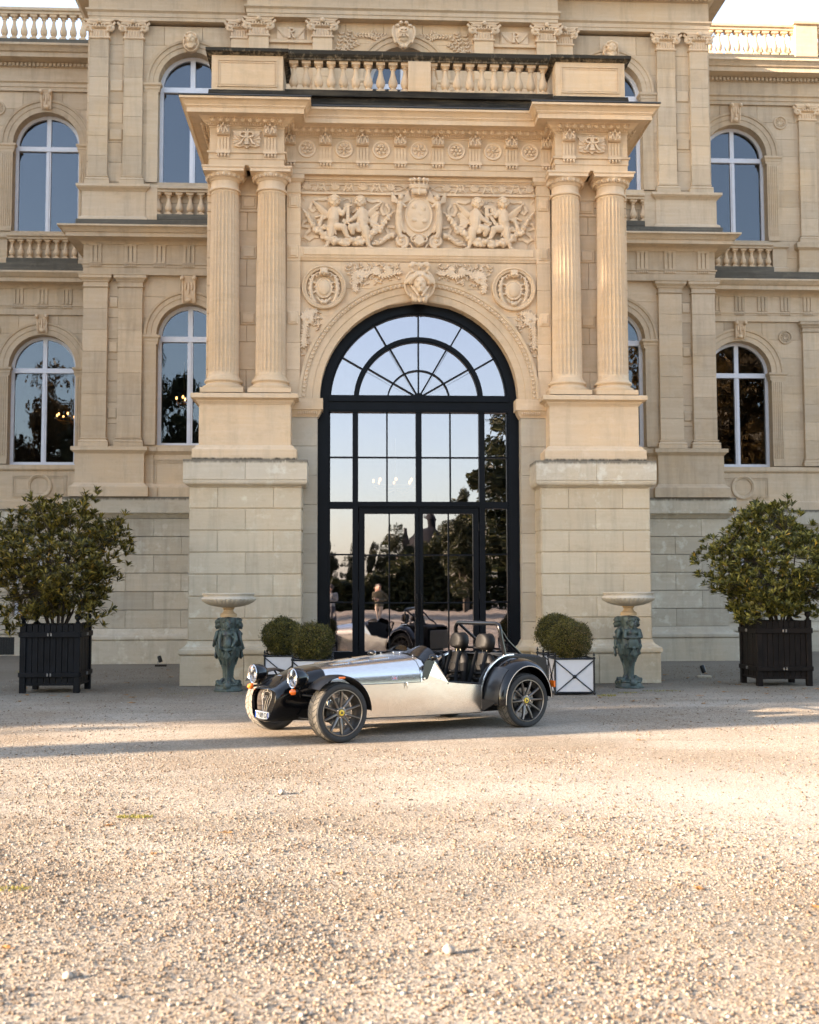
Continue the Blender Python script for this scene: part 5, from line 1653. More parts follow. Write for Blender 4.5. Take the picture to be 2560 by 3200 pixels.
# round medallions in the spandrels
for s in S2:
    md = part('medallion', CH)
    cx, cz = s * 1.537, 6.315
    mb = MB()
    mb.arc([(.275, YA - .01), (.285, YA - .045), (.30, YA - .055), (.315, YA - .05), (.335, YA - .07), (.355, YA - .06), (.365, YA + .02), (.275, YA + .02)], cx, cz, 0, 2 * PI, 56, False)
    mb.build('ring', WARM, md, 35)
    mb = MB()
    mb.ell((cx, YA - .03, cz - .01), (.105, .06, .135), 20, 12)
    for k in range(24):
        a = 2 * PI * k / 24
        mb.cap2((cx + .02 * math.cos(a), YA - .085, cz - .01 + .025 * math.sin(a)), .003, (cx + .085 * math.cos(a), YA - .065, cz - .01 + .11 * math.sin(a)), .007, 5)
    mb.tube(oval(cx, cz - .01, .125, .16, YA - .03, 0, 40), .016, 7)
    for q in S2:
        mb.tube([(cx + q * (.10 + .115 * math.sin(t)), YA - .035, cz - .01 - .235 * math.cos(t)) for t in np.linspace(.15, 2.8, 20)], [.014 + .018 * math.sin(i / 19 * PI) for i in range(20)], 7)
        for kk_ in range(7):
            t = .5 + kk_ * .34
            mb.ell((cx + q * (.13 + .115 * math.sin(t)), YA - .03, cz - .01 - .235 * math.cos(t)), (.022, .022, .022), 7, 5)
        mb.cap2((cx + q * .11, YA - .03, cz + .06), .018, (cx + q * .19, YA - .03, cz + .09), .018, 6); mb.cap2((cx + q * .11, YA - .03, cz - .07), .018, (cx + q * .18, YA - .03, cz - .09), .018, 6)
        mb.tube([(cx + q * (.095 + .03 * math.cos(t)), YA - .06, cz + .20 + .035 * math.sin(t)) for t in np.linspace(-1.5, 3.6, 12)], .013, 6)
        mb.ell((cx + q * .145, YA - .05, cz), .014, 7, 5)
        mb.ell((cx + q * .045, YA - .10, cz + .285), (.022, .025, .02), 7, 5); mb.ell((cx + q * .04, YA - .13, cz + .255), (.018, .02, .014), 6, 4); mb.ell((cx + q * .035, YA - .14, cz + .21), (.03, .03, .026), 8, 5)
        mb.tube([(cx + q * (.02 + .10 * t), YA - .05, cz - .20 - .03 * math.sin(t * 5)) for t in np.linspace(0, 1, 8)], .018, 6)
        mb.ell((cx + q * .03, YA - .075, cz - .255), (.025, .03, .03), 8, 5)
    mb.ell((cx, YA - .075, cz + .245), (.07, .07, .07), 12, 8); mb.ell((cx, YA - .15, cz + .225), (.018, .02, .016), 6, 4); mb.ell((cx, YA - .11, cz + .185), (.03, .03, .014), 7, 5)
    mb.ell((cx, YA - .08, cz - .25), (.016, .03, .035), 7, 5); mb.ell((cx, YA - .05, cz - .17), .014, 7, 5)
    obj('shield', fuse(mb, .008, 1), WARM2, md)
    # leaf scrolls beside and below the medallion
    def leaf_scroll(mb, path, r0, rnd):
        n = len(path)
        for i in range(n - 1):
            (x0, z0), (x1, z1) = path[i], path[i + 1]
            mb.cap2((x0, YA - .03, z0), .018, (x1, YA - .035, z1), .018, 6)
            d = Vector((x1 - x0, z1 - z0)); d.normalize()
            for q in S2:
                L = r0 * rnd.uniform(.9, 1.7)
                e = Vector((d.x * .5 - q * d.y * .85, d.y * .5 + q * d.x * .85)) * L
                mb.cap2((x0, YA - .03, z0), .020, (x0 + e.x, YA - .045, z0 + e.y), .012, 6)
    rnd = random.Random(5)
    mb = MB()
    base = (s * 0.98, 6.48)
    mb.merge(MB())
    spiral = [(base[0] + s * .13 * (1 - t / 9.5) * math.cos(t) * -1, base[1] + .12 * (1 - t / 9.5) * math.sin(t)) for t in np.linspace(0, 8, 20)]
    leaf_scroll(mb, spiral, .035, rnd)
    for k in range(8):
        a = k * PI / 4
        mb.ell((base[0] + .045 * math.cos(a), YA - .04, base[1] + .045 * math.sin(a)), (.022, .02, .022), 7, 5)
    mb.ell((base[0], YA - .06, base[1]), .026, 8, 6)
    leaf_scroll(mb, [(s * (.90 - .62 * t), 6.545 + .035 * math.sin(t * 9)) for t in np.linspace(0, 1, 16)], .04, rnd)
    leaf_scroll(mb, [(s * (.70 + .045 * math.cos(t)), 6.59 + .045 * math.sin(t)) for t in np.linspace(0, 5.5, 10)], .02, rnd)
    leaf_scroll(mb, [(s * (.52 + .045 * math.cos(t)), 6.61 + .045 * math.sin(t)) for t in np.linspace(0, 5.5, 10)], .02, rnd)
    leaf_scroll(mb, [(s * (1.06 - .03 * t), 6.40 - .16 * t) for t in np.linspace(0, 1, 5)], .045, rnd)
    obj('leaf_scroll', fuse(mb, .007, 1), WARM2, md)
    mb = MB()
    leaf_scroll(mb, [(s * (1.79 + .095 * (1 - t / 9) * math.cos(t)), 5.80 + .11 * (1 - t / 9) * math.sin(t)) for t in np.linspace(0, 8, 18)], .035, rnd)
    leaf_scroll(mb, [(s * (1.85 - .02 * math.sin(t * 6)), 5.88 - .55 * t) for t in np.linspace(0, 1, 14)], .045, rnd)
    leaf_scroll(mb, [(s * (1.84 - .20 * t), 5.90 + .02 * t) for t in np.linspace(0, 1, 6)], .035, rnd)
    mb.ell((s * 1.80, YA - .05, 5.80), .03, 8, 6)
    obj('leaf_scroll', fuse(mb, .007, 1), WARM2, md)

# small leaves that fill the spandrel fields between the scrolls
for s in S2:
    rnd = random.Random(21)
    mb = MB()
    k = 0
    while k < 150:
        if k < 95:
            x, z = rnd.uniform(.30, 1.20), rnd.uniform(6.36, 6.71)
        else:
            x, z = rnd.uniform(1.58, 1.905), rnd.uniform(5.15, 5.98)
        if math.hypot(x, z - CS) < ROUT + .045 or math.hypot(x - 1.537, z - 6.315) < .41 or (x < .33 and z > 6.3):
            continue
        a = rnd.uniform(0, PI)
        mb.ell((s * x, YA - .012, z), (rnd.uniform(.026, .044), .022, rnd.uniform(.010, .016)), 7, 5, Matrix.Rotation(a, 3, 'Y'))
        if k % 4 == 0:
            mb.tube([(s * (x + .03 * math.cos(t) * (1 - t / 9)), YA - .016, z + .03 * math.sin(t) * (1 - t / 9)) for t in np.linspace(0, 6.5, 12)], .007, 5)
        k += 1
    tag(mb.build('spandrel_foliage', WARM2, AW, 60), kind='stuff')
# bearded masks over the tall pavilion windows
def mask():
    mb = MB()
    mb.prism([(-.17, -.05), (-.10, -.19), (0, -.23), (.10, -.19), (.17, -.05), (.15, .14), (-.15, .14)], -.06, .05)
    mb.ell((0, -.10, .0), (.10, .10, .125), 14, 10); mb.ell((0, -.205, -.005), (.02, .03, .035), 8, 5)
    for s in S2:
        mb.ell((s * .04, -.185, .035), (.034, .02, .012), 8, 5); mb.ell((s * .05, -.17, -.03), (.035, .03, .03), 8, 5)
        mb.tube([(s * .13, -.08, .02), (s * .15, -.06, -.08), (s * .10, -.06, -.17), (s * .03, -.06, -.22)], .02, 6)
        mb.cap2((s * .01, -.19, -.05), .014, (s * .06, -.17, -.075), .01, 6)
    rnd = random.Random(9)
    for k in range(30):
        a = rnd.uniform(-.2, PI + .2)
        mb.ell((.115 * math.cos(a), -.09 - rnd.uniform(0, .05), .06 + .085 * math.sin(a)), (.032, .035, .028), 7, 5)
    for k in range(22):
        x = rnd.uniform(-.09, .09)
        mb.ell((x, -.15 + abs(x) * .4, -.09 - rnd.uniform(0, .09) * (1 - abs(x) * 6)), (.022, .03, .03), 7, 5)
    return fuse(mb, .009, 1)
mk = mask()
for s in S2:
    o = obj('mask_keystone', mk, WARM2, PAV)
    o.location = (s * 4.41, YP - .02, 12.85)
# shield over the middle window, laurel sprays and lettered panels beside it
mb = MB()
mb.prism([(-.17, .15), (-.24, .05), (-.20, -.12), (-.08, -.24), (0, -.29), (.08, -.24), (.20, -.12), (.24, .05), (.17, .15)], -.09, .05)
mb.ell((0, -.09, -.01), (.14, .07, .17), 18, 10)
for s in S2:
    mb.tube([(s * (.20 + .03 * math.sin(t * 2)), -.10, .16 - .36 * t / 2.2) for t in np.linspace(0, 2.2, 10)], .026, 7)
    mb.ell((s * .055, -.10, .235), (.05, .05, .04), 8, 6); mb.ell((s * .13, -.10, .17), (.05, .05, .04), 8, 6); mb.ell((s * .05, -.08, -.26), (.035, .04, .04), 8, 6)
me = fuse(mb, .01, 1)
sh = obj('shield_keystone', me, WARM2, MID); sh.location = (0, YC - .02, 12.95)
mb = MB(); mb.merge(letter_R(-.036, 12.86, .17, YC - .20, YC - .13, -1)); mb.merge(letter_R(.036, 12.86, .17, YC - .203, YC - .13, 1)); mb.build('monogram', WARM2, MID)
for s in S2:
    mb = MB()
    rnd = random.Random(11)
    def spray(x0, z0, a, L, n):
        d = Vector((math.cos(a), math.sin(a)))
        for i in range(n):
            t = i / n
            x, z = s * x0 + s * d.x * L * t, z0 + d.y * L * t
            mb.cap2((x, YC + .10, z), .009, (x + s * d.x * L / n, YC + .10, z + d.y * L / n), .008, 5)
            for q in S2:
                b = a + q * .75
                mb.ell((x + s * .04 * math.cos(b), YC + .09, z + .04 * math.sin(b)), (.045, .018, .017), 7, 5, Matrix.Rotation(-(b if s > 0 else PI - b), 3, 'Y'))
    spray(1.42, 12.35, 1.75, .75, 9); spray(1.40, 12.45, 2.2, .75, 9); spray(1.30, 12.62, 2.6, .45, 6); spray(1.38, 12.40, 1.35, .35, 4); spray(1.0, 13.0, PI, .66, 10); spray(.8, 12.98, 2.7, .28, 4); spray(.72, 13.02, 3.6, .22, 4); spray(1.2, 12.85, 1.9, .28, 4)
    mb.build('laurel_spray', WARM2, MID, 60)
    cx = s * 2.34
    mb = MB(); mb.cbox(cx - .29, cx + .29, YC + .085, YC + .13, 12.875, 13.135, .01); mb.build('lettered_tablet', WARM2, MID)
    mb = letter_R(cx + .02, 12.895, .215, YC + .04, YC + .09, 1)
    stroke(mb, [(cx - .005, 13.09), (cx - .005, 12.93), (cx - .05, 12.90)], .02, YC + .052, YC + .09)
    mb.build('monogram', WARM2, MID)
    mb = MB()
    for q in S2:
        for k in range(5):
            mb.cap2((cx + q * (.08 + .02 * k), YC + .08, 12.92 + .02 * k), .010, (cx + q * (.16 + .025 * k), YC + .078, 12.93 + .035 * k), .014, 6)
    mb.build('foliage', WARM2, MID, 60)

# ================================================================== the open two-seater
ALU = None
def metal_sheet(name, col, rough, wav=0.05, sc=2.5):
    m, n, l, p = new_mat(name)
    p.inputs['Metallic'].default_value = 1.0
    tc = n.new('ShaderNodeTexCoord'); v = tc.outputs['Object']
    a = noise(n, l, mapped(n, l, v, (1, 1, 14)), 18, 4, 0.6)
    b = noise(n, l, v, sc, 2, 0.5)
    c = mix(n, l, tuple(q * .88 for q in col), col, ramp_out(n, l, a.outputs[0], .35, .65))
    l.new(c, p.inputs['Base Color'])
    r = math_node(n, l, 'MULTIPLY_ADD', a.outputs[0], .10); r.node.inputs[2].default_value = rough
    l.new(r, p.inputs['Roughness'])
    bump(n, l, b.outputs[0], wav, .05, p.inputs['Normal'])
    return m
ALU = metal_sheet('polished_aluminium', (0.80, 0.775, 0.74), 0.15)
ALUD = metal_sheet('brushed_aluminium_side', (0.76, 0.71, 0.655), 0.20, .16, 2.4)
GLOSS = plain('gloss_black_paint', (0.004, 0.004, 0.005), 0.18, coat=0.45, spec=.25)
SATIN = plain('satin_black', (0.009, 0.009, 0.010), 0.40, var=.2, bmp=.1, spec=.3)
CARB = plain('carbon_guard', (0.016, 0.016, 0.017), 0.34, var=.35, scale=160, coat=.2, spec=.4)
RUB = plain('tyre_rubber', (0.020, 0.020, 0.020), 0.75, var=.3, scale=9, bmp=.2)
TREAD = plain('pale_tread', (0.13, 0.115, 0.095), 0.95, var=.3, scale=14, bmp=.4)  # tread coloured paler than the sidewall rubber
GRAPH = plain('graphite_alloy', (0.165, 0.152, 0.14), 0.34, 0.8)
LIP = plain('machined_rim_lip', (0.26, 0.235, 0.205), 0.32, 0.85)
CHROME = plain('chrome', (0.75, 0.75, 0.76), 0.08, 1.0)
DISC = plain('brake_steel', (0.25, 0.24, 0.23), 0.35, 0.9)
AMBER = plain('amber_lens', (0.85, 0.16, 0.01), 0.12, coat=.8)
YEL = plain('yellow_badge', (0.70, 0.48, 0.05), 0.35)
SILV = plain('badge_silver', (0.55, 0.49, 0.42), 0.4, .4)
LEATH = plain('black_leather', (0.009, 0.008, 0.0075), 0.52, spec=.16, var=.2, scale=8, bmp=.35, bscale=90)
FABR = plain('black_harness', (0.012, 0.012, 0.013), 0.9)
MESH = plain('grille_mesh', (0.035, 0.026, 0.020), 0.6, .3, var=.6, scale=120)
PLATEW = plain('plate_white', (0.72, 0.72, 0.70), 0.4)
PLATEB = plain('plate_blue', (0.03, 0.10, 0.42), 0.4)
INKB = plain('black_ink', (0.01, 0.01, 0.012), 0.5)
REDI = plain('red_ink', (0.55, 0.02, 0.02), 0.5)
LENS = glass('lamp_glass', 0.35, (1, 1, 1), 0.0, 0.85)
TINT = glass('tinted_screen', 0.12, (1, .95, .9), 0.0, 0.22)

CAR = thing('sports_car', 'low open two seater sports car with polished aluminium body and black wings on gravel', 'car', (0.3254, -5.3622, 0.0), R(-148.90))

def loft(secs, closed=False, cap=False):
    mb = MB()
    k = len(secs[0])
    for s_ in secs:
        mb.v.extend(s_)
    for i in range(len(secs) - 1):
        for j in range(k if closed else k - 1):
            j2 = (j + 1) % k
            mb.f.append((i * k + j, (i + 1) * k + j, (i + 1) * k + j2, i * k + j2))
    if cap:
        mb.f.append(tuple(range(k))); mb.f.append(tuple((len(secs) - 1) * k + j for j in range(k - 1, -1, -1)))
    return mb
def half(x, pts, sh=0.0):
    """mirror a half section (y, z) into a full one at station x"""
    right = [(x + (0.33 - z) * sh, -y, z) for y, z in reversed(pts)]
    left = [(x + (0.33 - z) * sh, y, z) for y, z in pts]
    return right[:-1] + left
def lerp(a, b, t): return [tuple(p + (q - p) * t for p, q in zip(u, v)) for u, v in zip(a, b)]

BF = [(0, .684), (.12, .681), (.22, .667), (.275, .645), (.308, .605), (.325, .55), (.33, .502)]
BR = [(0, .765), (.20, .759), (.33, .741), (.415, .708), (.468, .65), (.495, .58), (.50, .507)]
loft([half(2.17 + (1.175 - 2.17) * t, lerp(BF, BR, t)) for t in np.linspace(0, 1, 9)]).build('bonnet', ALU, CAR, 50)
SR = [(0, .79), (.20, .783), (.34, .76), (.43, .722), (.478, .66), (.498, .58), (.50, .505)]
loft([half(1.168 + (1.03 - 1.168) * t, lerp(BR, SR, t)) for t in np.linspace(0, 1, 4)]).build('scuttle', ALU, CAR, 50)
# louvres in the bonnet top
mb = MB()
for gx in (1.93, 1.70, 1.47):
    for sy in S2:
        for i in range(7):
            x = gx + (i - 3) * .027
            t = (2.17 - x) / .995
            yc = sy * (.13 + .06 * t)
            zc = .684 + (.765 - .684) * t - .003 - abs(yc) * .03
            mb.add([(x - .011, yc - .055, zc - .002), (x + .011, yc - .055, zc - .002), (x + .011, yc + .055, zc - .002), (x - .011, yc + .055, zc - .002), (x - .011, yc - .05, zc + .010), (x - .011, yc + .05, zc + .010)], [(0, 1, 2, 3), (4, 5, 2, 1), (0, 4, 1), (3, 2, 5), (0, 3, 5, 4)])
tag(mb.build('louvres', ALU, CAR), kind='stuff')
# nose cone
NS = [(2.17, BF + [(.32, .40), (.295, .28), (.24, .20), (0, .19)], 0),
      (2.24, [(0, .676), (.12, .672), (.215, .657), (.27, .632), (.298, .592), (.312, .54), (.316, .495), (.305, .40), (.285, .28), (.23, .19), (0, .18)], 0),
      (2.36, [(0, .648), (.12, .643), (.208, .625), (.258, .596), (.282, .555), (.288, .505), (.284, .45), (.272, .36), (.25, .26), (.2, .18), (0, .17)], 0),
      (2.47, [(0, .602), (.12, .597), (.203, .578), (.25, .548), (.272, .508), (.277, .46), (.272, .41), (.258, .335), (.235, .25), (.18, .175), (0, .165)], .05),
      (2.57, [(0, .548), (.12, .544), (.2, .528), (.243, .503), (.264, .468), (.268, .425), (.262, .375), (.246, .31), (.218, .235), (.165, .172), (0, .16)], .10),
      (2.645, [(0, .508), (.12, .505), (.2, .493), (.24, .472), (.26, .438), (.264, .40), (.257, .35), (.238, .29), (.205, .222), (.15, .172), (0, .16)], .14),
      (2.685, [(0, .488), (.12, .486), (.195, .475), (.232, .456), (.250, .425), (.254, .39), (.247, .345), (.228, .29), (.195, .228), (.14, .185), (0, .175)], .15),
      (2.69, [(0, .478), (.115, .476), (.187, .465), (.222, .447), (.239, .418), (.243, .386), (.236, .344), (.217, .292), (.185, .236), (.134, .196), (0, .187)], .15),
      (2.66, [(0, .474), (.112, .472), (.182, .461), (.217, .443), (.234, .415), (.238, .385), (.231, .344), (.212, .293), (.181, .238), (.13, .2), (0, .191)], .15)]
loft([half(x, p, sh) for x, p, sh in NS]).build('nose_cone', GLOSS, CAR, 60)
gp = [(y, z) for y, z in NS[-1][1]]
g = half(2.635, gp, .15)
MB().add(g, [tuple(range(len(g)))]).build('grille', MESH, CAR)
mb = MB()
for z in np.arange(.22, .47, .042):
    mb.tube([(2.64 + (.33 - z) * .15, -.2, z), (2.64 + (.33 - z) * .15, .2, z)], .0035, 5)
tag(mb.build('grille_bars', SATIN, CAR), kind='stuff')
# number badge
mb = MB()
def bx(u, w): return (2.655 + (.33 - w) * .15, -u, w)          # u grows to the viewer's right seen from the front... y runs left
out = [(-.075, .40)] + [(-.07 * math.cos(t), .43 + .038 * math.sin(t)) for t in np.linspace(0, PI, 12)] + [(.075, .40), (.012, .215), (-.012, .215), (-.075, .40)]
mb.tube([bx(-u * 1.3, w) for u, w in out], .004, 6)
sev = [(-.05, .385), (-.05, .44), (0.0, .449), (.05, .44), (.05, .405), (.022, .36), (.016, .24), (-.012, .24), (-.008, .35), (.014, .408), (-.018, .408), (-.018, .385), (-.05, .385)]
mb.tube([bx(-u * 1.3, w) for u, w in sev], .004, 6)
for a, b in (((0, .449), (0, .468)), ((-.05, .42), (-.07, .42)), ((.05, .42), (.07, .42))):
    mb.tube([bx(-a[0] * 1.3, a[1]), bx(-b[0] * 1.3, b[1])], .0045, 6)
mb.build('number_badge', SILV, CAR, 50)

def text_mesh(body, size, extrude=.0006, shear=0.0):
    cu = bpy.data.curves.new('txt', 'FONT')
    cu.body = body; cu.size = size; cu.extrude = extrude; cu.shear = shear; cu.align_x = 'CENTER'; cu.align_y = 'CENTER'
    o = bpy.data.objects.new('txt', cu); COL.objects.link(o)
    dg = bpy.context.evaluated_depsgraph_get()
    me = bpy.data.meshes.new_from_object(o.evaluated_get(dg))
    bpy.data.objects.remove(o); bpy.data.curves.remove(cu)
    return me
FRONT = Matrix(((0, 0, 1), (1, 0, 0), (0, 1, 0))).to_4x4()       # text x -> car +y, y -> z, faces +x
SIDE = Matrix(((-1, 0, 0), (0, 0, 1), (0, 1, 0))).to_4x4()       # text x -> car -x, y -> z, faces +y
pl = part('number_plate', CAR)
MB().rbox(2.688, 2.698, -.14, .14, .185, .262, .003).build('plate', PLATEW, pl)
for sy in S2:
    MB().box(2.697, 2.6995, *sorted((sy * .117, sy * .136)), .191, .256).build('plate_end', PLATEB, pl)
o = obj('lettering', text_mesh('CP 829 GX', .066), INKB, pl); o.matrix_local = Matrix.Translation((2.7005, 0, .224)) @ FRONT @ Matrix.Diagonal((.78, 1, 1, 1))
# tub sides
def ytub(x): return float(np.interp(x, [.38, 1.2, 1.75, 2.17, 2.3], [.50, .50, .435, .33, .30]))
for sy in S2:
    xs = [.40, .55, .70, .83, .95, 1.05, 1.175, 1.35, 1.55, 1.75, 1.95, 2.10, 2.17, 2.24]
    tops = [.445, .458, .472, .488, .497, .502, .505, .5045, .504, .503, .502, .50, .499, .47]
    secs = []
    for x, t in zip(xs, tops):
        y = ytub(x)
        b = .165 + .012 * (x - .4)
        secs.append([(x, sy * (y - .03), b - .012), (x, sy * y, b)] + [(x, sy * (y + .004 * math.sin(PI * q)), b + (t - b) * q) for q in (.12, .3, .5, .7, .9)] + [(x, sy * y, t), (x, sy * (y - .012), t + .004)])
    loft(secs).build('side_panel', ALUD, CAR, 40)
    # cockpit side triangle and rear quarter panel
    tri = [(1.155, .507), (1.15, .60), (1.10, .67), (1.03, .722), (.995, .715), (.965, .675), (.90, .585), (.835, .49)]
    MB().add([(x, sy * (.503 - max(z - .58, 0) * .12), z) for x, z in tri] + [(x, sy * (.493 - max(z - .58, 0) * .12), z) for x, z in tri], [tuple(range(8)), tuple(range(15, 7, -1))] + [(i, i + 8, (i + 1) % 8 + 8, (i + 1) % 8) for i in range(8)]).build('scuttle_side', ALU, CAR)
    st, sr = [], []
    for t in np.linspace(0, 1, 14):
        a = R(-13) + t * R(107)
        cx, cz = .41 * math.cos(a) - .0, .30 + .44 * math.sin(a)
        st.append([(cx + .0 * math.cos(a), sy * .455, cz), (cx + .012 * math.cos(a), sy * .457, cz + .012 * math.sin(a)), (cx + .012 * math.cos(a), sy * .502, cz + .012 * math.sin(a)), (cx, sy * .504, cz)])
    loft(st, True, True).build('rear_arch_trim', ALU, CAR, 40)
    q = [(.42, .165), (.42, .445), (.40, .50), (.33, .60), (.22, .685), (.10, .728), (-.50, .70), (-.52, .25), (-.3, .165)]
    MB().add([(x, sy * .475, z) for x, z in q] + [(x, sy * .455, z) for x, z in q], [tuple(range(9)), tuple(range(17, 8, -1))] + [(i, i + 9, (i + 1) % 9 + 9, (i + 1) % 9) for i in range(9)]).build('rear_side', SATIN, CAR)
    MB().tube([(.84, sy * .485, .492), (.60, sy * .487, .472), (.415, sy * .487, .452)], .011, 8).build('cockpit_edge', SATIN, CAR, 40)
    MB().tube([(.985, sy * .47, .725), (.93, sy * .48, .64), (.835, sy * .488, .492)], .008, 8).build('cockpit_edge', SATIN, CAR, 40)
    # rear wing: flared clamshell over the tyre
    prof = [(.455, .0), (.50, .006), (.58, .012), (.66, .008), (.73, -.010), (.77, -.036), (.787, -.066), (.775, -.066), (.76, -.042), (.725, -.022), (.66, -.005), (.58, -.001), (.50, -.006), (.455, -.012)]
    secs = []
    for a in np.linspace(R(-6), R(178), 26):
        rx, rz = .372, .418
        secs.append([((rx + o_) * math.cos(a) + .0, sy * y, .285 + (rz + o_) * math.sin(a)) for y, o_ in prof])
    loft(secs, True, True).build('rear_wing', GLOSS, CAR, 40)
    secs = []
    for a in np.linspace(R(-4), R(52), 9):
        rx, rz = .372, .418
        secs.append([((rx + o_ + .006) * math.cos(a), sy * y, .285 + (rz + o_ + .006) * math.sin(a)) for y, o_ in prof[1:5]])
    loft(secs).build('stone_guard', CARB, CAR, 40)
    MB().add([(.402, sy * .50, .165), (.402, sy * .50, .30), (.388, sy * .72, .275), (.396, sy * .60, .215)], [(0, 1, 2, 3)]).build('stone_guard', CARB, CAR)
    # edge trim of the wing lip
    MB().tube([((.372 - .066) * math.cos(a), sy * .787, .285 + (.418 - .066) * math.sin(a)) for a in np.linspace(R(-6), R(178), 24)], .004, 6).build('wing_lip', SILV, CAR, 50)
    MB().rbox(-.385, -.365, *sorted((sy * .68, sy * .76)), .40, .47, .004).build('tail_lamp', AMBER, CAR)
    # front cycle wing
    secs = []
    for a in np.linspace(R(0), R(139), 22):
        r = .336
        a2 = PI - a
        pr = [(.535, -.006), (.56, .006), (.65, .012), (.74, .006), (.765, -.008), (.755, -.012), (.735, .0), (.65, .005), (.56, .0), (.54, -.012)]
        secs.append([(2.25 + (r + o_) * math.cos(a2), sy * y, .285 + (r + o_) * math.sin(a2)) for y, o_ in pr])
    loft(secs, True, True).build('front_wing', SATIN, CAR, 40)
    MB().rbox(2.215, 2.285, *sorted((sy * .748, sy * .768)), .598, .617, .004).build('wing_marker', AMBER, CAR)
    # headlamp pod
    hl = part('headlamp', CAR)
    c = Vector((2.56, sy * .415, .598))
    pod = MB()
    pod.lathe([(.094, .030), (.097, .024), (.098, .010), (.096, -.03), (.085, -.075), (.06, -.112), (.03, -.130), (.0, -.135)], 28, cap=False)
    M = Matrix.Translation(c) @ Matrix.Rotation(PI / 2, 4, 'Y')
    MB().merge(pod, M).build('shell', GLOSS, hl, 50)
    rim = MB(); rim.lathe([(.082, .026), (.086, .034), (.093, .036), (.096, .030)], 28, cap=False); MB().merge(rim, M).build('bezel', CHROME, hl, 50)
    rf = MB(); rf.lathe([(.0, -.045), (.04, -.035), (.07, -.01), (.083, .024)], 28, cap=False); MB().merge(rf, M).build('reflector', CHROME, hl, 50)
    ln = MB(); ln.lathe([(.0, .046), (.03, .044), (.06, .038), (.083, .028)], 28, cap=False); MB().merge(ln, M).build('lens', LENS, hl, 50)
    for q in S2:
        tp = MB()
        pts = [(.05 + .0 - (t * t) * 1.6, t * .7071 * 1.0, q * t * .7071) for t in np.linspace(-.08, .08, 7)]
        for (x0, y0, z0), (x1, y1, z1) in zip(pts[:-1], pts[1:]):
            n_ = Vector((0, -q * .7071, .7071)) * .006
            tp.add([(x0, y0 + n_.y, z0 + n_.z), (x1, y1 + n_.y, z1 + n_.z), (x1, y1 - n_.y, z1 - n_.z), (x0, y0 - n_.y, z0 - n_.z)], [(0, 1, 2, 3)])
        MB().merge(tp, Matrix.Translation(c + Vector((q * .0012, 0, 0)))).build('tape_strip', INKB, hl)
    MB().tube([c + Vector((-.03, 0, -.09)), c + Vector((-.06, -sy * .02, -.15)), c + Vector((-.12, -sy * .12, -.20))], .014, 8).build('stalk', GLOSS, hl, 50)
    ind = MB(); ind.lathe([(.0, .035), (.014, .03), (.026, .014), (.03, 0.0), (.028, -.02)], 18, cap=False)
    MB().merge(ind, Matrix.Translation((2.60, sy * .44, .470)) @ Matrix.Rotation(PI / 2, 4, 'Y')).build('indicator', AMBER, CAR, 50)
    MB().tube([(2.585, sy * .44, .470), (2.55, sy * .43, .475), (2.45, sy * .30, .50)], .012, 8).build('indicator_stalk', SATIN, CAR, 50)
    # wishbones
    for a, b in (((2.12, .31, .42), (2.25, .56, .40)), ((2.40, .27, .42), (2.25, .56, .40)), ((2.05, .32, .20), (2.25, .56, .185)), ((2.42, .24, .20), (2.25, .56, .185)), ((2.30, .30, .30), (2.33, .56, .30)), ((2.18, .30, .46), (2.20, .52, .22))):
        MB().tube([(a[0], sy * a[1], a[2]), (b[0], sy * b[1], b[2])], .011, 8).build('wishbone', SATIN, CAR, 50)
    MB().tube([(2.24, sy * .45, .455), (2.22, sy * .50, .25)], .028, 10).build('damper', CHROME, CAR, 50)
    MB().tube([(2.25, sy * .52, .55), (2.25, sy * .60, .61)], .010, 6).build('wing_stay', SATIN, CAR, 50)
    # mirrors
    mr = part('mirror', CAR)
    MB().ell((1.08, sy * .58, .752), (.035, .062, .034), 14, 8).build('mirror_shell', GLOSS, mr, 60)
    MB().ell((1.052, sy * .58, .752), (.012, .052, .027), 12, 6).build('mirror_glass', CHROME, mr, 60)
    MB().tube([(1.08, sy * .53, .742), (1.07, sy * .47, .715)], .007, 6).build('mirror_stalk', SATIN, mr, 50)

# aero screens
def screen(y0, y1, h, name, m):
    secs = []
    for v_ in np.linspace(0, 1, 13):
        y = y0 + (y1 - y0) * v_
        base = float(np.interp(abs(y), [0, .2, .34, .43, .478, .50], [.782, .775, .752, .715, .66, .56]))
        k = math.sin(PI * min(max(v_ * .94 + .03, 0), 1)) ** .5
        sec = []
        for u in np.linspace(0, 1, 7):
            sec.append((1.12 - .17 * u - .03 * (1 - k), y, base + .004 + h * k * (u ** 1.2)))
        secs.append(sec)
    return loft(secs).build(name, m, CAR, 60)
screen(.01, .475, .078, 'aero_screen', GLOSS)
screen(-.47, -.05, .075, 'tinted_screen', TINT)
for sy in (1,):
    p_ = [(1.125, .70), (1.05, .755), (.965, .765), (1.095, .535), (1.135, .522), (1.155, .55)]
    MB().add([(x, sy * (.512 - max(z - .58, 0) * .10), z) for x, z in p_] + [(x, sy * (.500 - max(z - .58, 0) * .10), z) for x, z in p_], [tuple(range(6)), tuple(range(11, 5, -1))] + [(i, i + 6, (i + 1) % 6 + 6, (i + 1) % 6) for i in range(6)]).build('screen_bracket', GLOSS, CAR)
    MB().lathe([(.0, .004), (.012, .003), (.013, .0)], 14, (0, 0, 0), cap=False).build('bracket_bolt', CHROME, CAR, 50).matrix_local = Matrix.Translation((1.135, .513, .537)) @ Matrix.Rotation(-PI / 2, 4, 'X')
for y in (.06, .30, -.06, -.30):
    MB().ell((1.135, y, .785 - abs(y) * .07), (.007, .007, .010), 8, 6).build('screen_fastener', CHROME, CAR, 60)
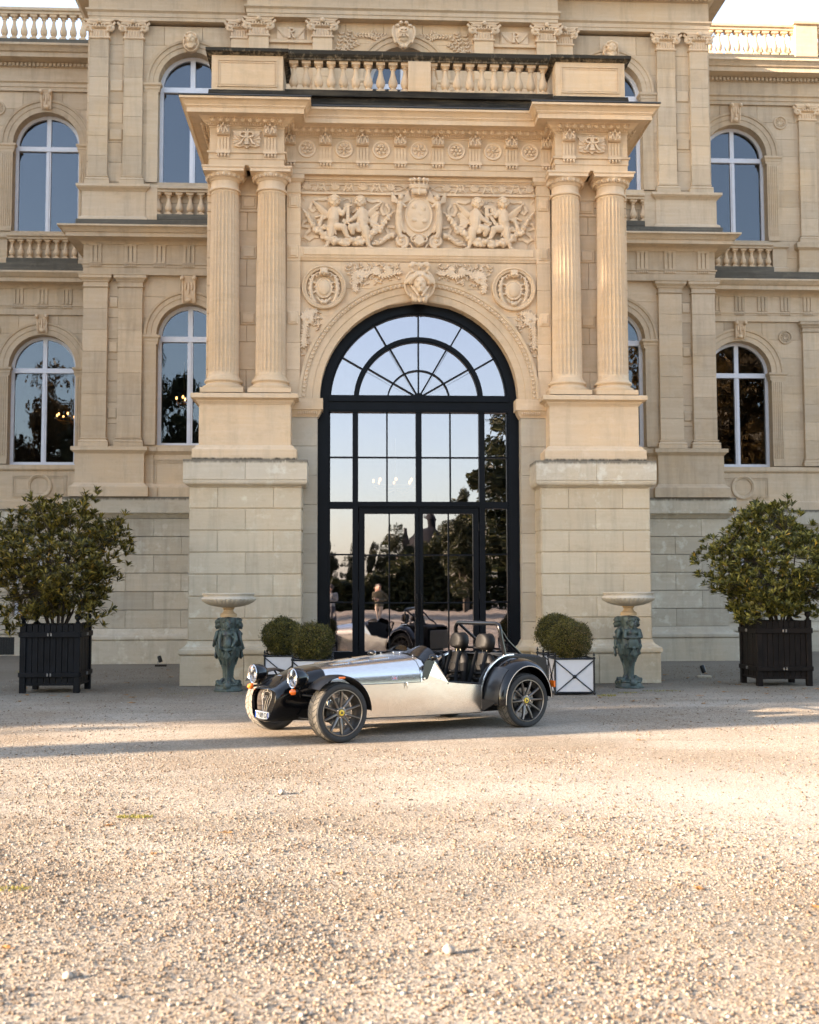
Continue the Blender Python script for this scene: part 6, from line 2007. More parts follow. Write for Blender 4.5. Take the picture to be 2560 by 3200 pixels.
# seams and fixings
for sy in S2:
    pts = [(x, sy * (ytub(x) + .0015), float(np.interp(x, [1.175, 2.17], [.506, .501]))) for x in np.linspace(1.175, 2.16, 12)]
    MB().tube(pts, .0028, 5).build('bonnet_seam', INKB, CAR, 50)
    for x in np.arange(.46, 1.15, .085):
        MB().ell((x, sy * .5035, float(np.interp(x, [.4, .83, 1.2], [.432, .474, .492]))), (.0035, .003, .0035), 6, 4).build('rivet', DISC, CAR, 60)
    for x in np.arange(.46, 2.1, .16):
        MB().ell((x, sy * (ytub(x) + .002), .188 + .012 * (x - .4)), (.0035, .003, .0035), 6, 4).build('rivet', DISC, CAR, 60)
MB().tube([(1.1715, y, z + .001) for y, z in [(-a, b) for a, b in reversed(BR)] + BR[1:]], .0028, 5).build('scuttle_seam', INKB, CAR, 50)
# cockpit tub, seats, steering wheel
mb = MB()
mb.add([(.98, -.46, .18), (.98, .46, .18), (.02, .46, .18), (.02, -.46, .18)], [(0, 1, 2, 3)])
mb.add([(.97, -.47, .18), (.97, .47, .18), (.97, .44, .70), (.97, .2, .77), (.97, -.2, .77), (.97, -.44, .70)], [(0, 1, 2, 3, 4, 5)])
for sy in S2:
    mb.add([(.98, sy * .462, .18), (.04, sy * .455, .18), (.04, sy * .455, .70), (.42, sy * .455, .44), (.83, sy * .462, .47), (.98, sy * .44, .70)], [(0, 1, 2, 3, 4, 5)])
mb.box(.05, .97, -.06, .06, .18, .40)
mb.build('cockpit_tub', FABR, CAR)
for sy in S2:
    seat = part('seat', CAR)
    y = sy * .235
    def slab(pts_w, th, nm):
        """padded slab along a spine: (x, z, half width)"""
        secs = []
        for i, (x, z, w) in enumerate(pts_w):
            a = pts_w[max(i - 1, 0)]; b = pts_w[min(i + 1, len(pts_w) - 1)]
            d = Vector((b[0] - a[0], b[1] - a[1])); d.normalize(); n_ = Vector((d.y, -d.x))
            ring = []
            for t in np.linspace(0, 2 * PI, 16, endpoint=False):
                cu = math.copysign(abs(math.cos(t)) ** .55, math.cos(t)); su = math.copysign(abs(math.sin(t)) ** .7, math.sin(t))
                ring.append((x + n_.x * th * su, y + w * cu, z + n_.y * th * su))
            secs.append(ring)
        return loft(secs, True, True).build(nm, LEATH, seat, 60)
    slab([(.22, .20, .15), (.22, .26, .175), (.205, .36, .19), (.19, .46, .19), (.175, .56, .185), (.16, .66, .17), (.15, .70, .145), (.145, .735, .105), (.143, .752, .04)], .05, 'seat_back')
    slab([(.70, .30, .15), (.66, .30, .18), (.50, .275, .19), (.34, .255, .19), (.24, .25, .18)], .05, 'seat_cushion')
    slab([(.165, .786, .05), (.16, .796, .09), (.152, .825, .116), (.146, .87, .122), (.141, .91, .112), (.138, .94, .088), (.137, .957, .05), (.137, .962, .012)], .072, 'headrest')
    for z in (.36, .42, .48, .54):
        MB().cap2((.262 - (z - .36) * .15, y - .12, z), .016, (.262 - (z - .36) * .15, y + .12, z), .016, 8).build('seat_roll', LEATH, seat, 60)
    for q in S2:
        MB().tube([(.20, y + q * .08, .77), (.235, y + q * .085, .66), (.27, y + q * .10, .50), (.30, y + q * .15, .34)], .022, 6, flat=.25).build('harness', FABR, seat, 50)
        MB().tube([(.158, y + q * .035, .75), (.155, y + q * .035, .80)], .006, 6).build('headrest_post', CHROME, seat, 50)
    o = obj('seat_stitching', text_mesh('CATERHAM', .030, .0005), SATIN, seat); o.matrix_local = Matrix.Translation((.2235, y, .635)) @ Matrix.Rotation(R(-9), 4, 'Y') @ FRONT
sw = MB(); sw.tube([(.0, .125 * math.cos(t), .125 * math.sin(t)) for t in np.linspace(0, 2 * PI, 25)], .013, 8, False)
for t in (0, 2.1, 4.2):
    sw.tube([(.0, 0, 0), (0, .12 * math.sin(t), -.12 * math.cos(t))], .008, 6)
MB().merge(sw, Matrix.Translation((.80, .235, .66)) @ Matrix.Rotation(R(-20), 4, 'Y')).build('steering_wheel', LEATH, CAR, 60)
# roll bar with stays
pts = [(.03, .43, .60), (.04, .43, .74), (.065, .40, .93)]
pts += [(.075, .33 + .07 * math.cos(t), .985 + .085 * math.sin(t)) for t in np.linspace(.2, PI / 2, 6)]
hoop = pts + [(x, -y, z) for x, y, z in reversed(pts)]
rb = part('roll_bar', CAR)
MB().tube(hoop, .0225, 12).build('hoop', GLOSS, rb, 60)
for sy in S2:
    MB().tube([(.06, sy * .34, 1.05), (-.12, sy * .28, .88), (-.42, sy * .20, .68)], .0165, 10).build('stay', GLOSS, rb, 60)
MB().tube([(.05, -.41, .80), (.05, .41, .80)], .012, 8).build('cross_tube', SATIN, rb, 60)
# boot, rear panel and underside
mb = loft([half(.08, [(0, .735), (.3, .732), (.42, .718), (.455, .69), (.458, .6)]), half(-.20, [(0, .742), (.3, .738), (.42, .722), (.455, .69), (.458, .6)]), half(-.46, [(0, .728), (.3, .724), (.42, .708), (.455, .68), (.458, .6)]), half(-.525, [(0, .69), (.3, .688), (.42, .675), (.455, .65), (.458, .58)])])
mb.build('boot_cover', FABR, CAR, 60)
MB().rbox(-.545, -.52, -.455, .455, .22, .62, .01).build('rear_panel', SATIN, CAR)
MB().box(-.5, 2.2, -.28, .28, .15, .20).build('floor_pan', SATIN, CAR)
MB().box(1.2, 2.1, -.22, .22, .2, .6).build('engine', SATIN, CAR)
MB().tube([(.0, -.6, .28), (.0, .6, .28)], .035, 10).build('rear_axle', SATIN, CAR, 60)
MB().tube([(2.08, -.30, .175), (2.30, 0, .17), (2.08, .30, .175)], .018, 8).build('front_tray', SATIN, CAR, 60)
MB().ell((2.50, -.005, .598), (.028, .016, .006), 10, 6).build('nose_emblem', CHROME, CAR, 60)
lt = part('bonnet_latch', CAR)
MB().rbox(1.335, 1.355, .500, .508, .475, .515, .003).build('latch_plate', CHROME, lt)
MB().tube([(1.345, .510, .512), (1.345, .514, .50), (1.345, .512, .455), (1.345, .512, .45)], .005, 6).build('latch_hook', CHROME, lt, 50)
for x, z in ((.93, .53), (.99, .70), (.835, .475), (.425, .32), (.425, .43), (.415, .18)):
    MB().ell((x, .503, z), (.006, .004, .006), 8, 5).build('rivet', SATIN, CAR, 60)
# side lettering and flag, on the flank of the bonnet
o = obj('model_lettering', text_mesh('SUPERLIGHT', .027, .0004, .25), DISC, CAR)
o.matrix_local = Matrix.Translation((1.318, .4765, .553)) @ Matrix.Rotation(R(-10.0), 4, 'Z') @ Matrix.Rotation(R(2.5), 4, 'X') @ SIDE
fl = part('flag_sticker', CAR)
fl.matrix_local = Matrix.Translation((1.452, .4530, .554)) @ Matrix.Rotation(R(-10.0), 4, 'Z') @ Matrix.Rotation(R(2.5), 4, 'X')
def onflank(x0, x1, z0, z1, lift, m):
    MB().box(x0, x1, -.003, lift, z0, z1).build('flag_field', m, fl)
onflank(-.025, .025, -.014, .014, .0012, PLATEB)
for q in S2:
    mb = MB(); d_ = Vector((.05, q * .028)).normalized(); n_ = Vector((-d_.y, d_.x)) * .0022
    mb.prism([(-.025 + n_.x, -q * .014 + n_.y), (.025 + n_.x, q * .014 + n_.y), (.025 - n_.x, q * .014 - n_.y), (-.025 - n_.x, -q * .014 - n_.y)], -.002, .0016 + .0002 * q); mb.build('flag_field', PLATEW, fl)
onflank(-.0055, .0055, -.014, .014, .0021, PLATEW); onflank(-.025, .025, -.0045, .0045, .0022, PLATEW)
onflank(-.003, .003, -.0142, .0142, .0025, REDI); onflank(-.0252, .0252, -.0024, .0024, .0026, REDI)

# wheels
def make_wheel():
    w = part('wheel', CAR)
    W = .1
    ty = MB()
    ty.lathe([(.205, -W * .80), (.222, -W * .95), (.25, -W * 1.0), (.268, -W * .93), (.276, -W * .78), (.279, -W * .4), (.279, -W * .36), (.274, -W * .34), (.274, -W * .28), (.279, -W * .26), (.280, 0), (.279, W * .26), (.274, W * .28), (.274, W * .34), (.279, W * .36), (.279, W * .4), (.276, W * .78), (.268, W * .93), (.25, W * 1.0), (.222, W * .95), (.205, W * .80)], 64, cap=False)
    MB().merge(ty, Matrix.Rotation(-PI / 2, 4, 'X')).build('tyre', RUB, w, 40)
    tr = MB(); tr.lathe([(.2765, -W * .78), (.2802, -W * .40), (.2812, 0), (.2802, W * .40), (.2765, W * .78)], 64, cap=False)
    MB().merge(tr, Matrix.Rotation(-PI / 2, 4, 'X')).build('tread', TREAD, w, 60)
    gr = MB()
    for k in range(30):
        a0 = 2 * PI * k / 30
        for sg in S2:
            pts = []
            for t in np.linspace(0, 1, 6):
                a = a0 + .16 * t ** 1.6 + (0 if sg > 0 else PI / 30)
                yy = sg * W * (.06 + .74 * t)
                r = float(np.interp(abs(yy) / W, [0, .4, .78], [.2812, .2802, .2768]))
                pts.append((r * math.cos(a), yy, r * math.sin(a)))
            gr.tube(pts, [.0018, .0028, .003, .003, .0026, .0016], 5)
    gr.tube([(.2814 * math.cos(a), .004, .2814 * math.sin(a)) for a in np.linspace(0, 2 * PI, 65)], .003, 5, False)
    tag(gr.build('tread_grooves', RUB, w, 60), kind='stuff')
    rm = MB(); rm.lathe([(.213, .098), (.219, .092), (.217, .083), (.206, .080), (.200, .06), (.190, .04), (.186, -.02), (.195, -.06), (.21, -.085)], 56, cap=False)
    MB().merge(rm, Matrix.Rotation(-PI / 2, 4, 'X')).build('rim', GRAPH, w, 50)
    lp = MB(); lp.tube([(.2125 * math.cos(a), .094, .2125 * math.sin(a)) for a in np.linspace(0, 2 * PI, 57)], .0055, 6, False); lp.build('rim_lip', LIP, w, 50)
    for k in range(10):
        sp = MB()
        secs = []
        for t in np.linspace(0, 1, 6):
            r = .045 + .155 * t
            wd = .016 - .009 * t + .008 * max(0, t - .8) * 2
            yy = .062 + .016 * math.sin(t * PI * .6) + .008 * t
            secs.append([(r, yy, wd), (r, yy + .009, wd * .35), (r, yy + .009, -wd * .35), (r, yy, -wd), (r, yy - .028, -wd * .8), (r, yy - .028, wd * .8)])
        sp.merge(loft(secs, True, True), Matrix.Rotation(2 * PI * k / 10 + .16, 4, 'Y'))
        sp.build('spoke', GRAPH, w, 35)
    hb = MB(); hb.lathe([(.058, .02), (.060, .06), (.052, .072), (.034, .075), (.030, .071)], 30, cap=False); MB().merge(hb, Matrix.Rotation(-PI / 2, 4, 'X')).build('hub', GRAPH, w, 40)
    cpn = MB(); cpn.lathe([(.029, .070), (.029, .078), (.024, .080), (.0, .080)], 24, cap=False); MB().merge(cpn, Matrix.Rotation(-PI / 2, 4, 'X')).build('centre_cap', YEL, w, 40)
    em = MB(); em.prism([(-.016, -.010), (.016, -.010), (0, .017)], .080, .0812); em.build('cap_emblem', INKB, w)
    for k in range(4):
        a = PI / 4 + k * PI / 2 + .2
        nt = MB(); nt.lathe([(.0095, .05), (.0095, .075), (.007, .080), (.0, .080)], 6, (.048 * math.cos(a) * 1.0, .048 * math.sin(a), 0), cap=False); MB().merge(nt, Matrix.Rotation(-PI / 2, 4, 'X')).build('wheel_nut', CHROME, w, 30)
    bd = MB(); bd.lathe([(.06, .005), (.06, .02), (.13, .022), (.135, .018), (.135, .004), (.06, .002)], 40, cap=False); MB().merge(bd, Matrix.Rotation(-PI / 2, 4, 'X')).build('brake_disc', DISC, w, 40)
    cl = MB(); cl.arc([(.10, -.01), (.145, -.01), (.145, .04), (.10, .04)], 0, 0, -.5, .6, 8); cl.build('brake_caliper', SATIN, w, 40)
    return w
w0 = make_wheel()
spots = [(2.235, .655, 0), (0.0, .665, 0), (2.235, -.655, PI), (0.0, -.66, PI)]
for i, (x, y, rz) in enumerate(spots):
    w = w0 if i == 0 else copy_tree(w0, CAR)
    w.location = (x, y, .2795)
    w.rotation_euler = (0, [.15, .5, .9, .3][i], rz)

# ================================================================== planters, plants and urns
def leaf_mat(name, dark, mid, light, trans=0.25, rough=0.45):
    m = bpy.data.materials.new(name)
    m.use_nodes = True
    n, l = m.node_tree.nodes, m.node_tree.links
    p = n['Principled BSDF']
    g = n.new('ShaderNodeNewGeometry')
    r = ramp(n, [(0.0, dark), (0.45, mid), (0.82, light), (1.0, tuple(min(1, q * 1.5) for q in light))])
    l.new(g.outputs['Random Per Island'], r.inputs[0])
    l.new(r.outputs[0], p.inputs['Base Color'])
    p.inputs['Roughness'].default_value = rough
    p.inputs['Specular IOR Level'].default_value = 0.35
    t = n.new('ShaderNodeBsdfTranslucent'); l.new(r.outputs[0], t.inputs['Color'])
    mx = n.new('ShaderNodeMixShader'); mx.inputs[0].default_value = trans
    out = n['Material Output']
    l.new(p.outputs[0], mx.inputs[1]); l.new(t.outputs[0], mx.inputs[2]); l.new(mx.outputs[0], out.inputs[0])
    return m
def leaves_mesh(name, pos, dirs, ups, L, W, fold=0.25):
    """one mesh of folded leaf blades: pos, direction, up, lengths and widths per leaf"""
    n = len(pos)
    side = np.cross(dirs, ups); side /= np.linalg.norm(side, axis=1)[:, None] + 1e-9
    up = np.cross(side, dirs)
    L = np.asarray(L)[:, None]; W = np.asarray(W)[:, None]
    a = pos
    m1 = pos + dirs * L * .62 - up * L * .02
    tip = pos + dirs * L - up * L * .10
    s1 = m1 + side * W * .5 + up * W * fold
    s2 = m1 - side * W * .5 + up * W * fold
    v = np.stack([a, s1, tip, s2, m1], 1).reshape(-1, 3)
    idx = np.arange(n)[:, None] * 5
    f = np.concatenate([idx + np.array([[0, 4, 1]]), idx + np.array([[1, 4, 2]]), idx + np.array([[0, 3, 4]]), idx + np.array([[4, 3, 2]])], 0)
    me = bpy.data.meshes.new(name)
    me.from_pydata(v.tolist(), [], f.tolist())
    me.update()
    return me
def unit(v): return v / (np.linalg.norm(v, axis=-1, keepdims=True) + 1e-9)

BARK = plain('shrub_bark', (0.045, 0.033, 0.024), 0.9, var=.3)
SHRUB_G = leaf_mat('olive_shrub_leaf', (0.026, 0.027, 0.005), (0.075, 0.066, 0.011), (0.20, 0.155, 0.026), .25)
SHRUB_G2 = leaf_mat('green_shrub_leaf', (0.028, 0.033, 0.007), (0.082, 0.083, 0.015), (0.22, 0.195, 0.038), .25)
YLEAF = leaf_mat('yellowed_leaf', (0.30, 0.16, 0.02), (0.40, 0.24, 0.03), (0.45, 0.30, 0.05), .2)

def shrub(name, label, c, rx, rz, zc, seed, mat, n_ros=820, lobes=()):
    root = thing(name, label, 'shrub', (c[0], c[1], 0.90))
    g = np.random.default_rng(seed)
    pts = []
    while len(pts) < n_ros:
        d = unit(g.normal(size=3))
        rad = g.uniform(.30, 1.0) ** .45
        lump = 1.0 + .16 * math.sin(d[0] * 5 + seed) * math.cos(d[2] * 4 + seed) + .12 * math.sin(d[1] * 6 + d[2] * 5)
        q = np.array([d[0] * rx * rad * lump, d[1] * rx * rad * lump * .95, d[2] * rz * rad * lump + zc - .9])
        if q[2] < .12 - .25 * (np.hypot(q[0], q[1]) > .45 * rx) : continue
        # open windows in the foliage
        if math.sin(q[0] * 5.3 + seed) * math.sin(q[2] * 5.9 + seed * 2) * math.sin(q[1] * 4.1) > .30: continue
        pts.append(q)
    for (lx, lz, k) in lobes:                                   # shoots that stand clear of the crown
        for i in range(k):
            pts.append(np.array([lx + g.normal() * .07, g.normal() * .07, lz - .9 + g.uniform(-.22, .05)]))
    pts = np.array(pts)
    ax = unit(pts * np.array([1, 1, .8]) + np.array([0, 0, .9]) + g.normal(size=pts.shape) * .35)
    P, D, U, L, W = [], [], [], [], []
    for q, a in zip(pts, ax):
        b = unit(np.cross(a, [0.3, 0.2, 0.9])); cc = np.cross(a, b)
        k = g.integers(8, 12)
        for i in range(k):
            t = 2 * PI * (i + g.uniform(-.3, .3)) / k
            tilt = g.uniform(.35, 1.05)
            d = unit(a * math.cos(tilt) + (b * math.cos(t) + cc * math.sin(t)) * math.sin(tilt) + np.array([0, 0, -.05]))
            P.append(q + d * .008 - a * g.uniform(0, .035)); D.append(d); U.append(a); L.append(g.uniform(.075, .13)); W.append(g.uniform(.026, .040))
    P, D, U, L, W = map(np.array, (P, D, U, L, W))
    sel = g.random(len(P)) < .022
    obj('crown', leaves_mesh('crown', P[~sel], D[~sel], U[~sel], L[~sel], W[~sel]), mat, root)
    obj('yellow_leaves', leaves_mesh('yellow_leaves', P[sel], D[sel], U[sel], L[sel], W[sel]), YLEAF, root)
    st = MB()
    mains = []
    for i in range(11):
        a = 2 * PI * i / 11 + g.uniform(-.2, .2)
        r = g.uniform(.25, .8)
        e = np.array([rx * r * math.cos(a), rx * r * math.sin(a) * .9, (zc - .9) + rz * g.uniform(.1, .6)])
        p0 = np.array([.10 * math.cos(a), .10 * math.sin(a), -.02])
        mid = p0 * .6 + e * np.array([.35, .35, .55]) + g.normal(size=3) * .05
        pl_ = [p0, p0 * .9 + mid * .4, mid, mid * .4 + e * .6, e]
        st.tube([tuple(q) for q in pl_], [.017, .014, .012, .009, .006], 6)
        mains += [mid, mid * .5 + e * .5, e]
    mains = np.array(mains)
    for q in pts[g.permutation(len(pts))[:360]]:
        j = np.argmin(((mains - q) ** 2).sum(1) + 3 * np.maximum(mains[:, 2] - q[2], 0) ** 2)
        m = mains[j]
        st.tube([tuple(m), tuple(m * .5 + q * .5 + np.array([0, 0, -.03])), tuple(q)], [.005, .004, .003], 4, False)
    st.build('stems', BARK, root, 60)
    return root

PBLK = plain('black_planter_paint', (0.004, 0.0048, 0.0068), 0.55, var=.35, scale=5, bmp=.2, spec=.15)
PBRN = plain('brown_black_planter_paint', (0.008, 0.0055, 0.0045), 0.6, var=.35, scale=5, bmp=.2, spec=.15)
STEEL = plain('steel_hinge', (0.22, 0.22, 0.23), 0.35, .9)
SOIL = plain('soil', (0.03, 0.022, 0.016), 0.95, var=.4, scale=30)
def tub(label, c, m, w=.84, d=.80):
    t = thing('wooden_planter', label, 'planter', (c[0], c[1], 0))
    h = w / 2; g = d / 2
    for sx in S2:
        for sy in S2:
            p_ = part('post', t)
            x0, x1 = sorted((sx * h, sx * (h - .085))); y0, y1 = sorted((sy * g, sy * (g - .085)))
            MB().rbox(x0, x1, y0, y1, 0, .985, .006).build('shaft', m, p_)
            fn = MB(); fn.lathe([(.030, .985), (.034, 1.0), (.022, 1.01), (.024, 1.025), (.043, 1.05), (.046, 1.072), (.036, 1.098), (.016, 1.11), (.0, 1.112)], 16, ((x0 + x1) / 2, (y0 + y1) / 2, 0)); fn.build('finial', m, p_, 50)
    for face in range(4):
        M = Matrix.Rotation(face * PI / 2, 4, 'Z')
        hw, hd = (h, g) if face % 2 == 0 else (g, h)
        def bld(mb, nm): MB().merge(mb, M).build(nm, m, t)
        for z0, z1, o_ in ((.225, .290, .018), (.785, .862, .018), (.105, .135, -.012)):
            mb = MB(); mb.rbox(-hw + (.0 if o_ > 0 else .085), hw - (.0 if o_ > 0 else .085), -hd - o_ + .0005 * face, -hd + .03, z0, z1, .004); bld(mb, 'rail')
        n = 8
        ww = (2 * hw - .17) / n
        for i in range(n):
            x0 = -hw + .085 + i * ww
            dy = .004 * ((i * 7 + face * 3) % 3)
            for z0, z1, rec in ((.290, .785, .022), (.862, .965, .022), (.135, .225, .028)):
                mb = MB(); mb.cbox(x0 + .003, x0 + ww - .003, -hd + rec - dy * .5, -hd + .05, z0 - .004, z1 + .004, .004); bld(mb, 'board')
        for z in (.258, .823):
            for q in S2:
                mb = MB(); mb.rbox(q * .022 - .010, q * .022 + .010, -hd - .030, -hd - .012, z - .022, z + .022, .003); MB().merge(mb, M).build('hinge', STEEL, t)
    MB().box(-h + .05, h - .05, -g + .05, g - .05, .86, .90).build('soil_fill', SOIL, t)
    return t
tub('large blue black wooden tub planter with slatted sides beside the left pier', (-5.36, -.85), PBLK)
tub('large brown black wooden tub planter with slatted sides at the right of the entrance', (5.36, -.47), PBRN)
shrub('planted_shrub', 'tall loose olive green shrub growing in the blue black tub planter', (-5.36, -.85), .98, .98, 1.83, 4, SHRUB_G, 1250, ((.42, 2.86, 8), (-.30, 2.78, 7), (.30, 2.72, 8), (.86, 2.45, 5)))
shrub('planted_shrub', 'dense broad bright green shrub growing in the brown black tub planter', (5.42, -.47), 1.08, .95, 1.78, 9, SHRUB_G2, 1500, ((.05, 2.70, 9), (-.25, 2.62, 6)))

# square planters with iron frames, and the clipped box balls in them
IRON = plain('black_iron', (0.008, 0.009, 0.011), 0.4, .3)
PANEL = plain('white_planter_panel', (0.50, 0.50, 0.52), 0.5, var=.04, bmp=.05)
BOXL = leaf_mat('box_leaf', (0.016, 0.019, 0.004), (0.050, 0.052, 0.010), (0.15, 0.125, 0.024), .2, .4)
def box_planter(label, c, group=None):
    t = thing('square_planter', label, 'planter', (c[0], c[1], 0), 0, group)
    w = .27; h = .50
    for sx in S2:
        for sy in S2:
            p_ = part('corner_post', t)
            MB().tube([(sx * w, sy * w, 0), (sx * w, sy * w, h + .02)], .013, 8).build('rod', IRON, p_, 50)
            fn = MB()
            fn.ell((sx * w, sy * w, h), (.022, .022, .022), 10, 7)
            MB().ell((sx * w, sy * w, .024), (.023, .023, .023), 10, 7).build('foot_ball', IRON, p_, 60)
            fn.ell((sx * w, sy * w, h + .045), (.017, .017, .022), 10, 6); fn.ell((sx * w, sy * w, h + .070), (.007, .007, .014), 8, 5)
            fn.build('finial', IRON, p_, 60)
    for face in range(4):
        M = Matrix.Rotation(face * PI / 2, 4, 'Z')
        MB().merge(MB().rbox(-w + .012, w - .012, -w + .004, -w + .016, .045, h - .02, .002), M).build('panel', PANEL, t)
        for z in (.03, h - .008):
            MB().merge(MB().tube([(-w, -w, z), (w, -w, z)], .012, 8), M).build('rail', IRON, t, 50)
        for q in S2:
            MB().merge(MB().tube([(-w + .01, -w - .004, .25 - q * .215), (w - .01, -w - .004, .25 + q * .215)], .008, 6), M).build('cross_bar', IRON, t, 50)
        bs = MB(); bs.lathe([(.026, -.004), (.026, .006), (.016, .012), (.0, .013)], 12)
        MB().merge(bs, M @ Matrix.Translation((0, -w - .008, .25)) @ Matrix.Rotation(PI / 2, 4, 'X')).build('boss', IRON, t, 50)
    MB().box(-w + .02, w - .02, -w + .02, w - .02, .40, .44).build('soil_fill', SOIL, t)
    return t
def ball_mesh(seed, n=15000, r=.29, squash=.93):
    g = np.random.default_rng(seed)
    d = unit(g.normal(size=(n, 3)))
    lump = 1 + .075 * np.sin(d[:, 0] * 5 + seed) * np.cos(d[:, 2] * 4 + seed) + .055 * np.sin(d[:, 1] * 9 + d[:, 2] * 8 + seed) + g.normal(size=n) * .03
    rad = r * lump * (g.uniform(.55, 1.0, n) ** .45)
    spike = g.random(n) < .05
    rad[spike] *= g.uniform(1.02, 1.17, spike.sum())
    P = d * rad[:, None] * np.array([1, 1, squash])
    D = unit(d * .6 + g.normal(size=(n, 3)) * .65 + np.array([0, 0, .35]))
    U = unit(d + g.normal(size=(n, 3)) * .4)
    return leaves_mesh('box_ball', P, D, U, g.uniform(.015, .028, n), g.uniform(.010, .016, n))
BROWNTIP = leaf_mat('bronzed_box_leaf', (0.05, 0.04, 0.012), (0.10, 0.075, 0.025), (0.24, 0.16, 0.06), .18, .4)
def box_ball(label, c, z, r, seed, brown=0.0, group=None):
    t = thing('box_ball', label, 'shrub', (c[0], c[1], .43), 0, group)
    me = ball_mesh(seed, 15000, r)
    o = obj('crown', me, BOXL, t); o.location = (0, 0, z - .43)
    core = MB(); core.ell((0, 0, z - .43), (r * .68, r * .68, r * .64), 16, 10); core.tube([(0, 0, -.02), (0, 0, z - .43)], .02, 6); core.build('stems', plain('box_twigs_%d' % seed, (0.010, 0.010, 0.005), .95), t, 60)
    if brown:
        g = np.random.default_rng(seed + 50)
        n = int(brown)
        d = unit(g.normal(size=(n, 3)) * .55 + np.array([.45, -.75, .10]))
        P = d * (r * 1.0) * g.uniform(.97, 1.04, (n, 1))
        b = obj('bronzed_shoots', leaves_mesh('bronzed', P, unit(d * .6 + g.normal(size=(n, 3)) * .6), d, g.uniform(.014, .024, n), g.uniform(.008, .013, n)), BROWNTIP, t); b.location = (0, 0, z - .43)
    return t
box_planter('white panelled iron planter behind the car bonnet, foremost of the pair near the left pier', (-1.63, -1.86))
box_planter('white panelled iron planter between bronze urn and car, set back against the left pier', (-2.08, -.74))
box_planter('white panelled iron planter with crossed bars just behind the rear wheel of the car', (1.955, -1.86))
box_planter('white panelled iron planter tucked behind another beside the right door jamb', (1.98, -.74))
box_ball('clipped box ball above the car bonnet in front of the door edge', (-1.63, -1.86), .72, .285, 1, 160)
box_ball('clipped box ball against the left pier, set back behind its twin', (-2.11, -.74), .76, .30, 2)
box_ball('ragged box ball with bronzed shoots in the planter behind the rear wheel', (1.955, -1.86), .74, .295, 3, 900)
box_ball('dark box ball behind the bronzed one, beside the right pier', (1.95, -.74), .80, .30, 4)

# bronze and stone urns
def bronze():
    m, n, l, p = new_mat('verdigris_bronze')
    tc = n.new('ShaderNodeTexCoord'); v = tc.outputs['Object']
    a = noise(n, l, v, 7, 5, .65); b = noise(n, l, mapped(n, l, v, (14, 14, 3)), 1.5, 4, .6)
    c = mix(n, l, (0.040, 0.054, 0.046), (0.095, 0.125, 0.108), ramp_out(n, l, a.outputs[0], .35, .65))
    c = mix(n, l, c, (0.062, 0.056, 0.058), ramp_out(n, l, b.outputs[0], .50, .70))
    l.new(c, p.inputs['Base Color']); p.inputs['Roughness'].default_value = .55; p.inputs['Metallic'].default_value = .25
    f = noise(n, l, v, 70, 4, .6); bump(n, l, f.outputs[0], .3, .004, p.inputs['Normal'])
    return m
BRONZE = bronze()
BOWL = stone('urn_bowl_stone', (0.50, 0.44, 0.35), (0.46, 0.41, 0.30), (0.58, 0.53, 0.46), .05, dirt=.15)
STEM = stone('urn_stem_stone', (0.46, 0.33, 0.19), (0.48, 0.33, 0.18), (0.50, 0.38, 0.25), .05)
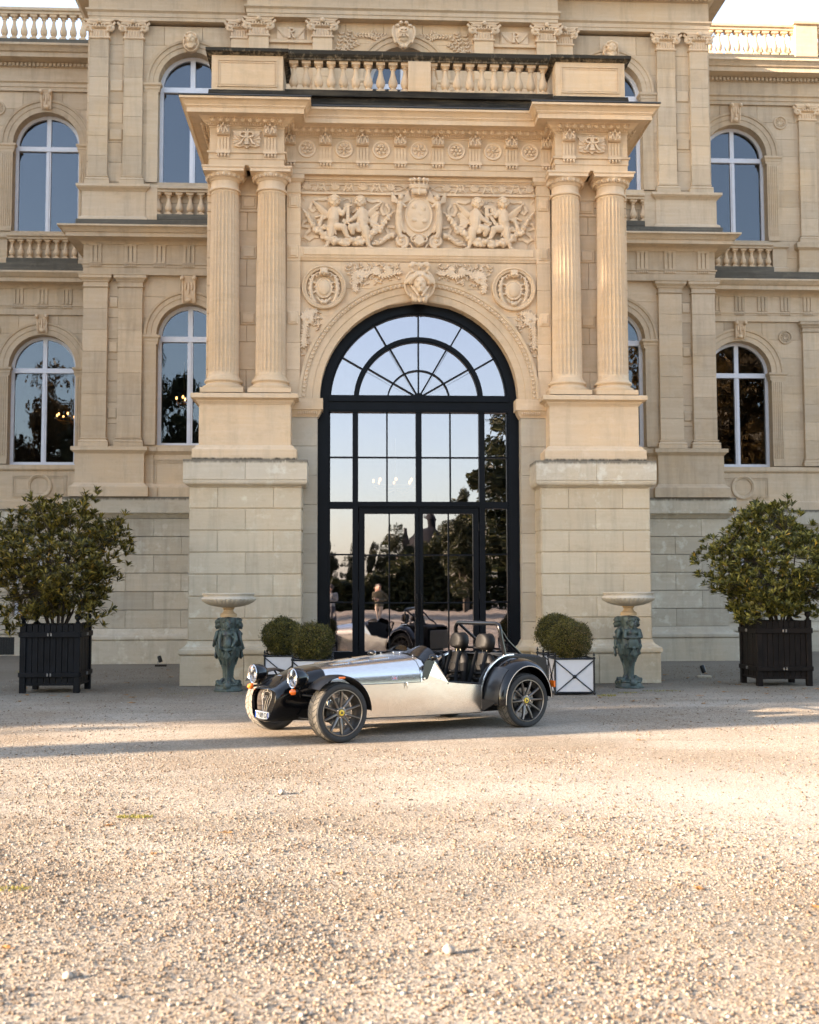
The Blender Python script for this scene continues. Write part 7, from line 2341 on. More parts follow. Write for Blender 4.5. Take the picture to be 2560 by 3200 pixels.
def putto_herm(pose):
    """one child figure facing -Y, growing out of a scaled tapering herm"""
    mb = MB()
    y = -.115
    mb.ell((0, y - .035, .955), (.058, .064, .072), 16, 12)                     # head, bowed forward
    mb.ell((0, y - .070, .925), (.044, .040, .042), 12, 8)
    mb.ell((0, y - .108, .938), (.010, .014, .014), 8, 6); mb.ell((0, y - .100, .912), (.017, .010, .006), 8, 5); mb.ell((0, y - .092, .893), (.018, .016, .014), 8, 6)
    for s in S2:
        mb.ell((s * .030, y - .082, .922), (.022, .020, .022), 8, 6); mb.ell((s * .026, y - .092, .958), (.020, .010, .007), 8, 5); mb.ell((s * .058, y - .03, .94), (.01, .016, .02), 8, 5)
    rnd = random.Random(pose + 20)
    for k in range(60):
        a = rnd.uniform(0, 2 * PI); t = rnd.uniform(0, 1.5)
        q = Vector((.066 * math.sin(t) * math.cos(a), .070 * math.sin(t) * math.sin(a), .074 * math.cos(t)))
        if q.y < -.045 and q.z < .028: continue
        mb.ell((q.x, y - .032 + q.y, .962 + q.z), (.020, .020, .017), 7, 5)
    mb.cap2((0, y - .02, .89), .034, (0, y - .005, .86), .048)
    mb.cap2((-.045, y - .005, .835), .044, (.045, y - .005, .835), .044)          # shoulders and chest
    mb.cap2((0, y - .025, .82), .062, (0, y - .02, .74), .062); mb.cap2((0, y - .02, .74), .062, (0, y - .035, .665), .068)
    mb.ell((0, y - .055, .675), (.055, .045, .05), 12, 8)
    for s in S2:
        mb.ell((s * .034, y - .070, .815), (.034, .020, .028), 10, 6)
    if pose == 0:                                                                 # arms hang, hands at the drapery
        mb.cap2((-.092, y - .01, .835), .034, (-.112, y - .02, .735), .028); mb.cap2((-.112, y - .02, .735), .028, (-.108, y - .06, .645), .021); mb.ell((-.104, y - .075, .615), (.020, .020, .028), 8, 6)
        mb.cap2((.092, y - .01, .835), .034, (.128, y - .02, .745), .028); mb.cap2((.128, y - .02, .745), .028, (.088, y - .075, .67), .021); mb.ell((.080, y - .085, .65), (.022, .02, .024), 8, 6)
        for k in range(5):
            mb.cap2((.05 + .014 * k, y - .055 + .008 * k, .80 - .012 * k), .012, (.125, y - .02 + .01 * k, .72 - .02 * k), .012)
    else:                                                                         # hands joined before the chest
        for s in S2:
            mb.cap2((s * .092, y - .01, .835), .034, (s * .115, y - .03, .745), .029); mb.cap2((s * .115, y - .03, .745), .028, (s * .025, y - .095, .742), .019)
        mb.ell((.0, y - .105, .742), (.034, .018, .018), 10, 6)
        for k in range(6):
            mb.cap2((-.03 + .012 * k, y - .085, .735), .014, (-.065 + .026 * k, y - .075, .60), .020)
        mb.ell((0, y - .06, .66), (.085, .05, .09), 14, 10)
    for k in range(9):                                                            # knotted drapery
        t = -1 + k / 4.0
        mb.cap2((t * .095, y - .05 + .05 * t * t, .620 - .02 * (1 - t * t)), .020, (0, y - .09, .585), .016)
    mb.ell((0, y - .098, .585), (.026, .022, .024), 10, 6)
    for dx, dz in ((-.035, -.08), (.0, -.105), (.035, -.08), (.016, -.095)):
        mb.cap2((0, y - .095, .575), .018, (dx, y - .085, .575 + dz), .020)
    for s in S2:
        mb.cap2((s * .10, y - .02, .62), .03, (s * .085, y + .02, .50), .024); mb.cap2((s * .085, y - .03, .60), .02, (s * .055, y + .005, .44), .014); mb.cap2((s * .06, y - .03, .55), .018, (s * .035, y + .012, .38), .011)
    for k in range(14):                                                           # overlapping scales on the herm
        z = .50 - k * .027
        yy = float(np.interp(z, [.10, .20, .30, .42, .52], [-.110, -.072, -.078, -.118, -.165]))
        mb.ell((0, yy, z), (.022, .014, .016), 8, 6)
        for s in S2:
            mb.cap2((s * .030, yy + .010, z + .014), .008, (s * .031, yy + .010, z - .014), .009, 6)
    mb.cap2((0, -.135, .13), .030, (0, -.165, .055), .045); mb.ell((0, -.18, .075), (.055, .025, .055), 12, 8); mb.ell((0, -.20, .075), (.03, .02, .03), 10, 6)
    for k in range(7):
        a = PI * k / 6
        mb.ell((.05 * math.cos(a), -.175, .125 + .02 * math.sin(a)), (.012, .014, .014), 7, 5)
    return mb
def urn_mesh(poses, rot):
    mb = MB()
    for i in range(3):
        mb.merge(putto_herm(poses[i]), Matrix.Rotation(2 * PI * i / 3 + rot, 4, 'Z'))
    mb.lathe([(.085, .10), (.058, .20), (.060, .30), (.085, .40), (.125, .50), (.15, .58), (.13, .66), (.11, .80), (.10, .90), (.12, .98), (.115, 1.05), (.0, 1.06)], 24)
    for i in range(3):                                                            # tripod base with scrolled corners
        a = 2 * PI * i / 3 + rot - PI / 2 + PI / 3
        c, s_ = math.cos(a), math.sin(a)
        mb.cap2((.09 * c, .09 * s_, .16), .03, (.155 * c, .155 * s_, .10), .028); mb.ell((.165 * c, .165 * s_, .125), (.03, .03, .03), 10, 8)
    pts = []
    for k in range(12):
        a = 2 * PI * k / 12 + rot
        pts.append((.205 if k % 2 else .185) * math.cos(a)); pts.append((.205 if k % 2 else .185) * math.sin(a))
    mb.lathe([(.215, 0.0), (.215, .025), (.195, .03), (.185, .05), (.17, .085), (.19, .092), (.18, .105), (.09, .13)], 12, a0=rot, a1=rot + 2 * PI)
    return fuse(mb, .0065, 1)
def urn(label, c, poses, rot):
    t = thing('garden_urn', label, 'urn', (c[0], c[1], 0))
    obj('figure_group', urn_mesh(poses, rot), BRONZE, t)
    mb = MB(); mb.lathe([(.118, 1.062), (.122, 1.075), (.118, 1.105), (.10, 1.115), (.085, 1.125), (.070, 1.15), (.068, 1.165), (.080, 1.178), (.088, 1.18), (.088, 1.195), (.07, 1.20)], 32); mb.build('stem', STEM, t, 40)
    n = 36 * 6
    def fl(r, z, i, j):
        k = abs(math.sin(PI * i / 6.0)) ** .6
        return r * (1 - (.035 * (1 - k) if 1.205 < z < 1.315 else 0))
    mb = MB()
    mb.lathe([(.06, 1.196), (.14, 1.204), (.22, 1.218), (.30, 1.243), (.36, 1.275), (.388, 1.30), (.394, 1.314), (.393, 1.322), (.383, 1.335), (.366, 1.343), (.360, 1.36), (.362, 1.372), (.372, 1.382), (.378, 1.385), (.378, 1.400), (.372, 1.404), (.335, 1.405), (.32, 1.38), (.20, 1.36), (.02, 1.355)], n, mod=fl)
    mb.build('bowl', BOWL, t, 40)
    return t
urn('green bronze putti urn with pale fluted bowl left of the car, arms hanging', (-2.87, -1.05), (0, 0, 0), 0.0)
urn('green bronze putti urn with creamy fluted bowl before the right pier, hands joined', (3.0, -.92), (1, 1, 1), 0.12)

# small ground spotlights
def spot(label, c, rz):
    t = thing('ground_spotlight', label, 'spotlight', (c[0], c[1], 0), rz)
    MB().rbox(-.11, .11, -.07, .07, 0, .035, .006).build('base', SOIL if c[0] < 0 else GREYR, t)
    MB().tube([(-.05, 0, .03), (-.06, 0, .09), (.0, 0, .11)], .008, 6).build('bracket', STEEL, t, 50)
    b = MB(); b.lathe([(.036, 0), (.040, .02), (.040, .11), (.030, .13), (.0, .131)], 16)
    MB().merge(b, Matrix.Translation((0, 0, .08)) @ Matrix.Rotation(R(-18), 4, 'Y')).build('lamp_body', IRON, t, 50)
spot('small black spotlight on dark base near the wall beyond the left tub', (-4.74, 4.9), .1)
spot('small black spotlight on stone base between right pier and brown tub', (4.70, 1.0), -.2)
# dark basement vent beside the left tub
vt = part('basement_vent', CH)
MB().box(-9.14, -8.72, YW - .125, YW - .05, .02, .42).build('grille_plate', IRON, vt)
for i in range(7):
    MB().box(-9.12 + .06 * i, -9.10 + .06 * i, YW - .135, YW - .12, .03, .41).build('grille_bar', IRON, vt)
# lit chandeliers indoors
def chandelier(label, c, r, k):
    t = thing('chandelier', label, 'chandelier', c)
    f = MB(); f.tube([(r * math.cos(a), r * math.sin(a), 0) for a in np.linspace(0, 2 * PI, 25)], .012, 6, False); f.tube([(0, 0, -.1), (0, 0, .9)], .01, 6)
    for i in range(k):
        a = 2 * PI * i / k
        f.tube([(0, 0, -.06), (r * .5 * math.cos(a), r * .5 * math.sin(a), -.12), (r * math.cos(a), r * math.sin(a), .0), (r * math.cos(a), r * math.sin(a), .08)], .008, 5)
    f.build('frame', BRASS, t, 60)
    for i in range(k):
        a = 2 * PI * i / k
        MB().ell((r * math.cos(a), r * math.sin(a), .105), (.022, .022, .036), 8, 6).build('bulb', BULB, t, 60)
chandelier('lit chandelier glimpsed through the glazed entrance door', (-.28, 3.4, 3.35), .40, 8)
chandelier('lit chandelier behind the lower window of the left wing', (-8.02, 11.4, 5.72), .34, 8)
chandelier('lit chandelier behind the lower window between left pilasters and column', (-4.72, 7.6, 5.55), .16, 4)

# ================================================================== ground
def gravel_mat(name, loose=False):
    m, n, l, p = new_mat(name)
    tc = n.new('ShaderNodeTexCoord'); v = tc.outputs['Object']
    big = noise(n, l, v, .35, 5, .6)
    c = mix(n, l, (0.36, 0.285, 0.21), (0.54, 0.48, 0.405), ramp_out(n, l, big.outputs[0], .40, .58))
    track = noise(n, l, mapped(n, l, v, (.25, 1.6, 1)), .9, 4, .6)
    c = mix(n, l, c, (0.33, 0.285, 0.225), mul(n, l, ramp_out(n, l, track.outputs[0], .50, .66), .75))
    vo = n.new('ShaderNodeTexVoronoi'); vo.inputs['Scale'].default_value = 70; l.new(v, vo.inputs['Vector'])
    bw = n.new('ShaderNodeRGBToBW'); l.new(vo.outputs['Color'], bw.inputs[0])
    c = mix(n, l, c, (0.62, 0.56, 0.49), mul(n, l, ramp_out(n, l, bw.outputs[0], .55, .85), .55))
    c = mix(n, l, c, (0.20, 0.16, 0.12), mul(n, l, ramp_out(n, l, bw.outputs[0], .34, .14), .75))
    fine = noise(n, l, v, 160, 4, .7)
    c = mix(n, l, c, (0.26, 0.22, 0.175), mul(n, l, ramp_out(n, l, fine.outputs[0], .55, .75), .5))
    vd = n.new('ShaderNodeVectorMath'); vd.operation = 'DISTANCE'      # paler colour in one oval patch
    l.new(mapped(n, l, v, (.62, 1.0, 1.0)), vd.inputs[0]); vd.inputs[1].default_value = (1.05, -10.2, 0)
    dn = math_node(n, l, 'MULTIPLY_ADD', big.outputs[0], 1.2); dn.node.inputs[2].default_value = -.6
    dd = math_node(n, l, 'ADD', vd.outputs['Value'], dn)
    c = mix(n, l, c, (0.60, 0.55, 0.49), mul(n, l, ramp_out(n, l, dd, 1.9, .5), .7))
    sx = n.new('ShaderNodeSeparateXYZ'); l.new(v, sx.inputs[0])          # earthier, mossier tone along the house that also paints its shade darker
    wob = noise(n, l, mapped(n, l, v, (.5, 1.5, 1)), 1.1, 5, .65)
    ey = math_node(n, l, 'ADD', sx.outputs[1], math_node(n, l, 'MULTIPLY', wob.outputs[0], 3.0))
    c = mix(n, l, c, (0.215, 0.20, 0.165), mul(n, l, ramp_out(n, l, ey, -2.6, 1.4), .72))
    c = mix(n, l, c, (0.70, 0.69, 0.67), 1.0, 'MULTIPLY')
    l.new(c, p.inputs['Base Color'])
    p.inputs['Roughness'].default_value = .95; p.inputs['Specular IOR Level'].default_value = .1
    vb = n.new('ShaderNodeTexVoronoi'); vb.inputs['Scale'].default_value = 60; l.new(v, vb.inputs['Vector'])
    h = math_node(n, l, 'ADD', math_node(n, l, 'MULTIPLY', vb.outputs['Distance'], -1.0), fine.outputs[0])
    bump(n, l, h, .8, .014, p.inputs['Normal'])
    return m
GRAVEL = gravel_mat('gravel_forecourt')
xs = np.concatenate([[-400, -150, -60, -30, -18], np.linspace(-13, 13, 200), [18, 30, 60, 150, 400]])
ys = np.concatenate([[-400, -150, -70, -40, -26], np.linspace(-20, 9, 220), [14, 30, 80, 150, 400]])
XX, YY = np.meshgrid(xs, ys, indexing='ij')
def wave(x, y):
    h = .0030 * np.sin(x * 2.1 + 1.3 * np.sin(y * 1.7)) + .0028 * np.sin(y * 3.3 + 1.1 * np.sin(x * 2.3) + 1) + .0018 * np.sin(x * 7.1 + y * 5.3 + 2 * np.sin(y * 2.2)) + .0016 * np.sin(x * 9.7 - y * 8.1 + 1.7 * np.sin(x * 3.1))
    fade = np.clip((13 - np.abs(x)) / 2, 0, 1) * np.clip((y + 20) / 2, 0, 1) * np.clip((9 - y) / 2, 0, 1)
    near = np.clip((-y - 7.6) / 2, .25, 1.6)
    return h * fade * near
ZZ = wave(XX, YY)
nx, ny = len(xs), len(ys)
V = np.stack([XX, YY, ZZ], -1).reshape(-1, 3)
i, j = np.meshgrid(np.arange(nx - 1), np.arange(ny - 1), indexing='ij')
a = (i * ny + j).ravel()
F_ = np.stack([a, a + ny, a + ny + 1, a + 1], -1)
me = bpy.data.meshes.new('ground')
me.from_pydata(V.tolist(), [], F_.tolist()); me.update()
me.polygons.foreach_set('use_smooth', [True] * len(me.polygons))
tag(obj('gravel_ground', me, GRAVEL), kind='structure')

# loose pebbles: real stones over the foreground
def pebble_mat():
    m, n, l, p = new_mat('loose_pebble')
    g = n.new('ShaderNodeNewGeometry')
    r = ramp(n, [(0.0, (0.09, 0.062, 0.042)), (0.2, (0.15, 0.105, 0.07)), (0.55, (0.215, 0.168, 0.122)), (0.87, (0.28, 0.235, 0.187)), (1.0, (0.38, 0.35, 0.31))])
    l.new(g.outputs['Random Per Island'], r.inputs[0]); l.new(r.outputs[0], p.inputs['Base Color'])
    p.inputs['Roughness'].default_value = .9; p.inputs['Specular IOR Level'].default_value = .15
    return m
def ico():
    t = (1 + 5 ** .5) / 2
    v = np.array([(-1, t, 0), (1, t, 0), (-1, -t, 0), (1, -t, 0), (0, -1, t), (0, 1, t), (0, -1, -t), (0, 1, -t), (t, 0, -1), (t, 0, 1), (-t, 0, -1), (-t, 0, 1)], float)
    v /= np.linalg.norm(v[0])
    f = np.array([(0, 11, 5), (0, 5, 1), (0, 1, 7), (0, 7, 10), (0, 10, 11), (1, 5, 9), (5, 11, 4), (11, 10, 2), (10, 7, 6), (7, 1, 8), (3, 9, 4), (3, 4, 2), (3, 2, 6), (3, 6, 8), (3, 8, 9), (4, 9, 5), (2, 4, 11), (6, 2, 10), (8, 6, 7), (9, 8, 1)])
    return v, f
IV, IF = ico()
def scatter(n, y0, y1, dens, rmin, rmax):
    g = rng
    out = []
    cnt = 0
    while cnt < n:
        y = g.uniform(y0, y1, n)
        d = y + 18.47
        half = .345 * d + .55
        x = -1.16 + .052 * d + g.uniform(-1, 1, n) * half
        w = half / half.max()
        patch = .5 + .5 * np.sin(x * 1.3 + 1.7 * np.sin(y * .9)) * np.sin(y * 1.1 + 1.2 * np.sin(x * .8 + 1))
        patch = patch * (.55 + .45 * np.sin(x * 4.1 + 1.9 * np.sin(y * 3.3)) * np.sin(y * 3.7 + x))
        bare = np.exp(-(((x - 1.6) / 1.7) ** 2 + ((y + 10.3) / 1.3) ** 2))
        far = np.clip((-4.5 - y) / 9.0, 0, 1) ** 1.5
        keep = g.random(n) < w * (dens + (1 - dens) * patch) * (1 - .85 * bare) * far
        keep &= ~((np.abs(x + .65) < 2.2) & (y > -7.6))
        out.append(np.stack([x[keep], y[keep]], -1)); cnt += keep.sum()
    xy = np.concatenate(out)[:n]
    r = rmin + (rmax - rmin) * g.random(n) ** 3.0
    return xy, r
OV = np.array([(1, 0, 0), (-1, 0, 0), (0, 1, 0), (0, -1, 0), (0, 0, 1), (0, 0, -1)], float) * 1.12
OF = np.array([(0, 2, 4), (2, 1, 4), (1, 3, 4), (3, 0, 4), (2, 0, 5), (1, 2, 5), (3, 1, 5), (0, 3, 5)])
PS, FS, off = [], [], 0
for cnt_, lo_, hi_, bv, bf in ((92000, .0024, .0052, OV, OF), (32000, .0042, .0100, IV, IF), (16000, .004, .011, OV, OF)):
    if cnt_ > 20000:
        xy, rad = scatter(cnt_, -15.2, -4.5, .22, lo_, hi_)
    else:                                                       # thinner scatter towards the house
        xy = np.stack([rng.uniform(-6.6, 6.4, cnt_), rng.uniform(-6.5, 4.5, cnt_)], -1)
        xy = xy[~((np.abs(xy[:, 0]) < 3.75) & (xy[:, 1] > -.15)) & ~((np.abs(xy[:, 0] + .65) < 2.2) & (xy[:, 1] < -3.9))]
        rad = lo_ + (hi_ - lo_) * rng.random(len(xy)) ** 3
    n, k = len(xy), len(bv)
    scl = rad[:, None, None] * np.stack([rng.uniform(.8, 1.3, n), rng.uniform(.8, 1.3, n), rng.uniform(.5, .9, n)], -1)[:, None, :]
    ang = rng.uniform(0, 2 * PI, n)
    ca_, sa_ = np.cos(ang)[:, None], np.sin(ang)[:, None]
    P = bv[None] * rng.uniform(.75, 1.25, (n, k, 1)) * scl
    px = P[..., 0] * ca_ - P[..., 1] * sa_; py = P[..., 0] * sa_ + P[..., 1] * ca_
    zc = wave(xy[:, 0], xy[:, 1]) + rad * rng.uniform(.15, .5, n)
    PS.append(np.stack([px + xy[:, 0:1], py + xy[:, 1:2], P[..., 2] + zc[:, None]], -1).reshape(-1, 3))
    FS.append((bf[None] + (np.arange(n) * k)[:, None, None]).reshape(-1, 3) + off); off += n * k
P, F2 = np.concatenate(PS), np.concatenate(FS)
me = bpy.data.meshes.new('pebbles')
me.vertices.add(len(P)); me.vertices.foreach_set('co', P.ravel())
me.loops.add(F2.size); me.loops.foreach_set('vertex_index', F2.ravel().astype(np.int32))
me.polygons.add(len(F2)); me.polygons.foreach_set('loop_start', np.arange(0, F2.size, 3, dtype=np.int32)); me.polygons.foreach_set('loop_total', np.full(len(F2), 3, dtype=np.int32))
me.update(calc_edges=True)
me.polygons.foreach_set('use_smooth', [True] * len(me.polygons))
tag(obj('loose_gravel', me, pebble_mat()), 'pale beige loose pebbles strewn over the forecourt', 'gravel', kind='stuff')

# a few larger stones, fallen leaves, a tuft of moss
def rock(x, y, r, label, seed):
    g = random.Random(seed)
    mb = MB()
    mb.ell((0, 0, r * .6), (r, r * .8, r * .75), 9, 6)
    mb.v = [(a * g.uniform(.85, 1.15), b * g.uniform(.85, 1.15), max(c * g.uniform(.85, 1.15), -.005)) for a, b, c in mb.v]
    o = mb.build('loose_stone', plain('pale_stone_%d' % seed, (0.33, 0.28, 0.23), .9, var=.15, scale=40), None, 60)
    o.location = (x, y, -.004); o.rotation_euler = (0, 0, seed)
    tag(o, label, 'stone')
rock(-.765, -13.72, .024, 'pale loose stone with a long shadow lying alone on the gravel', 3)
rock(-1.62, -9.95, .026, 'greyish loose stone on bare gravel in front of the front wheel', 5)
rock(-2.18, -13.95, .020, 'white loose stone among pebbles in the left foreground', 6)
DLEAF = leaf_mat('dry_leaf', (0.10, 0.045, 0.02), (0.20, 0.085, 0.03), (0.42, 0.22, 0.05), .1, .7)
def dry_leaf(seed):
    g = random.Random(seed)
    mb = MB()
    n = 9
    out = []
    for i in range(n):
        a = 2 * PI * i / n
        r = (.045 if i % 2 == 0 else .026) * g.uniform(.8, 1.2)
        out.append((r * math.cos(a) * 1.3, r * math.sin(a), .006 + g.uniform(0, .016)))
    mb.add([(0, 0, .004)] + out, [(0, i + 1, (i + 1) % n + 1) for i in range(n)])
    mb.tube([(0.05, 0, .01), (.085, .01, .015)], .002, 4)
    return mb.mesh('dry_leaf')
lm = [dry_leaf(k) for k in range(5)]
leaf_spots = [(-5.2, -1.75), (-4.95, -1.9), (-5.55, -1.65), (-4.2, -1.7), (-4.05, -2.1), (-5.9, -.4), (-4.6, .6), (-4.1, 1.8), (-3.9, -.6), (-2.2, -2.2), (4.4, .9), (4.2, 1.6), (4.6, -.1), (4.75, -.6), (4.95, -1.2),
              (5.45, -1.35), (5.6, -1.5), (5.2, -1.6), (4.1, -1.9), (4.6, -2.2), (3.6, -2.5), (2.9, -2.9), (2.5, -3.2), (3.3, -3.6), (4.0, -3.1), (2.2, -2.6), (4.9, -2.9), (5.4, -2.4), (5.8, -2.8), (3.8, .3), (4.3, 2.6), (5.0, 1.9), (3.4, -1.6), (1.6, -7.2), (-1.2, -12.4), (-1.85, -11.4), (-2.2, -11.9), (-2.6, -11.1), (.5, -12.8), (-3.9, -2.9), (-5.4, -2.6), (-4.4, 3.6), (-5.9, 2.6), (.9, -13.2), (-2.5, -13.6)]
for k, (x, y) in enumerate(leaf_spots):
    o = obj('fallen_leaf', lm[k % 5], DLEAF)
    sc = .8 if y > -8 else .55
    o.location = (x, y, float(wave(np.array(x), np.array(y))) + .002); o.rotation_euler = (0, 0, k * 1.7); o.scale = (sc, sc, sc)
    tag(o, 'small dry brown leaf fallen on the gravel', 'leaf', 'fallen leaves on the gravel')
MOSS = leaf_mat('moss', (0.10, 0.10, 0.015), (0.17, 0.16, 0.03), (0.30, 0.25, 0.06), .2, .8)
def tufts(name, label, spots):
    P_, D_, U_, L_, W_ = [], [], [], [], []
    for (x, y, rx, ry, k, h) in spots:
        for _ in range(k):
            a, q = rng.uniform(0, 2 * PI), rng.random() ** .5
            P_.append((x + rx * q * math.cos(a), y + ry * q * math.sin(a), 0.0)); D_.append((rng.normal() * .5, rng.normal() * .5, 1.0)); U_.append((rng.normal(), rng.normal(), .1)); L_.append(h * rng.uniform(.5, 1.2)); W_.append(.006)
    o = obj(name, leaves_mesh(name, np.array(P_), unit(np.array(D_)), unit(np.array(U_)), L_, W_), MOSS)
    return tag(o, label, 'moss', kind='stuff')
tufts('moss', 'yellow green moss and small weeds in the gravel', [(-2.49, -10.8, .12, .06, 260, .018), (-2.75, -12.6, .10, .05, 120, .014), (2.35, -2.35, .14, .10, 160, .03), (3.3, -1.6, .3, .15, 160, .02), (2.75, -1.9, .15, .1, 90, .025), (-5.95, 1.0, .25, .3, 220, .06), (-2.5, -1.6, .3, .15, 90, .015), (-3.3, -1.5, .4, .2, 80, .015), (4.6, 4.9, .3, .12, 110, .09), (-6.6, 3.0, .4, .4, 160, .07)])

# ================================================================== trees that shade and mirror
TRUNK = plain('tree_bark', (0.06, 0.048, 0.036), 0.95, var=.3, scale=3, bmp=.5, bscale=12)
TLEAF = leaf_mat('dark_tree_leaf', (0.012, 0.018, 0.007), (0.028, 0.036, 0.012), (0.060, 0.060, 0.02), .25, .5)
AUT = leaf_mat('autumn_tree_leaf', (0.040, 0.024, 0.008), (0.085, 0.048, 0.013), (0.16, 0.09, 0.025), .25, .5)
def tree_meshes(seed, h, r, z0, n, size, trunk):
    g = np.random.default_rng(seed)
    cl = []
    for _ in range(46):
        d = unit(g.normal(size=3)); q = g.uniform(.25, 1) ** .5
        cl.append((d[0] * r * q * .85, d[1] * r * q * .85, z0 + (h - z0) * (.5 + .46 * d[2] * q), g.uniform(.22, .38) * r))
    cl = np.array(cl)
    k = g.integers(0, len(cl), n)
    d = unit(g.normal(size=(n, 3))); rad = cl[k, 3:4] * g.uniform(.3, 1.05, (n, 1)) ** .5
    P_ = cl[k, :3] + d * rad
    D_ = unit(g.normal(size=(n, 3)) + d * .5); U_ = unit(d + g.normal(size=(n, 3)) * .5 + np.array([0, 0, .5]))
    crown = leaves_mesh('crown', P_, D_, U_, size * g.uniform(.7, 1.3, n), size * g.uniform(.45, .8, n))
    t = MB()
    t.tube([(0, 0, -.1), (.05, 0, h * .12), (-.05, .08, h * .3), (.1, -.05, h * .55), (0, 0, h * .8)], [trunk * 1.25, trunk, trunk * .85, trunk * .5, trunk * .15], 10)
    for q in cl[:16]:
        zb = max(min(q[2] - 1.5, h * .6), h * .2)
        t.tube([(0, 0, zb), (q[0] * .5, q[1] * .5, (zb + q[2]) / 2 + .3), (q[0], q[1], q[2])], [trunk * .35, trunk * .22, .04], 6)
    return crown, t.mesh('trunk', 60)
_crowns = {}
def tree(ms, label, loc, mat, rz=0.0, sc=1.0, group=None, name='park_tree'):
    t = thing(name, label, 'tree', loc, rz, group)
    t.scale = (sc, sc, sc)
    key = (ms[0].name, mat.name)
    if key not in _crowns:
        _crowns[key] = ms[0] if not ms[0].materials else ms[0].copy()
        _crowns[key].materials.clear(); _crowns[key].materials.append(mat)
    obj('crown', _crowns[key], None, t)
    obj('trunk', ms[1], TRUNK, t)
    return t
TA = tree_meshes(1, 25, 4.6, 2.6, 11000, .56, .38)
TB = tree_meshes(2, 23, 4.4, 2.2, 11000, .56, .36)
TC = tree_meshes(3, 27, 4.0, 11.5, 7000, .42, .45)
grp = 'park trees that shade the left of the forecourt'
for k, (x, y, s_) in enumerate([(-34, -9.2, 1.0), (-35, -4.2, 1.05), (-33.5, .6, 1.0), (-35, 5.2, 1.05), (-40, -6.5, 1.12), (-40, -1.5, 1.15), (-40.5, 3.5, 1.12), (-46, -12.2, 1.2)]):  # last tree added to deepen the shade on the right columns
    tree((TA, TB)[k % 2], 'broad leafy park tree in the wood at the left of the forecourt', (x, y, 0), TLEAF, k * 1.3, s_, grp)
tree(TC, 'tall clear stemmed tree standing alone before the left wood', (-25, -13.23, 0), TLEAF, .4, 1.0)
def thicket_mesh():
    g = np.random.default_rng(31)
    n = 15000
    y = g.uniform(0, 17, n)
    top = 10.5 + .9 * np.sin(y * 1.1) + .6 * np.sin(y * 2.7 + 1)
    z = top * g.random(n) ** .9
    edge = .5 * np.sin(z * 1.3) + .3 * np.sin(z * 2.9)
    P_ = np.stack([g.uniform(-1.3, 1.3, n) * (1 - .3 * z / 11), y + np.where(y < 1.5, edge * .6 + .3, 0), z], -1)
    return leaves_mesh('foliage', P_, unit(g.normal(size=(n, 3))), unit(g.normal(size=(n, 3))), g.uniform(.3, .6, n), g.uniform(.25, .45, n))
tk = thing('shade_thicket', 'unseen dark thicket added under the left trees to shade the forecourt', 'hedge', (-30, -12.9, 0))  # unseen foliage added to keep low sun off the forecourt
obj('foliage', thicket_mesh(), TLEAF, tk)
grp2 = 'trees across the forecourt mirrored in the glass'
for k, (x, y, s_, m) in enumerate([(9.7, -58, .60, TLEAF), (14.5, -60, .68, AUT), (21.5, -52, .88, AUT), (27, -46, 1.0, AUT), (33, -42, 1.0, TLEAF), (-15.5, -60, .82, TLEAF), (-20, -56, .80, TLEAF), (-25.5, -58, .78, AUT), (-31, -54, .80, TLEAF), (-37, -58, .85, TLEAF), (8.0, -74, .42, TLEAF), (40, -40, 1.0, AUT)]):
    tree((TA, TB)[(k + 1) % 2], 'leafy tree across the forecourt facing the chateau', (x, y, 0), m, k * 2.1, s_, grp2)
for k in range(9):
    tree((TB, TA)[k % 2], 'low clipped tree of the far hedge across the forecourt', (-7 + k * 2.1, -88 + (k % 2), 0), TLEAF, k, .19 + .025 * (k % 3) + .012 * k, 'far hedge across the forecourt', 'hedge_tree')
# dense dark yew hedge that closes the far side
def hedge_mesh():
    g = np.random.default_rng(77)
    n = 26000
    x = g.uniform(-5, 15, n)
    top = np.interp(x, [-5, 0, 3, 6, 8, 15], [1.9, 2.3, 3.6, 5.6, 6.4, 7.2]) * (1 + .10 * np.sin(x * 2.3) + .06 * np.sin(x * 5.1))
    z = top * g.random(n) ** .8
    y = g.uniform(-1.5, 1.5, n)
    P_ = np.stack([x, y, z], -1)
    return leaves_mesh('foliage', P_, unit(g.normal(size=(n, 3))), unit(g.normal(size=(n, 3))), g.uniform(.25, .5, n), g.uniform(.2, .35, n))
hg = thing('yew_hedge', 'tall dark yew hedge closing the far side of the forecourt', 'hedge', (0, -82, 0))
obj('foliage', hedge_mesh(), TLEAF, hg)
# domed lodge at the far end, seen only as a reflection
lg = thing('domed_lodge', 'dark domed stone lodge far across the forecourt with a lantern', 'building', (7.2, -96, 0))
LST = plain('dark_lodge_stone', (0.06, 0.048, 0.038), .9, var=.2, scale=.8)
MB().box(-3.2, 3.2, -3, 3, 0, 4.6).build('wall', LST, lg)
MB().sweep(cornice(4.6, .4, .3), [(-3.2, 3), (3.2, 3), (3.2, -3), (-3.2, -3)][::-1], True).build('cornice', LST, lg)
MB().lathe([(2.6, 4.9), (2.55, 5.6), (2.2, 6.5), (1.5, 7.2), (.6, 7.6), (.5, 7.7), (.5, 8.7), (.6, 8.75), (.3, 9.2), (.05, 9.6)], 24).build('dome', plain('slate_dome', (0.012, 0.012, 0.014), .8, spec=.1), lg, 40)
for sx in S2:
    MB().rbox(sx * 2.6 - .3, sx * 2.6 + .3, -.3, .3, 4.9, 7.6, .03).build('chimney', LST, lg)
    MB().box(sx * 1.1 - .45, sx * 1.1 + .45, 3.0, 3.06, 1.0, 3.4).build('window', WHITE, lg)

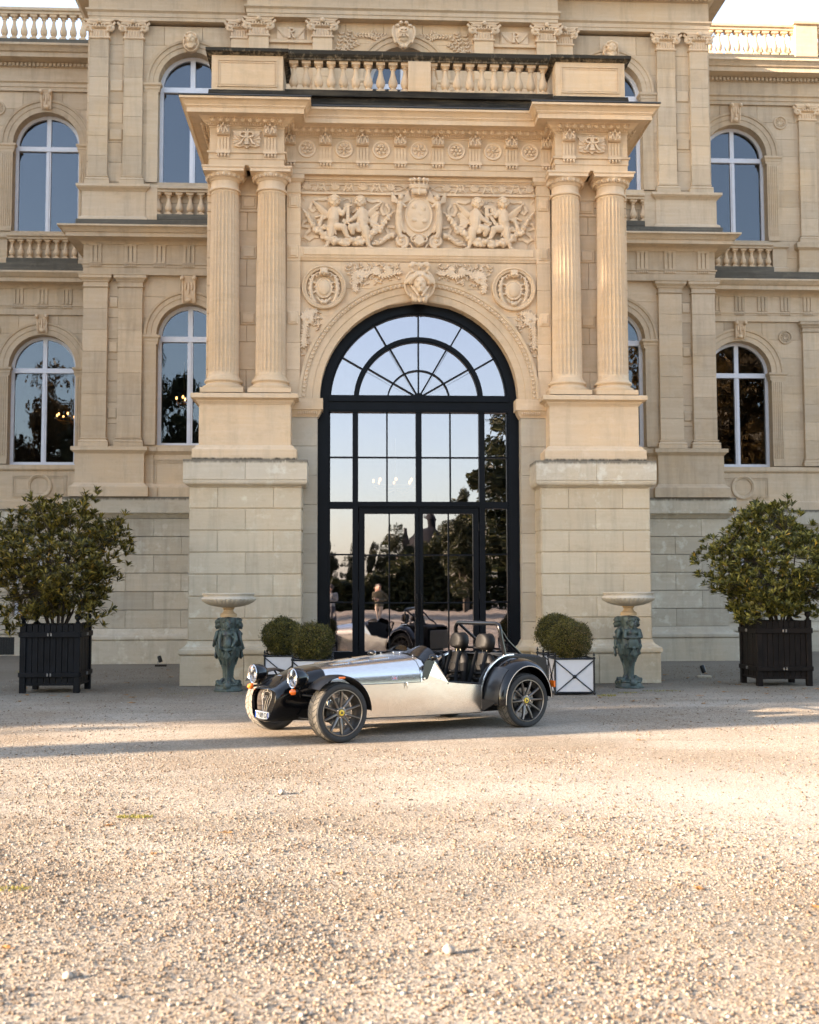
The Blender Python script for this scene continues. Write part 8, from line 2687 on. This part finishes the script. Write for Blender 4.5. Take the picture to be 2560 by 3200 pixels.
# ================================================================== onlookers behind the photographer, mirrored in the door
def person(label, c, rz, coat, legs, hair, pose):
    t = thing('person', label, 'person', (c[0], c[1], 0), rz)
    me = bpy.data.meshes.new('body')
    J = {'pel': (0, 0, .95), 'waist': (0, .01, 1.10), 'chest': (0, 0, 1.32), 'neck': (0, .01, 1.47), 'head': (0, -.015, 1.58), 'crown': (0, 0, 1.70)}
    E_ = [('pel', 'waist'), ('waist', 'chest'), ('chest', 'neck'), ('neck', 'head'), ('head', 'crown')]
    Rr = {'pel': .15, 'waist': .135, 'chest': .155, 'neck': .055, 'head': .092, 'crown': .075}
    for s, n_ in ((-1, 'l'), (1, 'r')):
        sh = (s * .17, 0, 1.40); elb = (s * .235, .03, 1.13); wr = (s * .20, -.10, .90) if pose == 0 else (s * .05, -.24, 1.16)
        hp = (s * .09, 0, .90); kn = (s * .105, -.02, .50); an = (s * .11, .02, .09); toe = (s * .125, -.14, .045)
        for k_, v_, r_ in (('sh', sh, .062), ('elb', elb, .048), ('wr', wr, .034), ('hand', (wr[0], wr[1] - .05, wr[2] - .06), .036), ('hp', hp, .095), ('kn', kn, .062), ('an', an, .045), ('toe', toe, .04)):
            J[n_ + k_] = v_; Rr[n_ + k_] = r_
        E_ += [('chest', n_ + 'sh'), (n_ + 'sh', n_ + 'elb'), (n_ + 'elb', n_ + 'wr'), (n_ + 'wr', n_ + 'hand'), ('pel', n_ + 'hp'), (n_ + 'hp', n_ + 'kn'), (n_ + 'kn', n_ + 'an'), (n_ + 'an', n_ + 'toe')]
    keys = list(J)
    me.from_pydata([J[k] for k in keys], [(keys.index(a), keys.index(b)) for a, b in E_], [])
    o = bpy.data.objects.new('tmp', me); COL.objects.link(o)
    o.modifiers.new('s', 'SKIN'); o.modifiers.new('d', 'SUBSURF').levels = 2
    for k_, sv in zip(keys, me.skin_vertices[0].data):
        sv.radius = (Rr[k_], Rr[k_] * (.72 if k_ in ('pel', 'waist', 'chest') else 1)); sv.use_root = k_ == 'pel'
    dg = bpy.context.evaluated_depsgraph_get()
    b = bpy.data.meshes.new_from_object(o.evaluated_get(dg)); bpy.data.objects.remove(o)
    b.polygons.foreach_set('use_smooth', [True] * len(b.polygons))
    skin = plain('skin_%s' % name_n(), (0.50, 0.30, 0.21), .6); cm = plain('coat_%s' % name_n(), coat, .85, var=.2); lm_ = plain('trousers_%s' % name_n(), legs, .85)
    for m in (skin, cm, lm_): b.materials.append(m)
    for p_ in b.polygons:
        z = p_.center.z
        hand = abs(p_.center.x) > .15 and z < .93 and p_.center.y < -.06 if pose == 0 else p_.center.y < -.22
        p_.material_index = 0 if (z > 1.46 or hand) else 2 if z < .90 else 1
    obj('body', b, None, t)
    hr = MB(); hr.ell((0, .025, 1.645), (.098, .105, .10), 14, 10)
    if hair[1]:
        hr.cap2((0, .06, 1.62), .085, (0, .08, 1.42), .07)
    hr.build('hair', plain('hair_%s' % name_n(), hair[0], .6), t, 60)
    fc = MB(); fc.ell((0, -.118, 1.585), (.014, .022, .024), 8, 6)
    for s in S2:
        fc.ell((s * .095, .0, 1.59), (.012, .022, .03), 8, 6)
    fc.build('face', skin, t, 60)
    return t
_nn = [0]
def name_n():
    _nn[0] += 1
    return 'abcdefghijklmnopqrstuvwxyz'[_nn[0] % 26] + str(_nn[0])
person('person in olive jacket and pale trousers standing behind the photographer', (.15, -28.0), PI + .3, (0.10, 0.085, 0.05), (0.42, 0.33, 0.25), ((0.06, 0.035, 0.02), False), 1)
person('person with long auburn hair in dark coat, second of the onlookers', (-.75, -28.6), PI - .2, (0.03, 0.03, 0.035), (0.03, 0.03, 0.04), ((0.20, 0.07, 0.03), True), 0)
person('person in patterned grey top holding a phone among the onlookers', (-1.75, -28.2), PI + .5, (0.22, 0.22, 0.22), (0.04, 0.04, 0.05), ((0.05, 0.03, 0.02), True), 1)
